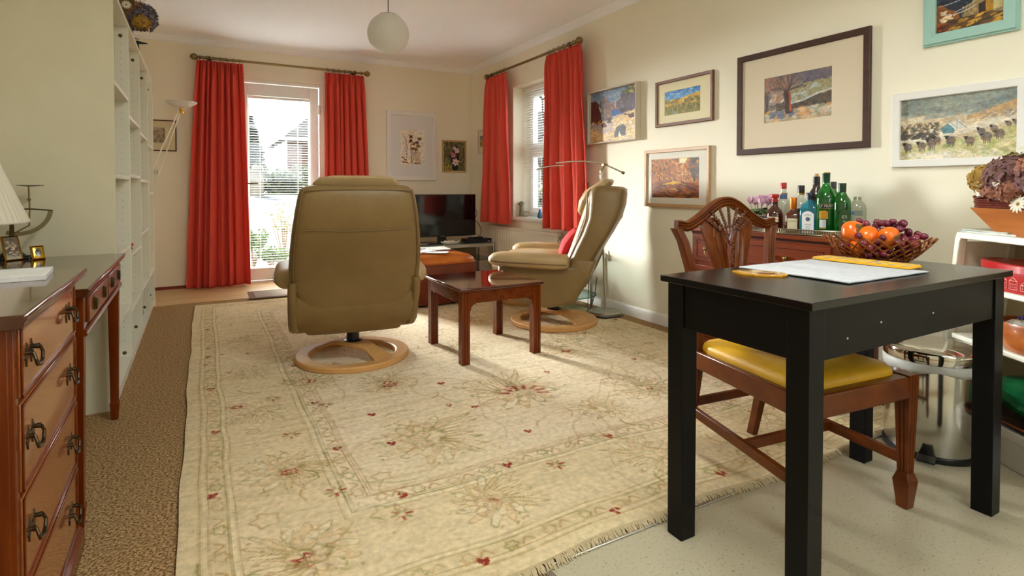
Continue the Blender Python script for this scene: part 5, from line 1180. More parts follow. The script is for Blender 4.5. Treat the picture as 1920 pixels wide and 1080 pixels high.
for q in [x for x in bpy.data.objects if x.get('label', '').startswith('tall green vermouth')]: MBc.build('gold_cap_disc', gold, q)
bottle('dark-capped bottle mostly hidden between the two green bottles', (2.72, 1.628), [(0, 0), (.035, 0), (.037, .006), (.037, .16), (.03, .19), (.016, .21), (.0145, .225), (0, .225)], dkgreen, [(0, .222), (.016, .222), (.016, .256), (0, .257)], mat('grey_cap', (70, 66, 70), .4))
bottle('broad green sherry bottle with dark label, right of the tallest', (2.62, 1.524), [(0, 0), (.034, 0), (.037, .005), (.0375, .150), (.034, .17), (.022, .19), (.0165, .202), (.0155, .215), (0, .215)], dkgreen,
       [(0, .205), (.0162, .205), (.0170, .235), (.0172, .246), (.0160, .248), (0, .248)], mat('green_cap', (20, 50, 28), .35), fill=(mat('dark_sherry', (26, 14, 12), .15), .165),
       labels=(wraplabel(.0377, .008, .125, VA - 26, VA + 42, dgreen, arch=.016, txt=(("E'S", .020, .084, wl), ('AL', .012, .066, wl))),))
jugm = glassmat('clear_plastic', (232, 236, 228), refl=2.0, rough=.08)
bottle('clear plastic bottle without cap at the right end of the tray', (2.68, 1.487), [(0, 0), (.034, 0), (.037, .008), (.036, .03), (.0375, .05), (.036, .07), (.037, .12), (.034, .145), (.022, .162), (.0165, .168), (.0165, .182), (.0145, .184), (.0145, .17), (0, .17)], jugm, labels=(wraplabel(.0376, .095, .120, VA - 30, VA + 25, mat('label_sage', (120, 130, 116), .6, alpha=1)), wraplabel(.0378, .1, .116, VA - 44, VA - 30, blu)))
bottle('clear plastic bottle at the very back beside the wall', (2.755, 1.605), [(0, 0), (.032, 0), (.034, .008), (.034, .13), (.030, .17), (.018, .205), (.014, .215), (.014, .232), (0, .232)], jugm)
# gin label lettering and medallion
for q in [x for x in bpy.data.objects if x.get('label', '').startswith('flat-fronted blue gin')]:
    am = R_(270); rr = .0358
    F = lambda x, y, h: (rr * math.cos(am) - x * math.sin(am), rr * math.sin(am) + x * math.cos(am), y)
    text_mb('BOMBAY', .0078, lambda x, y, h: F(x, y + .091 - 14 * x * x, h), .0001).build('lettering', navy, q, smooth=0, fixn=False)
    text_mb('SAPPHIRE', .0070, lambda x, y, h: F(x, y + .045 - 10 * x * x, h), .0001).build('lettering', navy, q, smooth=0, fixn=False)
    for rad, mm, e_ in ((.0105, gold, 0), (.0085, navy, .0002), (.006, blu, .0004)):
        MB().add([((rr + e_) * math.cos(am) - rad * math.cos(t) * math.sin(am), (rr + e_) * math.sin(am) + rad * math.cos(t) * math.cos(am), .073 + rad * math.sin(t)) for t in [2 * math.pi * k / 24 for k in range(24)]], [tuple(range(24))]).build('medallion', mm, q, smooth=0, fixn=False)
    for k in range(4): MB().add([F(x, z, 0) for x, z in ((-.011 + .002 * (k % 2), .036 - .006 * k), (.011 - .002 * (k % 2), .036 - .006 * k), (.011 - .002 * (k % 2), .0375 - .006 * k), (-.011 + .002 * (k % 2), .0375 - .006 * k))], [(0, 1, 2, 3)]).build('print_line', mat('print_grey', (150, 152, 160), .6), q, smooth=0, fixn=False)
# cyclamen
o = root('potted_cyclamen', (2.655, 1.985, .752), 'pink cyclamen in a grey-blue pot behind the dining chair', 'plant')
MB().lathe([(0, 0), (.035, 0), (.042, .01), (.050, .06), (.052, .075), (.047, .075), (.044, .06), (0, .058)], 28).build('pot', mat('grey_blue_glaze', (116, 130, 146), .35), o, smooth=50)
rs = random.Random(8); lf = mat('cyclamen_leaf', (56, 84, 44), .5, var=(96, 124, 76), vscale=30); pk = mat('cyclamen_petal', (226, 178, 208), .6, var=(236, 206, 226), vscale=40, transl=.3); pkd = mat('cyclamen_throat', (176, 70, 130), .6)
for k in range(22):
    a = k * 2.4; r = .02 + .045 * rs.random(); T = TR((r * math.cos(a), r * math.sin(a), .088 + .02 * rs.random()), (R_(rs.uniform(-25, 25)), R_(rs.uniform(10, 40)), a))
    m = MB(); n = 12; m.add([T @ Vector((0, 0, 0))] + [T @ Vector((.022 * math.cos(t) * (1 - .25 * math.cos(t)), .022 * math.sin(t), .004 * math.cos(3 * t))) for t in [2 * math.pi * q / n for q in range(n)]], [(0, 1 + q, 1 + (q + 1) % n) for q in range(n)]); m.build('leaf', lf, o, fixn=False)
for k in range(9):
    a = k * 2.4 + .5; r = .012 + .05 * (k / 9) ** .6; x, y = r * math.cos(a), r * math.sin(a) * 1.15; z = .135 + .030 * rs.random()
    m = MB().tube([(x * .4, y * .4, .08), (x * .8, y * .8, .11), (x, y, z + .004), (x + .004, y, z)], .0013, 5); st_ = m.build('stem', mat('cyclamen_stem', (150, 96, 90), .6), o)
    m = MB()
    for q in range(5):
        b = q * 1.256 + k; n = 6; P = [(x + .003 * math.cos(b), y + .003 * math.sin(b), z)]
        m.loft([[Vector((x + d * math.cos(b) - w_ * math.sin(b) * s, y + d * math.sin(b) + w_ * math.cos(b) * s, z + h + e_)) for s, e_ in ((-1, 0), (1, 0), (1, .0008), (-1, .0008))] for d, w_, h in ((.003, .002, 0), (.012, .009, .008), (.018, .011, .018), (.017, .008, .030), (.013, .001, .038))])
    m.build('flower', pk, st_, smooth=60); MB().ell((x, y, z), (.0045, .0045, .004), 8, 5).build('throat', pkd, st_)

# ================================================================== WHITE SHELF UNIT, BIN AND THEIR CONTENTS (right edge)
CA = R_(31.8)
# local frame: +x runs along the front edge towards the camera, +y goes back towards the wall
CO = (2.60, 1.06)
crz = math.atan2(-math.cos(CA), -math.sin(CA))
def cw(x, y, z=0): c, s = math.cos(crz), math.sin(crz); return (CO[0] + x * c - y * s, CO[1] + x * s + y * c, z)
o = root('shelf_unit', (CO[0], CO[1], 0), 'white open shelf unit with sloping ends at the right edge', 'shelf unit', crz)
L, D = .74, .22
MB().box(-.0, L, 0, D, .783, .808).build('top_board', 'lamin', o, bevel=.004)
for z in (.589, .380):
    e_ = .16 * (.79 - z); MB().box(.012 - e_ * .6, L - .012 + e_ * .6, .004, D - .004, z, z + .020).build('shelf', 'lamin', o, bevel=.005)
for x0, sg in ((0, -1), (L, 1)):
    MB().prism([(x0, .808), (x0 + sg * .01, .78), (x0 + sg * .125, 0), (x0 + sg * .125 - sg * .022, 0), (x0 - sg * .014, .77), (x0 - sg * .022, .783)], 0, .03, lambda a, b, h: (a, h, b)).build('side_upright', 'lamin', o, bevel=.003)
    MB().prism([(x0, .808), (x0 + sg * .01, .78), (x0 + sg * .125, 0), (x0 + sg * .125 - sg * .022, 0), (x0 - sg * .014, .77), (x0 - sg * .022, .783)], D - .03, D, lambda a, b, h: (a, h, b)).build('side_upright', 'lamin', o, bevel=.003)
    MB().prism([(x0 + sg * .006, .77), (x0 + sg * .110, .04), (x0 + sg * .104, .04), (x0 + sg * .0, .77)], .03, D - .03, lambda a, b, h: (a, h, b)).build('side_panel', 'lamin', o)
# back panel
MB().box(-.10, L + .1, D - .004, D, .02, .60).build('back_panel', mat('shelf_back', (170, 156, 128), .7), o)
MB().box(0, L, D - .004, D, .60, .783).build('back_panel', mat('shelf_back', (170, 156, 128), .7), o)
# flowers on the top
p = cw(.27, .09, .808)
o = root('flower_planter', p, 'tapered wooden planter with wicker rim and dried hydrangeas', 'planter', crz)
wd = mat('planter_wood', (176, 104, 42), .4, var=(158, 88, 30), vscale=4, stretch=(1, 1, 7))
b = MB(); b.loft([[(x, y, z) for x, y in ((-a, -c), (a, -c), (a, c), (-a, c))] for a, c, z in ((.12, .055, 0), (.215, .085, .098), (.210, .080, .098), (.117, .052, .006))]); b.build('box', wd, o, bevel=.002)
m = MB(); m2 = MB()
for r in range(5):
    z = .103 + r * .0085; n = 90; pts = []
    for k in range(n):
        t = 2 * math.pi * k / n; q = 1 + .012 * math.cos(15 * t * 1.0 + (math.pi if r % 2 else 0)) + .006 * r; c, s = math.cos(t), math.sin(t)
        pts.append(((.216) * q * math.copysign(abs(c) ** .35, c), .086 * q * math.copysign(abs(s) ** .35, s), z + (.004 * math.sin(9 * t) if r == 4 else 0)))
    m.tube(pts, .0042, 6, closed=True)
m.build('wicker_rim', mat('dark_red_wicker', (112, 42, 24), .45, var=(78, 26, 16), vscale=60), o)
petal_mats = [mat('hydrangea_gold', (186, 148, 66), .75, var=(150, 116, 50), vscale=40, transl=.2), mat('hydrangea_mauve', (134, 98, 98), .75, var=(112, 76, 74), vscale=40, transl=.2), mat('hydrangea_rust', (176, 122, 96), .75, var=(140, 84, 66), vscale=40, transl=.2), mat('hydrangea_olive', (132, 112, 70), .75, transl=.2), mat('hydrangea_white', (232, 226, 206), .7, transl=.2)]
def flowerhead(par, c, R, mi, n, seed, name='flower_head', ps=.016):
    rs = random.Random(seed); m = MB()
    for k in range(n):
        z = 1 - 1.7 * (k + .5) / n; t = k * 2.39996; r = math.sqrt(max(0, 1 - z * z)); rr = [R * q * rs.uniform(.86, 1.06) for q in (1, 1, .85)]
        d = Vector((r * math.cos(t), r * math.sin(t), z)); p = Vector(c) + Vector((d.x * rr[0], d.y * rr[1], d.z * rr[2]))
        T = Matrix.Translation(p) @ d.to_track_quat('Z', 'Y').to_matrix().to_4x4() @ Matrix.Rotation(rs.uniform(0, 6.28), 4, 'Z')
        for q in range(4):
            a = q * math.pi / 2; s = ps * rs.uniform(.8, 1.15); w_ = s * .5; cup = rs.uniform(-.2, .55)
            u = Vector((math.cos(a), math.sin(a), 0)); v = Vector((-math.sin(a), math.cos(a), 0))
            P = [Vector((0, 0, 0)), u * s * .45 + v * w_ * .9 + Vector((0, 0, cup * s * .3)), u * s * .95 + v * w_ * .55 + Vector((0, 0, cup * s * .7 + rs.uniform(-.2, .2) * s)), u * s * 1.12 + Vector((0, 0, cup * s)), u * s * .95 - v * w_ * .55 + Vector((0, 0, cup * s * .7)), u * s * .45 - v * w_ * .9 + Vector((0, 0, cup * s * .3))]
            m.add([T @ x for x in P], [(0, 1, 2, 3), (0, 3, 4, 5)])
    ob = m.build(name, petal_mats[mi] if not hasattr(mi, 'name') else mi, par, fixn=False, smooth=50); return ob
MB().ell((0, 0, .13), (.20, .075, .03), 20, 8).build('moss', mat('dark_moss', (70, 56, 36), .9), o)
for c, R, mi, n, s in (((-.185, -.02, .205), .075, 0, 90, 1), ((-.21, .02, .165), .055, 0, 60, 2), ((-.06, -.05, .215), .085, 1, 120, 3), ((.05, -.03, .20), .085, 1, 120, 4), ((-.10, -.06, .165), .055, 2, 70, 5), ((-.02, -.08, .16), .05, 2, 60, 12), ((.03, -.06, .235), .05, 2, 50, 6), ((-.11, .0, .26), .045, 3, 50, 7), ((.15, -.02, .21), .09, 1, 110, 8), ((.0, .04, .25), .07, 3, 70, 9)): flowerhead(o, c, R, mi, n, s)
def daisy(par, c, nrm, r, name='daisy'):
    T = Matrix.Translation(c) @ Vector(nrm).normalized().to_track_quat('Z', 'Y').to_matrix().to_4x4(); m = MB()
    for k in range(13):
        a = 2 * math.pi * k / 13; w_ = r * .14; u = Vector((math.cos(a), math.sin(a), 0)); v = Vector((-math.sin(a), math.cos(a), 0))
        m.add([T @ x for x in (u * r * .15 - v * w_ * .5, u * r * .7 - v * w_ + Vector((0, 0, r * .08)), u * r, u * r * .7 + v * w_ + Vector((0, 0, r * .08)), u * r * .15 + v * w_ * .5)], [(0, 1, 2, 3, 4)])
    d = m.build(name, petal_mats[4], par, fixn=False, smooth=0); MB().ell((0, 0, 0), (r * .2, r * .2, r * .12), 8, 5, T=T).build('daisy_eye', mat('daisy_eye', (150, 110, 40), .8), d)
for c, nrm, r in (((-.17, -.085, .165), (-.3, -1, .2), .028), ((-.04, -.125, .195), (0, -1, .1), .02), ((.02, -.100, .118), (.1, -1, .2), .034), ((-.08, -.02, .290), (-.2, -.4, 1), .034), ((-.03, -.03, .315), (.1, -.5, 1), .034), ((.03, .0, .305), (0, -.6, 1), .034), ((-.14, -.01, .275), (-.4, -.6, .8), .026), ((-.245, -.03, .115), (-1, -.4, 0), .02), ((.1, -.03, .31), (0, -.6, 1), .03)): daisy(o, c, nrm, r)
p = cw(.03, .03); sheet('magazine', 'lower magazine of the flat pile on the white shelf unit', 'magazine', (cw(.11, .11)[0], cw(.11, .11)[1], .808), .235, .17, .006, crz + R_(4), mat('magazine_teal', (96, 120, 124), .4, var=(200, 204, 200), vscale=8), 0)
sheet('magazine', 'upper grey-green magazine of the flat pile on the white shelf unit', 'magazine', (cw(.10, .11)[0], cw(.10, .11)[1], .8145), .23, .165, .005, crz - R_(3), mat('magazine_sage', (150, 158, 144), .4, var=(196, 196, 180), vscale=9), .003)
o = root('pen', (*cw(.165, .055)[:2], .8235), 'thick black and green marker lying on the magazines', 'pen', crz + R_(4))
MB().tube([(-.035, 0, .009), (-.03, 0, .009), (.05, 0, .009)], [.006, .0085, .0085], 14).build('barrel', 'blackp', o); MB().tube([(-.048, 0, .009), (-.043, 0, .009), (-.028, 0, .009)], [.004, .0092, .0092], 14).build('cap', mat('teal_green', (10, 120, 96), .3), o); MB().tube([(.012, 0, .009), (.020, 0, .009)], .0092, 14).build('band', mat('teal_green', (10, 120, 96), .3), o)
# red tin
o = root('cake_tin', (*cw(.225, .11)[:2], .609), 'oval red tin printed with white houses on the upper shelf', 'tin', crz)
red = mat('red_tin', (176, 22, 26), .28, coat=.3); ov = lambda a, b, z, n=64: [(a * math.cos(2 * math.pi * k / n), b * math.sin(2 * math.pi * k / n), z) for k in range(n)]
MB().loft([ov(.20, .092, 0), ov(.205, .095, .004), ov(.205, .095, .078), ov(.200, .09, .080)]).build('body', red, o, smooth=50)
MB().loft([ov(.208, .098, .070), ov(.210, .100, .072), ov(.210, .100, .098), ov(.206, .096, .101), ov(.19, .085, .101), ov(.185, .08, .098), ov(.02, .01, .098)]).build('lid', red, o, smooth=40)
def tinpt(u, z, off=.0006): t = -math.pi / 2 + u; return ((.205 + off) * math.cos(t), (.095 + off) * math.sin(t), z)
m = MB(); rs = random.Random(4)
def tl(u0, z0, u1, z1, w_=.0009):
    n = 3; P = [tinpt(u0 + (u1 - u0) * k / n, z0 + (z1 - z0) * k / n) for k in range(n + 1)]; m.tube(P, w_, 4)
for i in range(9):
    u = -.95 + i * .21; h = rs.choice([.034, .044, .05]); w_ = .075
    tl(u - w_, .014, u - w_, h); tl(u + w_, .014, u + w_, h); tl(u - w_, h, u, h + .012); tl(u + w_, h, u, h + .012); tl(u - w_, .014, u + w_, .014); tl(u - w_, h, u + w_, h)
    for q in (-.04, 0.0, .04):
        for zz in (.022, .032): tl(u + q - .008, zz, u + q + .008, zz); tl(u + q, zz - .003, u + q, zz + .004)
tl(-1.0, .060, 1.0, .060, .0006); m.build('printed_houses', mat('tin_white_print', (236, 196, 190), .5), o, smooth=0)
# wooden bowl with sweets
o = root('wooden_bowl', (*cw(.26, .10)[:2], .4), 'wide orange-brown wooden bowl on the middle shelf', 'bowl', crz)
bwm = mat('bowl_wood', (176, 96, 34), .35, var=(140, 66, 20), vscale=9, stretch=(1, 1, 4), coat=.4)
MB().lathe([(0, 0), (.105, 0), (.12, .02), (.132, .06), (.138, .096), (.136, .105), (.130, .103), (.124, .06), (.112, .022), (0, .014)], 48, sy=.75).build('bowl', bwm, o, smooth=50)
for i, (x, y, z, c, lb) in enumerate(((.17, .08, .485, (206, 190, 160), 'crumpled beige packet on top of the wooden bowl'), (.235, .06, .49, (216, 206, 190), 'pale labelled sachet poking out of the wooden bowl'), (.20, .13, .50, (70, 50, 110), 'purple foil packet behind the sachets in the wooden bowl'), (.29, .10, .50, (40, 36, 44), 'dark crinkled packet at the right in the wooden bowl'))):
    q = root('packet', (*cw(x, y)[:2], z), lb, 'packet', crz + i); q.rotation_euler = (R_(20 + 10 * i), R_(-14), crz + i * .6)
    rs = random.Random(i); MB().grid(10, 8, lambda u, v: ((u - .5) * .085, (v - .5) * .06, .012 * math.sin(3.1 * u) * math.sin(3.1 * v) + rs.uniform(-.003, .003))).build('wrapper', mat('packet_%d' % i, c, .35, var=tuple(min(255, int(k * .7) + 20) for k in c), vscale=40), q, solid=.002, fixn=False, smooth=0)
    if i == 1: text_mb('S', .02, lambda x, y, h: (x, y, .0165), .0001).build('lettering', 'blackp', q, smooth=0)
# green bag, tray, white box
o = root('carrier_bag', (*cw(.25, .10)[:2], .162), 'crumpled bright green bag on the black tray under the shelves', 'bag', crz)
rs = random.Random(2); m = MB().ell((0, 0, .07), (.15, .085, .07), 26, 16, jit=.007); m.build('bag', mat('green_plastic', (20, 120, 70), .35, var=(10, 92, 52), vscale=12), o, smooth=25)
o = root('serving_tray', (*cw(.27, .10)[:2], .133), 'large dark oval tray with gilt rim standing on the white box', 'tray', crz)
MB().loft([ov(.20, .09, 0), ov(.22, .10, .005), ov(.24, .106, .018), ov(.236, .103, .019), ov(.215, .096, .008), ov(.02, .01, .006)]).build('dish', mat('dark_tray', (40, 24, 22), .3), o, smooth=50)
MB().tube(ov(.239, .106, .019), .003, 6, closed=True).build('rim', mat('copper_rim', (186, 96, 50), .35, .8), o)
o = root('storage_box', (*cw(.36, .10)[:2], 0.0), 'white cardboard box on the floor beneath the shelf unit', 'box', crz)
MB().box(-.19, .30, -.11, .09, .0, .120).build('body', mat('box_white', (206, 202, 198), .6), o, bevel=.003); MB().box(-.193, .303, -.113, .093, .100, .132).build('lid', mat('box_lid', (214, 208, 204), .6), o, bevel=.003)
# pedal bin
o = root('pedal_bin', (2.388, 1.048, 0), 'chrome pedal bin with domed lid and white liner behind the dining chair', 'bin', R_(200))
MB().lathe([(.0, .0), (.150, .0), (.152, .006), (.152, .018), (.148, .02)], 56).build('base_ring', 'blackp', o, smooth=40)
MB().lathe([(.1455, .018), (.1465, .02), (.1465, .345), (.1455, .347), (.143, .347), (.143, .02), (.0, .02)], 64).build('body', mat('bin_steel', (200, 198, 192), .13, 1), o, smooth=50)
MB().lathe([(.1505, .348), (.1515, .350), (.1515, .383), (.148, .390), (.135, .397), (.10, .405), (.05, .409), (0, .410), (0, .403), (.135, .385), (.148, .38), (.148, .348)], 64).build('lid', mat('bin_lid', (206, 202, 194), .07, 1), o, smooth=50)
rs = random.Random(6); R = []
for z, r in ((.349, .1475), (.344, .1525), (.325, .1515), (.312, .1495)): R.append([((r + (.002 * math.sin(5 * t + z * 90) if z < .34 else 0)) * math.cos(t), (r + .0015 * math.sin(13 * t)) * math.sin(t), z + (.006 * math.sin(3 * t + 1) + .004 * math.sin(7 * t) if z < .32 else 0)) for t in [2 * math.pi * k / 50 for k in range(50)]])
MB().loft(R, caps=False).build('bin_liner', mat('thin_white_plastic', (226, 226, 222), .4, transl=.4), o, solid=.0006, smooth=50, fixn=True)
m = MB().box(.14, .20, -.028, .028, .012, .022); m.build('pedal', 'blackp', o, bevel=.005); MB().box(-.165, -.148, -.03, .03, .02, .37).build('hinge_bracket', 'blackp', o, bevel=.004)
MB().tube([(0, -.149, .25), (0, -.1495, .12)], .004, 8).build('lid_tube', 'blackp', o)
# glass jar and bits on the floor beyond the bin
o = root('bread_loaf', (2.40, 1.55, .0), 'rough beige woven basket on the floor beyond the bin', 'basket'); o.name = 'seagrass_basket'
MB().lathe([(0, 0), (.11, 0), (.13, .03), (.135, .07), (.125, .075), (.11, .03), (0, .02)], 40).build('bowl', mat('seagrass', (196, 168, 124), .9, var=(150, 122, 84), vscale=60, bump=.6, bscale=120), o)
o = root('glass_jar', (2.42, 1.53, .052), 'clear glass jar sitting in the seagrass basket beyond the bin', 'jar')
MB().lathe([(0, 0), (.05, 0), (.056, .01), (.056, .10), (.045, .12), (.045, .14), (.042, .14), (.042, .12), (.052, .10), (.052, .012), (0, .006)], 28).build('glass', clear, o, smooth=50); MB().lathe([(0, .012), (.049, .012), (.049, .05), (0, .055)], 20).build('red_contents', mat('red_sweets', (160, 30, 26), .5, var=(90, 20, 20), vscale=80), o)

# ================================================================== CHEST OF DRAWERS
def P2(o_): return o_
CR = R_(1.4)
o = root('chest_of_drawers', (-.29, 1.89, 0), 'polished mahogany chest of four drawers at the left edge', 'chest of drawers', CR)
# local: +x out into the room, y negative towards the camera; far front corner of the top is the origin
MB().prism([(-.55, .736), (-.010, .736), (-.004, .742), (-.004, .748), (0, .752), (0, .758), (-.004, .762), (-.55, .762)], -.655, 0, lambda a, b, h: (a, h, b)).build('top', mat('dark_polished_top', (82, 40, 18), .12, var=(62, 28, 12), vscale=4, stretch=(6, .8, 6), coat=.5), o, bevel=.002)
MB().box(-.54, -.032, -.625, -.028, .05, .736).build('carcass', 'mahog2', o, bevel=.002)
MB().prism([(-.54, 0), (-.012, 0), (-.012, .045), (-.018, .052), (-.028, .064), (-.54, .064)], -.640, -.012, lambda a, b, h: (a, h, b)).build('plinth', 'mahog', o, bevel=.002)
for y in (-.612, -.040): MB().box(-.036, -.024, y - .012, y + .012, .066, .734).build('pilaster', 'mahog2', o, bevel=.002)
def bail(par, x, y, z, s=1.0, plate=True):
    if plate:
        m = MB()
        for q in (-1, 1):
            m.prism([(q * .018 + a * s, b * s) for a, b in ((-.011, -.006), (-.006, -.012), (0, -.024), (.005, -.012), (.012, -.007), (.009, .0), (.012, .008), (.006, .012), (0, .022), (-.005, .012), (-.011, .006), (-.008, 0))], 0, .0018, lambda a, b, h: (x + h, y + a, z + b))
        m.box(x, x + .0015, y - .012, y + .012, z - .005, z + .005); p = m.build('backplate', 'dbrass', par, smooth=0)
    else: p = par
    m = MB()
    for q in (-1, 1): m.tube([(x, y + q * .026, z + .004), (x + .012, y + q * .026, z + .004)], [.004, .0055], 8)
    m.tube([(x + .012, y - .026, z + .004), (x + .016, y - .029, z - .008), (x + .017, y - .020, z - .021), (x + .018, y, z - .025), (x + .017, y + .020, z - .021), (x + .016, y + .029, z - .008), (x + .012, y + .026, z + .004)], [.003, .003, .0035, .0045, .0035, .003, .003], 8)
    m.build('bail_handle', 'dbrass', p)
for z0, z1 in ((.600, .728), (.428, .588), (.250, .416), (.072, .238)):
    d = MB().box(-.034, -.022, -.594, -.056, z0, z1).build('drawer', 'drawer', o, bevel=.002)
    m = MB()
    for a, b, c, e_ in ((-.594, -.056, z0, z0 + .006), (-.594, -.056, z1 - .006, z1), (-.594, -.588, z0, z1), (-.062, -.056, z0, z1)): m.box(-.0225, -.0185, a, b, c, e_)
    m.build('cock_beading', 'mahog', d, bevel=.0012)
    for y in (-.535, -.145): bail(d, -.022, y, (z0 + z1) / 2 + .006)
MB().box(-.0225, -.0195, -.058, -.050, .55, .585).build('hinge', 'brass2', o)
# note pad
o = root('note_pad', (-.44, 1.755, .762), 'white note pad lying on the chest of drawers', 'note pad', R_(6))
MB().box(-.10, .095, -.085, .075, 0, .013).build('pages', mat('pad_paper', (222, 220, 216), .6, var=(206, 206, 206), vscale=40), o, bevel=.001)
MB().box(-.10, .095, .060, .076, .0, .0142).build('binding_strip', mat('pad_strip', (180, 184, 190), .4), o)

# ================================================================== SIDE TABLE / DESK
o = root('writing_desk', (-.312, 2.90, 0), 'narrow mahogany side table with brass-handled drawers and tapered legs', 'desk', CR)
MB().prism([(-.50, .676), (-.008, .676), (-.003, .681), (-.003, .686), (0, .690), (0, .696), (-.004, .700), (-.50, .700)], -.985, 0, lambda a, b, h: (a, h, b)).build('top', mat('dark_polished_top', (82, 40, 18), .12, var=(62, 28, 12), vscale=4, stretch=(6, .8, 6), coat=.5), o, bevel=.002)
MB().box(-.48, -.022, -.955, -.025, .575, .676).build('frieze', 'mahog2', o, bevel=.001)
MB().prism([(-.026, .560), (-.014, .560), (-.010, .566), (-.014, .572), (-.010, .578), (-.022, .582), (-.026, .582)], -.955, -.025, lambda a, b, h: (a, h, b)).build('lower_moulding', 'mahog', o, bevel=.001)
for y0, y1 in ((-.905, -.49), (-.47, -.065)):
    d = MB().box(-.022, -.012, y0, y1, .590, .664).build('drawer', 'mahog', o, bevel=.003)
    for y in (y0 + .10, y1 - .10):
        h = MB().ell((-.010, y, .628), (.003, .016, .022), 16, 8).build('backplate', 'brass', d); MB().tube([(-.006, y + .013 * math.cos(t), .628 + .017 * math.sin(t)) for t in [k * math.pi / 10 for k in range(20)]], .0022, 6, closed=True).build('ring_pull', 'dbrass', h)
for x in (-.040, -.46):
    for y in (-.935, -.045):
        lg = MB().loft([[(x + a * w_, y + b * w_, z) for a, b in ((-1, -1), (1, -1), (1, 1), (-1, 1))] for z, w_ in ((0, .0105), (.003, .0125), (.070, .0170), (.078, .0140), (.30, .0165), (.575, .0205), (.676, .0205))]).build('leg', 'mahog2', o, bevel=.001, smooth=20)
# photo frames, letter scale, lamp on the desk
def easel(label, loc, w_, h_, fw, rz, tilt, fm, im, oval=False):
    o = root('photo_frame', loc, label, 'photo frame', rz); T = Matrix.Rotation(-R_(tilt), 4, 'X')
    t_ = lambda x, z, y=0: tuple(T @ Vector((x, y, z)))
    def ring(a, y): return [t_(-w_ / 2 + a, a, y), t_(w_ / 2 - a, a, y), t_(w_ / 2 - a, h_ - a, y), t_(-w_ / 2 + a, h_ - a, y)]
    MB().loft([ring(0, .004), ring(0, -.004), ring(.001, -.005), ring(fw * .5, -.0065), ring(fw, -.004), ring(fw, .004)], caps=False, close=True).build('frame', fm, o, smooth=20)
    if oval:
        n = 28; rx, rz_ = w_ * .24, h_ * .30; el_ = [(rx * math.cos(2 * math.pi * k / n), h_ / 2 + rz_ * math.sin(2 * math.pi * k / n)) for k in range(n)]; rc = []
        for a, b in el_:
            q = max(abs(a) / (w_ / 2 - fw), abs(b - h_ / 2) / (h_ / 2 - fw)); rc.append((a / q, h_ / 2 + (b - h_ / 2) / q))
        MB().loft([[t_(a, b, -.004) for a, b in rc], [t_(a, b, -.005) for a, b in el_], [t_(a * .95, h_ / 2 + (b - h_ / 2) * .95, -.002) for a, b in el_]], caps=False).build('oval_mount', fm, o, smooth=20)
    def fn(u, v): return np.array([t_(-w_ / 2 + fw + (w_ - 2 * fw) * a, fw + (h_ - 2 * fw) * b, -.002) for a, b in zip(u, v)])
    colour_grid('photograph', im, fn, M['art'], o)
    MB().loft([[t_(-.012, h_ * .75, .005), t_(.012, h_ * .75, .005), t_(.012, h_ * .75, .007), t_(-.012, h_ * .75, .007)], [(-.02, h_ * .42, .001), (.02, h_ * .42, .001), (.02, h_ * .42 + .003, .001), (-.02, h_ * .42 + .003, .001)]]).build('easel_strut', 'blackp', o)
    return o
ph1 = canvas(60, 44, (112, 96, 76)); gradv(ph1, (96, 82, 66), (190, 182, 160), .55, 1); dabs(ph1, 26, [(60, 50, 44), (206, 190, 166), (150, 132, 108)], (.15, .1, .85, .5), .05, 1, .7); dabs(ph1, 40, [(70, 50, 38), (220, 206, 186), (120, 90, 66)], (.15, .5, .85, .85), .04, 2, .8)
ph2 = canvas(40, 30, (96, 108, 110)); blob(ph2, .5, .45, .16, .16, (206, 180, 160)); blob(ph2, .5, .75, .25, .15, (210, 214, 216)); blob(ph2, .5, .34, .18, .1, (70, 56, 48))
easel('larger gilt photo frame leaning back on the desk, beside the lamp', (-.655, 2.80, .700), .056, .100, .005, R_(38), 22, 'brass2', ph1)
easel('small gilt photo frame with an oval opening on the desk', (-.580, 2.79, .700), .042, .056, .006, R_(34), 18, 'brass2', ph2, oval=True)
# letter scale
o = root('letter_scale', (-.66, 2.845, .700), 'antique brass letter scale with quadrant arm behind the photo frames', 'scale', R_(8))
br = 'dbrass'
MB().loft([[(x * s - .012, y * s, z) for x, y in ((-.05, -.025), (.05, -.025), (.05, .025), (-.05, .025))] for z, s in ((0, 1), (.010, 1), (.016, .8), (.045, .25), (.05, .2))]).build('base', 'blackp', o, bevel=.002)
MB().loft([[(x - .012, y, z) for x, y in ((-w_, -.003), (w_, -.003), (w_, .003), (-w_, .003))] for z, w_ in ((.045, .010), (.15, .006), (.196, .004))]).build('pillar', br, o)
m = MB(); R = []
for k in range(25):
    t = -R_(112) + R_(108) * k / 24; r0, r1 = .090, .106; c, s = math.cos(t), math.sin(t); cx_, cz_ = .008, .198; w_ = .002
    R.append([(cx_ + r0 * c, -w_, cz_ + r0 * s), (cx_ + r1 * c, -w_, cz_ + r1 * s), (cx_ + r1 * c, w_, cz_ + r1 * s), (cx_ + r0 * c, w_, cz_ + r0 * s)])
m.loft(R).build('quadrant', mat('worn_brass', (122, 108, 74), .4, .8), o, smooth=20)
MB().tube([(-.012, 0, .196), (.045, 0, .198), (.112, 0, .190)], .003, 6).build('index_arm', br, o)
m = MB().tube([(-.008, 0, .10), (.018, 0, .118), (.040, 0, .132), (.042, 0, .20), (.040, 0, .288)], .0028, 8); m.ell((.041, 0, .235), (.006, .006, .006), 10, 6); m.build('linkage', 'brass', o)
MB().lathe([(0, .286), (.025, .288), (.043, .291), (.043, .293), (.025, .291), (0, .290)], 32, c=(.045, 0, 0)).build('pan', br, o, smooth=50)
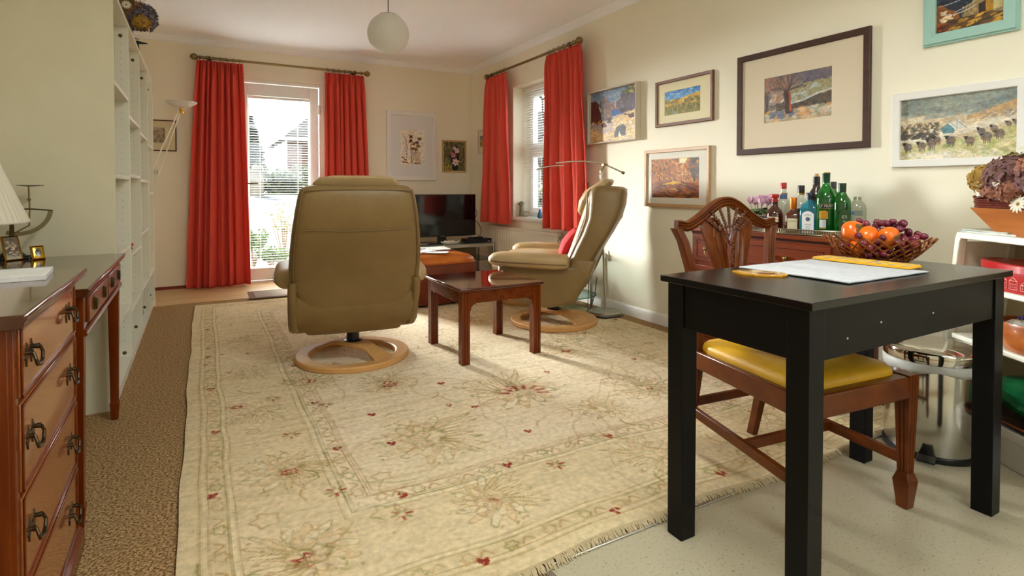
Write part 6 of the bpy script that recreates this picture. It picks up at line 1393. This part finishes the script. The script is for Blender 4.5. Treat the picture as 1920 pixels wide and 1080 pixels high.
MB().tube([(.03, -.012, .010), (.05, -.02, .014), (.062, -.02, .024)], .003, 8).build('levelling_foot', 'blackp', o); m = MB().tube([(.062, -.02, 0), (.062, -.02, .036)], .002, 8); m.lathe([(0, .035), (.009, .035), (.009, .038), (0, .038)], 12, c=(.062, -.02, 0)); m.lathe([(0, .0), (.007, .0), (.004, .010), (0, .010)], 12, c=(.062, -.02, 0)); m.build('thumb_screw', 'blackp', o)
# table lamp
o = root('table_lamp', (-.715, 2.60, .700), 'table lamp with a pleated cream shade at the left edge', 'lamp')
MB().lathe([(0, 0), (.06, 0), (.062, .008), (.05, .016), (.02, .028), (.014, .05), (.02, .07), (.022, .08), (.012, .095), (.010, .15), (.008, .22), (0, .22)], 28).build('base', 'brass2', o, smooth=50)
R = []
for z, r in ((.155, .148), (.165, .146), (.25, .112), (.34, .078), (.385, .062)):
    R.append([((r + (.0018 if k % 2 else -.0018)) * math.cos(2 * math.pi * k / 96), (r + (.0018 if k % 2 else -.0018)) * math.sin(2 * math.pi * k / 96), z) for k in range(96)])
MB().loft(R, caps=False).build('lamp_shade', 'shade', o, solid=.0012, smooth=0, fixn=False)
MB().tube([(.149 * math.cos(2 * math.pi * k / 48), .149 * math.sin(2 * math.pi * k / 48), .158) for k in range(48)], .004, 6, closed=True).build('shade_trim', 'shade', o)

# ================================================================== BOOKCASE
BR = R_(.79)
o = root('bookcase', (-.352, 2.96, 0), 'tall white bookcase of four bays with mostly empty shelves', 'bookcase', BR)
BD, BL, BH = .50, 2.50, 1.862; bays = [0, .64, 1.285, 1.95, 2.50]; tb = .019
MB().box(-BD, 0, 0, .02, 0, BH).build('end_panel', 'panel', o, bevel=.001)
MB().box(-BD, 0, BL - tb, BL, 0, BH).build('end_panel', 'lamin', o, bevel=.001)
hm = mat('peg_hole', (70, 62, 52), .7)
for i, y in enumerate(bays[1:-1]): MB().box(-BD + .01, 0, y - tb / 2, y + tb / 2, .055, BH - tb).build('divider', 'lamin', o, bevel=.001)
for i, y in enumerate(bays[1:]):
    m = MB()
    for xx in (-.035, -.34):
        for k in range(46):
            zz = .16 + .036 * k
            if zz < BH - .08: m.box(xx - .0015, xx + .0015, y - tb / 2 - .0006 - (tb / 2 if i == 3 else 0), y - tb / 2 + .001 - (tb / 2 if i == 3 else 0), zz - .0015, zz + .0015)
    q = m.build('peg_holes', hm, o, smooth=0); q['kind'] = 'stuff'
    for zz in (.095, BH - .07): MB().lathe([(0, 0), (.010, 0), (.009, .0015), (0, .0018)], 14, T=TR((-.035, y - tb / 2 - (tb / 2 if i == 3 else 0), zz), (R_(90), 0, 0))).build('screw_cap', mat('screw_brass', (92, 80, 60), .4, .7), o)
MB().box(-BD, .001, 0, BL, BH - tb, BH).build('top_board', 'lamin', o, bevel=.001)
MB().box(-BD + .01, -.012, .02, BL - tb, 0, .055).build('plinth', 'lamin', o)
MB().box(-BD, -.001, .02, BL - tb, .055, .074).build('bottom_board', 'lamin', o)
MB().box(-BD, -BD + .006, 0, BL, .02, BH - .01).build('back_panel', 'lamin', o)
SH = [(.34, .66, 1.025, 1.445), (.30, .60, 1.04, 1.36), (.30, .67, 1.02, 1.33), (.30, .93, 1.30)]
for i in range(4):
    for z in SH[i]: MB().box(-BD + .01, -.004, bays[i] + (tb if i == 0 else tb / 2), bays[i + 1] - tb / 2, z, z + tb).build('shelf', 'lamin', o, bevel=.001)
def bk(x, y, z): c, s = math.cos(BR), math.sin(BR); return (-.352 + x * c - y * s, 2.96 + x * s + y * c, z)
# things on and in the bookcase
o = root('flower_vase', bk(-.035, 1.10, BH), 'clear glass vase of dried hydrangeas on top of the bookcase', 'vase')
MB().lathe([(0, 0), (.03, 0), (.032, .004), (.022, .03), (.020, .06), (.028, .10), (.034, .12), (.032, .12), (.025, .10), (.016, .06), (.018, .03), (0, .008)], 28).build('glass', clear, o, smooth=50)
sm = mat('dry_stem', (120, 96, 60), .8)
for a in range(6): MB().tube([(.008 * math.cos(a), .008 * math.sin(a), .02), (.02 * math.cos(a * 1.1), .02 * math.sin(a * 1.1), .12), (.06 * math.cos(a * 1.1), .06 * math.sin(a * 1.1), .20)], .002, 5).build('stem', sm, o)
gm_ = [mat('hydrangea_slate', (96, 96, 104), .8, var=(74, 74, 82), vscale=40), mat('hydrangea_greyviolet', (116, 106, 122), .8, var=(88, 80, 96), vscale=40), petal_mats[2], petal_mats[3], mat('hydrangea_brown', (126, 90, 66), .8)]
for c, R, mm, n, s in (((.05, -.03, .18), .085, gm_[1], 110, 31), ((-.03, .06, .20), .075, gm_[0], 90, 32), ((-.03, -.05, .22), .07, gm_[4], 80, 33), ((.06, -.09, .15), .05, petal_mats[0], 50, 34), ((.07, .03, .24), .06, gm_[0], 60, 35), ((.0, -.0, .27), .06, gm_[4], 60, 36)): flowerhead(o, (c[0] + .01, c[1], c[2] - .045), R, mm, n, s)
for c, nrm, r in (((.05, -.12, .24), (.3, -1, .3), .03), ((.0, -.13, .19), (0, -1, .1), .028), ((.02, -.06, .31), (0, -.5, 1), .03)): daisy(o, c, nrm, r)
for a, b, c in ((.08, .0, .34), (.02, -.05, .36), (-.04, .03, .35), (.10, .06, .31)):
    q = MB().tube([(0, 0, .12), (a * .5, b * .5, .24), (a, b, c)], .0014, 5).build('stem', sm, o); MB().ell((a, b, c), (.007, .007, .007), 8, 5).build('seed_head', mat('seed_head', (50, 40, 34), .8), q)
o = root('bird_figurine', bk(-.016, 1.39, BH), 'dark metal long-necked bird figurine on top of the bookcase', 'figurine'); o.scale = (.5, .5, .62)
m = MB(); m.tube([(.0, 0, .005), (.004, 0, .06), (.0, 0, .10)], [.004, .005, .008], 8); m.tube([(.02, -.01, .0), (.012, 0, .06), (.006, 0, .10)], [.004, .005, .008], 8); m.tube([(-.05, .0, .125), (-.03, 0, .12), (0, 0, .112), (.04, 0, .11), (.09, -.01, .108), (.115, -.012, .106)], [.003, .011, .018, .013, .007, .002], 10); m.tube([(-.035, 0, .12), (-.05, 0, .145), (-.02, 0, .152), (.02, 0, .142)], [.008, .006, .006, .002], 8)
m.build('body', mat('dark_bronze', (50, 60, 62), .4, .6), o, smooth=60); MB().lathe([(0, 0), (.03, 0), (.028, .006), (0, .007)], 20).build('base', 'blackp', o)
o = root('carrier_bag', bk(-.09, 1.66, .074), 'dark green printed carrier bag standing at the bottom of the bookcase', 'bag', BR)
MB().loft([[(x, y, z) for x, y in ((-.055 * s, -.12), (.055 * s, -.12), (.06 * s, .12), (-.05 * s, .12))] for z, s in ((0, 1), (.10, .9), (.20, .5), (.26, .15))]).build('bag', mat('bag_green', (30, 110, 66), .4, var=(14, 70, 44), vscale=20, var_lo=.45, var_hi=.55), o, bevel=.004); MB().tube([(.03, -.05, .24), (.05, -.04, .32), (.05, .04, .32), (.03, .05, .24)], .003, 6).build('handle', mat('bag_green2', (16, 90, 56), .4), o)
o = root('umbrella', bk(-.16, 1.40, .074), 'folded dark umbrella lying in the bottom of the bookcase', 'umbrella', BR + R_(20)); MB().tube([(0, -.05, .09), (.0, .02, .11), (.0, .16, .13)], [.008, .022, .016], 10).build('canopy', 'blackp', o); MB().tube([(0, .16, .13), (.0, .22, .135), (.005, .24, .12)], .006, 8).build('handle', mat('maroon', (90, 30, 36), .4), o); MB().box(-.01, .01, -.06, .10, 0, .09).build('strap', 'blackp', o)
o = root('small_red_ornament', bk(-.03, .99, .619), 'tiny red ornament on a bookcase shelf', 'ornament'); m = MB().ell((0, 0, .028), (.012, .012, .010), 12, 8); m.build('head', mat('ornament_red', (190, 26, 26), .4), o); MB().lathe([(0, 0), (.01, 0), (.004, .006), (.003, .024), (0, .025)], 12).build('stem', 'blackp', o)

# ================================================================== LAMPS
# uplighter
o = root('uplighter_lamp', (-.42, 5.84, .006), 'white uplighter floor lamp with a shallow bowl on twin arms', 'lamp')
MB().lathe([(0, 0), (.12, 0), (.122, .008), (.11, .016), (0, .02)], 36, c=(-.26, .10, 0)).build('base', 'white', o); MB().tube([(-.26, .10, .018), (-.26, .10, 1.11), (-.20, .08, 1.13), (.02, 0, 1.12)], .009, 12).build('pole', 'white', o)
for dx, dy in ((0, -.02), (.045, .005)): MB().tube([(dx - .01, dy, 1.12 - dx), (.205 + dx * .3, dy * .6, 1.665 + .01)], .006, 10).build('arm', 'white', o)
MB().ell((.022, 0, 1.12), (.02, .016, .016), 14, 8).build('joint', 'chrome', o)
MB().lathe([(0, -.05), (.02, -.05), (.022, -.03), (.014, -.02), (.016, 0), (0, 0)], 20, c=(.225, 0, 1.70)).build('bulb_holder', 'brass2', o)
MB().lathe([(0, 0), (.03, .001), (.08, .018), (.115, .040), (.128, .056), (.125, .058), (.10, .040), (.06, .018), (0, .008)], 48, c=(.225, 0, 1.70)).build('bowl', 'opal', o, smooth=60)
# arc reading lamp by the side-on chair
o = root('reading_lamp', (2.665, 3.345, .012), 'steel reading floor lamp with a balanced curved arm', 'lamp')
MB().lathe([(0, 0), (.118, 0), (.122, .004), (.122, .026), (.118, .030), (0, .031)], 56).build('base', 'brushed', o, smooth=40)
MB().tube([(-.02, -.03, .03), (-.045, -.03, .55), (-.07, -.03, 1.10)], .0085, 12).build('pole', 'steel', o)
MB().tube([(-.085, -.045, 1.03), (-.065, -.03, 1.035)], .006, 8).build('knob', 'steel', o)
m = MB().tube([(-.070, -.03, 1.07), (-.062, -.032, 1.10), (-.040, -.04, 1.145)], .0065, 10); m.box(-.062, -.022, -.052, -.030, 1.138, 1.154); m.build('joint', 'brass', o)
A0 = Vector((.070, -.105, 1.085)); pts = [(.072, -.108, 1.088), (.03, -.080, 1.112), (-.035, -.040, 1.146), (-.10, -.0, 1.163), (-.18, .045, 1.172), (-.25, .085, 1.170), (-.31, .118, 1.164), (-.36, .145, 1.157)]
MB().tube(pts, .0055, 10).build('curved_arm', 'steel', o); MB().tube([(.085, -.116, 1.080), (.068, -.106, 1.090)], [.012, .010], 12).build('counterweight', 'brass', o)
R = []
for t, w_ in ((0, .008), (.15, .016), (.5, .020), (.85, .016), (1, .006)):
    p = Vector((-.30, .12, 1.150)).lerp(Vector((-.49, .21, 1.118)), t); s = Vector((.43, .90, 0)); R.append([tuple(p + s * w_ * math.cos(a) + Vector((0, 0, .006 * math.sin(a) - .010 * (2 * t - 1) ** 2))) for a in [2 * math.pi * k / 14 for k in range(14)]])
MB().loft(R).build('lamp_head', 'steel', o, smooth=60)
for i, pts in enumerate(([(.02, -.13, .006), (-.08, -.11, .006), (-.13, -.02, .005), (-.10, .12, .006), (-.02, .16, .02), (.05, .2, .10), (.10, .23, .25)], [(.1, -.1, .006), (0, -.145, .008), (-.1, -.12, .004), (-.16, 0, .004), (-.06, .14, .05), (.02, .24, .2), (.08, .27, .32)])):
    MB().tube([tuple(Vector(p)) for p in pts], .003, 6).build('flex', 'blackp', o)
# glass side table behind the chair
o = root('glass_side_table', (2.59, 3.75, .012), 'round glass side table on steel posts behind the side-on chair', 'side table')
for z in (.095, .44): MB().lathe([(0, 0), (.235, 0), (.238, .003), (.238, .006), (.235, .009), (0, .009)], 56, c=(0, 0, z)).build('glass_shelf', 'tglass', o, smooth=30)
for z in (.095, .44): MB().tube([(.239 * math.cos(2 * math.pi * k / 56), .239 * math.sin(2 * math.pi * k / 56), z + .0045) for k in range(56)], .0042, 6, closed=True).build('glass_edge', 'gedge', o)
for a in (-25, 95, 215): MB().tube([(.205 * math.cos(R_(a)), .205 * math.sin(R_(a)), 0), (.205 * math.cos(R_(a)), .205 * math.sin(R_(a)), .47)], .012, 14).build('post', 'steel', o)
# globe pendant
gc = Vector((1.105, 3.765, 2.045)); gr = .141
o = root('pendant_lamp', (gc.x, gc.y, ZC), 'white opal glass globe pendant hanging from the ceiling', 'ceiling lamp')
dz = gc.z - ZC
MB().lathe([(0, 0), (.045, 0), (.045, -.012), (.02, -.028), (0, -.03)], 24).build('ceiling_rose', 'white', o); MB().tube([(0, 0, -.02), (0, 0, dz + gr + .01)], .003, 8).build('flex', mat('dark_flex', (60, 50, 40), .5), o)
MB().lathe([(gr * math.cos(t), dz + gr * math.sin(t)) for t in [-math.pi / 2 + k * (math.pi * .86) / 26 for k in range(27)]], 48).build('globe', 'opal', o, smooth=80)
MB().lathe([(0, dz + gr + .012), (.008, dz + gr + .010), (.010, dz + gr), (.035, dz + gr * .985), (.062, dz + gr * .92), (.066, dz + gr * .88), (0, dz + gr * .88)], 32).build('cap', 'brushed', o, smooth=50)
# wall socket
o = root('light_switch', (XR_, 3.83, .985), 'small beige wall plate between the red curtain and the armchair headrest', 'wall plate')
MB().box(-.008, 0, -.035, .035, -.045, .045).build('plate', mat('aged_plate', (176, 156, 118), .5), o, bevel=.002); MB().box(-.011, -.007, -.008, .008, -.014, .014).build('rocker', mat('plate_rocker', (150, 130, 96), .5), o)
o = root('wall_socket', (XR_, 3.60, .43), 'cream plug in the wall socket behind the side-on armchair', 'socket'); MB().box(-.008, 0, -.07, .07, -.042, .042).build('plate', 'white', o, bevel=.002); MB().box(-.045, -.008, -.045, -.005, -.03, .02).build('plug', 'white', o, bevel=.005)
# window sill ornaments
o = root('bird_sculpture', (2.925, 5.085, WZ0 + .03), 'stone bird-headed sculpture at the left of the window sill', 'sculpture')
st_ = mat('grey_green_stone', (150, 148, 122), .6, var=(120, 118, 96), vscale=30)
MB().box(-.05, .05, -.04, .04, 0, .006).build('base', st_, o); m = MB().tube([(0, 0, .005), (0, 0, .06), (0, -.0, .11), (0, 0, .14), (0, .006, .155)], [.026, .022, .022, .034, .018], 16); m.tube([(-.0, .015, .134), (-.01, .055, .132), (-.014, .092, .130)], [.018, .010, .004], 10); m.build('body', st_, o, smooth=60)
o = root('glass_ornament', (2.915, 4.70, WZ0 + .03), 'blue and green glass teardrop ornament on the window sill', 'ornament')
MB().lathe([(0, 0), (.016, .0), (.026, .015), (.024, .035), (.013, .065), (.009, .085), (0, .095)], 20).build('taller_drop', mat('cobalt_glass', (24, 60, 170), .08, spec=.8, var=(20, 150, 130), vscale=18), o, smooth=60); MB().lathe([(0, 0), (.012, .0), (.021, .014), (.018, .028), (.006, .045), (0, .05)], 20, c=(-.01, -.032, 0)).build('shorter_drop', mat('aqua_solid_glass', (90, 170, 190), .08, spec=.8, var=(30, 70, 180), vscale=24), o, smooth=60)

# ================================================================== OUTSIDE
GZ = -.12
asph = mat('driveway_asphalt', (66, 68, 74), .9, var=(60, 62, 68), vscale=3)
GH = .80   # the road climbs away from the house
struct(MB().box(6.5, 30, -8, 9.2, GZ - .05, GZ).loft([[(-30, 9.2, GZ - .3), (30, 9.2, GZ - .3), (30, 9.2, GZ), (-30, 9.2, GZ)], [(-30, 19, GZ - .3), (30, 19, GZ - .3), (30, 19, GH - .03), (-30, 19, GH - .03)]]).box(-30, 30, 19, 60, GZ - .3, GH - .03).build('driveway', asph, smooth=0))
soil = mat('garden_soil', (50, 42, 32), .95, var=(38, 44, 26), vscale=6)
struct(MB().box(-4, 6.5, 7.75, 9.2, GZ - .05, GZ + .02).build('flower_bed', soil, smooth=0))
struct(MB().box(3.4, 6.5, -8, 7.75, GZ - .05, GZ).box(-4, 3.4, 6.54, 7.75, GZ - .05, GZ + .06).build('patio', mat('pale_paving', (150, 146, 138), .8, var=(138, 133, 125), vscale=3), smooth=0))
struct(MB().box(-30, 30, 19.2, 24, GH - .2, GH).build('grass_verge', mat('verge_grass', (50, 64, 30), .95, var=(72, 78, 42), vscale=4), smooth=0))
leafm = [mat('hedge_leaf', (38, 54, 24), .6, var=(70, 82, 40), vscale=9), mat('hedge_leaf_light', (78, 86, 42), .6, var=(54, 66, 30), vscale=9), mat('conifer_leaf', (26, 40, 28), .7, var=(36, 50, 33), vscale=5)]
def foliage(mb, box, n, s, seed, ball=False):
    rs = random.Random(seed); x0, x1, y0, y1, z0, z1 = box
    for _ in range(n):
        while True:
            a, b, c = rs.uniform(-1, 1), rs.uniform(-1, 1), rs.uniform(-1, 1)
            if not ball or a * a + b * b + c * c <= 1: break
        p = Vector(((x0 + x1) / 2 + a * (x1 - x0) / 2, (y0 + y1) / 2 + b * (y1 - y0) / 2, (z0 + z1) / 2 + c * (z1 - z0) / 2)); u = Vector((rs.gauss(0, 1), rs.gauss(0, 1), rs.gauss(0, 1))).normalized(); v = u.orthogonal().normalized(); k = s * rs.uniform(.6, 1.3)
        mb.add([p - u * k, p + v * k * .5, p + u * k, p - v * k * .5], [(0, 1, 2, 3)])
    return mb
def hedge(label, box, n, s, m, seed):
    o = root('hedge', ((box[0] + box[1]) / 2, (box[2] + box[3]) / 2, box[4]), label, 'hedge'); off = o.location
    b = [box[0] - off.x, box[1] - off.x, box[2] - off.y, box[3] - off.y, box[4] - off.z, box[5] - off.z]
    MB().box(b[0] + .2, b[1] - .2, b[2] + .2, b[3] - .2, b[4], b[5] - .2).build('core', mat('hedge_core', (22, 28, 16), .9), o, smooth=0)
    f = MB(); foliage(f, b, n, s, seed); rs = random.Random(seed)
    for k in range(int((b[1] - b[0]) * 1.6)): x = rs.uniform(b[0], b[1]); r = rs.uniform(.3, .7); foliage(f, (x - r, x + r, b[2] - .1, b[2] + r * 1.4, b[5] - r, b[5] + r * .6), 60, s, seed + k, True)
    f.build('leaves', m, o, fixn=False, smooth=0); return o
hedge('long clipped hedge across the road, below the brick house', (1.62, 9, 20.5, 21.6, GH, 1.50), 5200, .09, leafm[0], 1)
hedge('yellow-green laurel hedge right of the long hedge', (2.75, 6.2, 19.1, 20.2, GH, 1.62), 3600, .08, leafm[1], 2)
hedge('dense green hedge filling the lower part of the side window', (5.0, 5.8, 3.0, 14.0, GZ, 1.12), 9000, .05, leafm[0], 3)
def tree(label, base, h, cones=False, seed=0, spread=1.0, name='tree', twig=.012, mcol=None):
    rs = random.Random(seed); o = root(name, base, label, 'tree')
    if cones:
        f = MB()
        for i in range(12): t = i / 11; r = spread * (1 - t) ** .8 + .12; foliage(f, (-r, r, -r, r, h * (.06 + .86 * t), h * (.2 + .84 * t)), 420, .14, seed * 50 + i, True)
        MB().tube([(0, 0, 0), (0, 0, h)], [.14, .02], 8).build('trunk', mat('bark', (52, 44, 37), .9), o); f.build('foliage', leafm[2], o, fixn=False, smooth=0); return o
    segs = MB(); fine = MB()
    def grow(p, d, L, r, depth):
        q = p + d * L; q2 = q + Vector((rs.uniform(-.1, .1), rs.uniform(-.1, .1), .05)) * L
        (segs if depth < 2 else fine).tube([p, (p + q2) / 2 + Vector((rs.uniform(-.04, .04), rs.uniform(-.04, .04), 0)) * L, q2], [r, r * .82, r * .65], 5 if depth > 1 else 7)
        if depth >= 5: return
        for k in range(rs.choice([2, 3, 3]) if depth else 4):
            nd = (d + Vector((rs.gauss(0, .5) * spread, rs.gauss(0, .5) * spread, rs.uniform(-.1, .35)))).normalized(); grow(q2, nd, L * rs.uniform(.62, .82), r * .6, depth + 1)
    grow(Vector((0, 0, 0)), Vector((0, 0, 1)), h * .26, h * twig, 0)
    bk_ = mcol or mat('bark', (52, 44, 37), .9); segs.build('trunk', bk_, o, fixn=False); fine.build('branches', bk_, o, fixn=False); return o
tree('tall dark conifer hedge tree at the left edge of the door view', (1.62, 27, GH), 3.3, True, 1, .75, 'conifer')
tree('distant pointed conifer left of the brick house', (3.78, 34, GH), 2.75, True, 2, .55, 'conifer')
tree('bare winter tree rising above the dark conifer', (1.95, 29.5, GH), 4.2, False, 3, .9)
tree('thin bare tree in the gap before the brick house', (2.35, 31, GH), 2.6, False, 4, 1.0)
tree('bare tree whose branches fill the upper side window', (7.2, 11.5, GZ), 5.6, False, 6, 1.2, 'tree', .018)
# brick house across the road
o = root('brick_house', (5.45, 26, GH), 'red brick bungalow with a grey hipped roof across the road', 'house')
def brickmat():
    m = bpy.data.materials.new('red_brick'); m.use_nodes = True; n = m.node_tree; b = n.nodes['Principled BSDF']; b.inputs['Roughness'].default_value = .9
    t = n.nodes.new('ShaderNodeTexCoord'); mp = n.nodes.new('ShaderNodeMapping'); mp.inputs['Rotation'].default_value = (math.pi / 2, 0, 0); k = n.nodes.new('ShaderNodeTexBrick'); k.inputs['Scale'].default_value = 4.4
    k.inputs['Color1'].default_value = lin((92, 54, 42)); k.inputs['Color2'].default_value = lin((80, 47, 36)); k.inputs['Mortar'].default_value = lin((100, 88, 76)); k.inputs['Mortar Size'].default_value = .02
    n.links.new(t.outputs['Object'], mp.inputs[0]); n.links.new(mp.outputs[0], k.inputs['Vector']); n.links.new(k.outputs[0], b.inputs['Base Color']); return m
MB().box(-2.35, 4, 0, 6, 0, 2.32).build('walls', brickmat(), o, smooth=0)
rm = mat('grey_roof_tiles', (72, 68, 67), .85, var=(57, 53, 52), vscale=7, stretch=(.3, 1, 3))
MB().add([(-2.6, -.5, 2.36), (4.5, -.5, 2.36), (4.5, 6.5, 2.36), (-2.6, 6.5, 2.36), (-.2, 3, 4.45), (1.8, 3, 4.45)], [(0, 1, 5, 4), (1, 2, 5), (2, 3, 4, 5), (3, 0, 4), (3, 2, 1, 0)]).build('roof', rm, o, smooth=0)
MB().box(-2.62, 4.52, -.53, -.49, 2.24, 2.38).build('fascia', 'white', o, smooth=0)
# stone gate pillar
o = root('gate_pillar', (1.33, 18.8, GH - .06), 'pale rough stone gate pillar seen at the left through the door', 'pillar')
pst = mat('pale_stone', (126, 116, 100), .9, var=(96, 88, 76), vscale=5)
MB().box(-.20, .20, -.2, .2, 0, .72).build('shaft', pst, o, bevel=.02); MB().box(-.25, .25, -.24, .24, .72, .79).build('capstone', pst, o, bevel=.02); MB().ell((0, 0, .87), (.11, .11, .10), 14, 8).build('finial', pst, o)
# flower bed plants
rs = random.Random(9)
fm_ = [mat('bed_leaf', (56, 74, 32), .6), mat('bed_leaf_pale', (96, 100, 54), .6), mat('bed_twig', (92, 68, 40), .8)]
for i, (x, y, lb) in enumerate(((.55, 8.2, 'leafy green shrub at the left of the flower bed outside'), (.95, 8.4, 'twiggy shrub with yellowing leaves in the middle of the flower bed'), (1.35, 8.3, 'leafy shrub at the right of the flower bed outside'), (1.2, 7.95, 'low green plant at the front right of the flower bed'), (.75, 7.9, 'low green plant at the front of the flower bed, below the twigs'))):
    o = root('garden_shrub', (x, y, GZ + .02), lb, 'shrub'); tw = MB(); lf_ = MB(); H = (.55, .95, .6, .34, .30)[i]
    for k in range(16):
        a = rs.uniform(0, 6.28); r = rs.uniform(.05, .26); p = [(0, 0, 0), (r * .5 * math.cos(a), r * .5 * math.sin(a), H * .5), (r * math.cos(a), r * math.sin(a), H * rs.uniform(.7, 1.05))]; tw.tube(p, [.006, .004, .002], 5)
        n = 26 if i != 1 else 5
        for q in range(n):
            t = rs.uniform(.25, 1); c = Vector(p[1]).lerp(Vector(p[2]), (t - .25) / .75); foliage(lf_, (c.x - .04, c.x + .04, c.y - .04, c.y + .04, c.z - .03, c.z + .03), 1, .035, rs.randint(0, 9999))
    tw.build('twigs', fm_[2], o, fixn=False); lf_.build('leaves', fm_[i % 2], o, fixn=False, smooth=0)
# neighbour's timber frame seen through the side window
o = root('timber_shed', (10.2, 16.5, GZ), 'neighbouring house gable behind the branches in the side window', 'shed'); o.name = 'neighbour_house'; o['category'] = 'house'
MB().box(-1.6, 4, 0, 5, 0, 2.5).build('walls', mat('pale_render', (112, 110, 106), .8), o, smooth=0); MB().add([(-2.0, -.3, 2.4), (4.3, -.3, 2.4), (4.3, 5.3, 2.4), (-2, 5.3, 2.4), (-2.0, 2.5, 4.2), (4.3, 2.5, 4.2)], [(0, 1, 5, 4), (3, 4, 5, 2), (0, 4, 3), (1, 2, 5), (3, 2, 1, 0)]).build('roof', mat('dark_roof', (54, 46, 43), .8), o, smooth=0)
o = root('downpipe_post', (5.0 + .95, 8.6, GZ), 'red-brown wooden post standing in the hedge outside the side window', 'post'); o.name = 'garden_post'; MB().box(-.11, .11, -.11, .11, 0, 3.6).build('shaft', mat('post_red', (84, 46, 38), .8, var=(96, 62, 52), vscale=9), o)
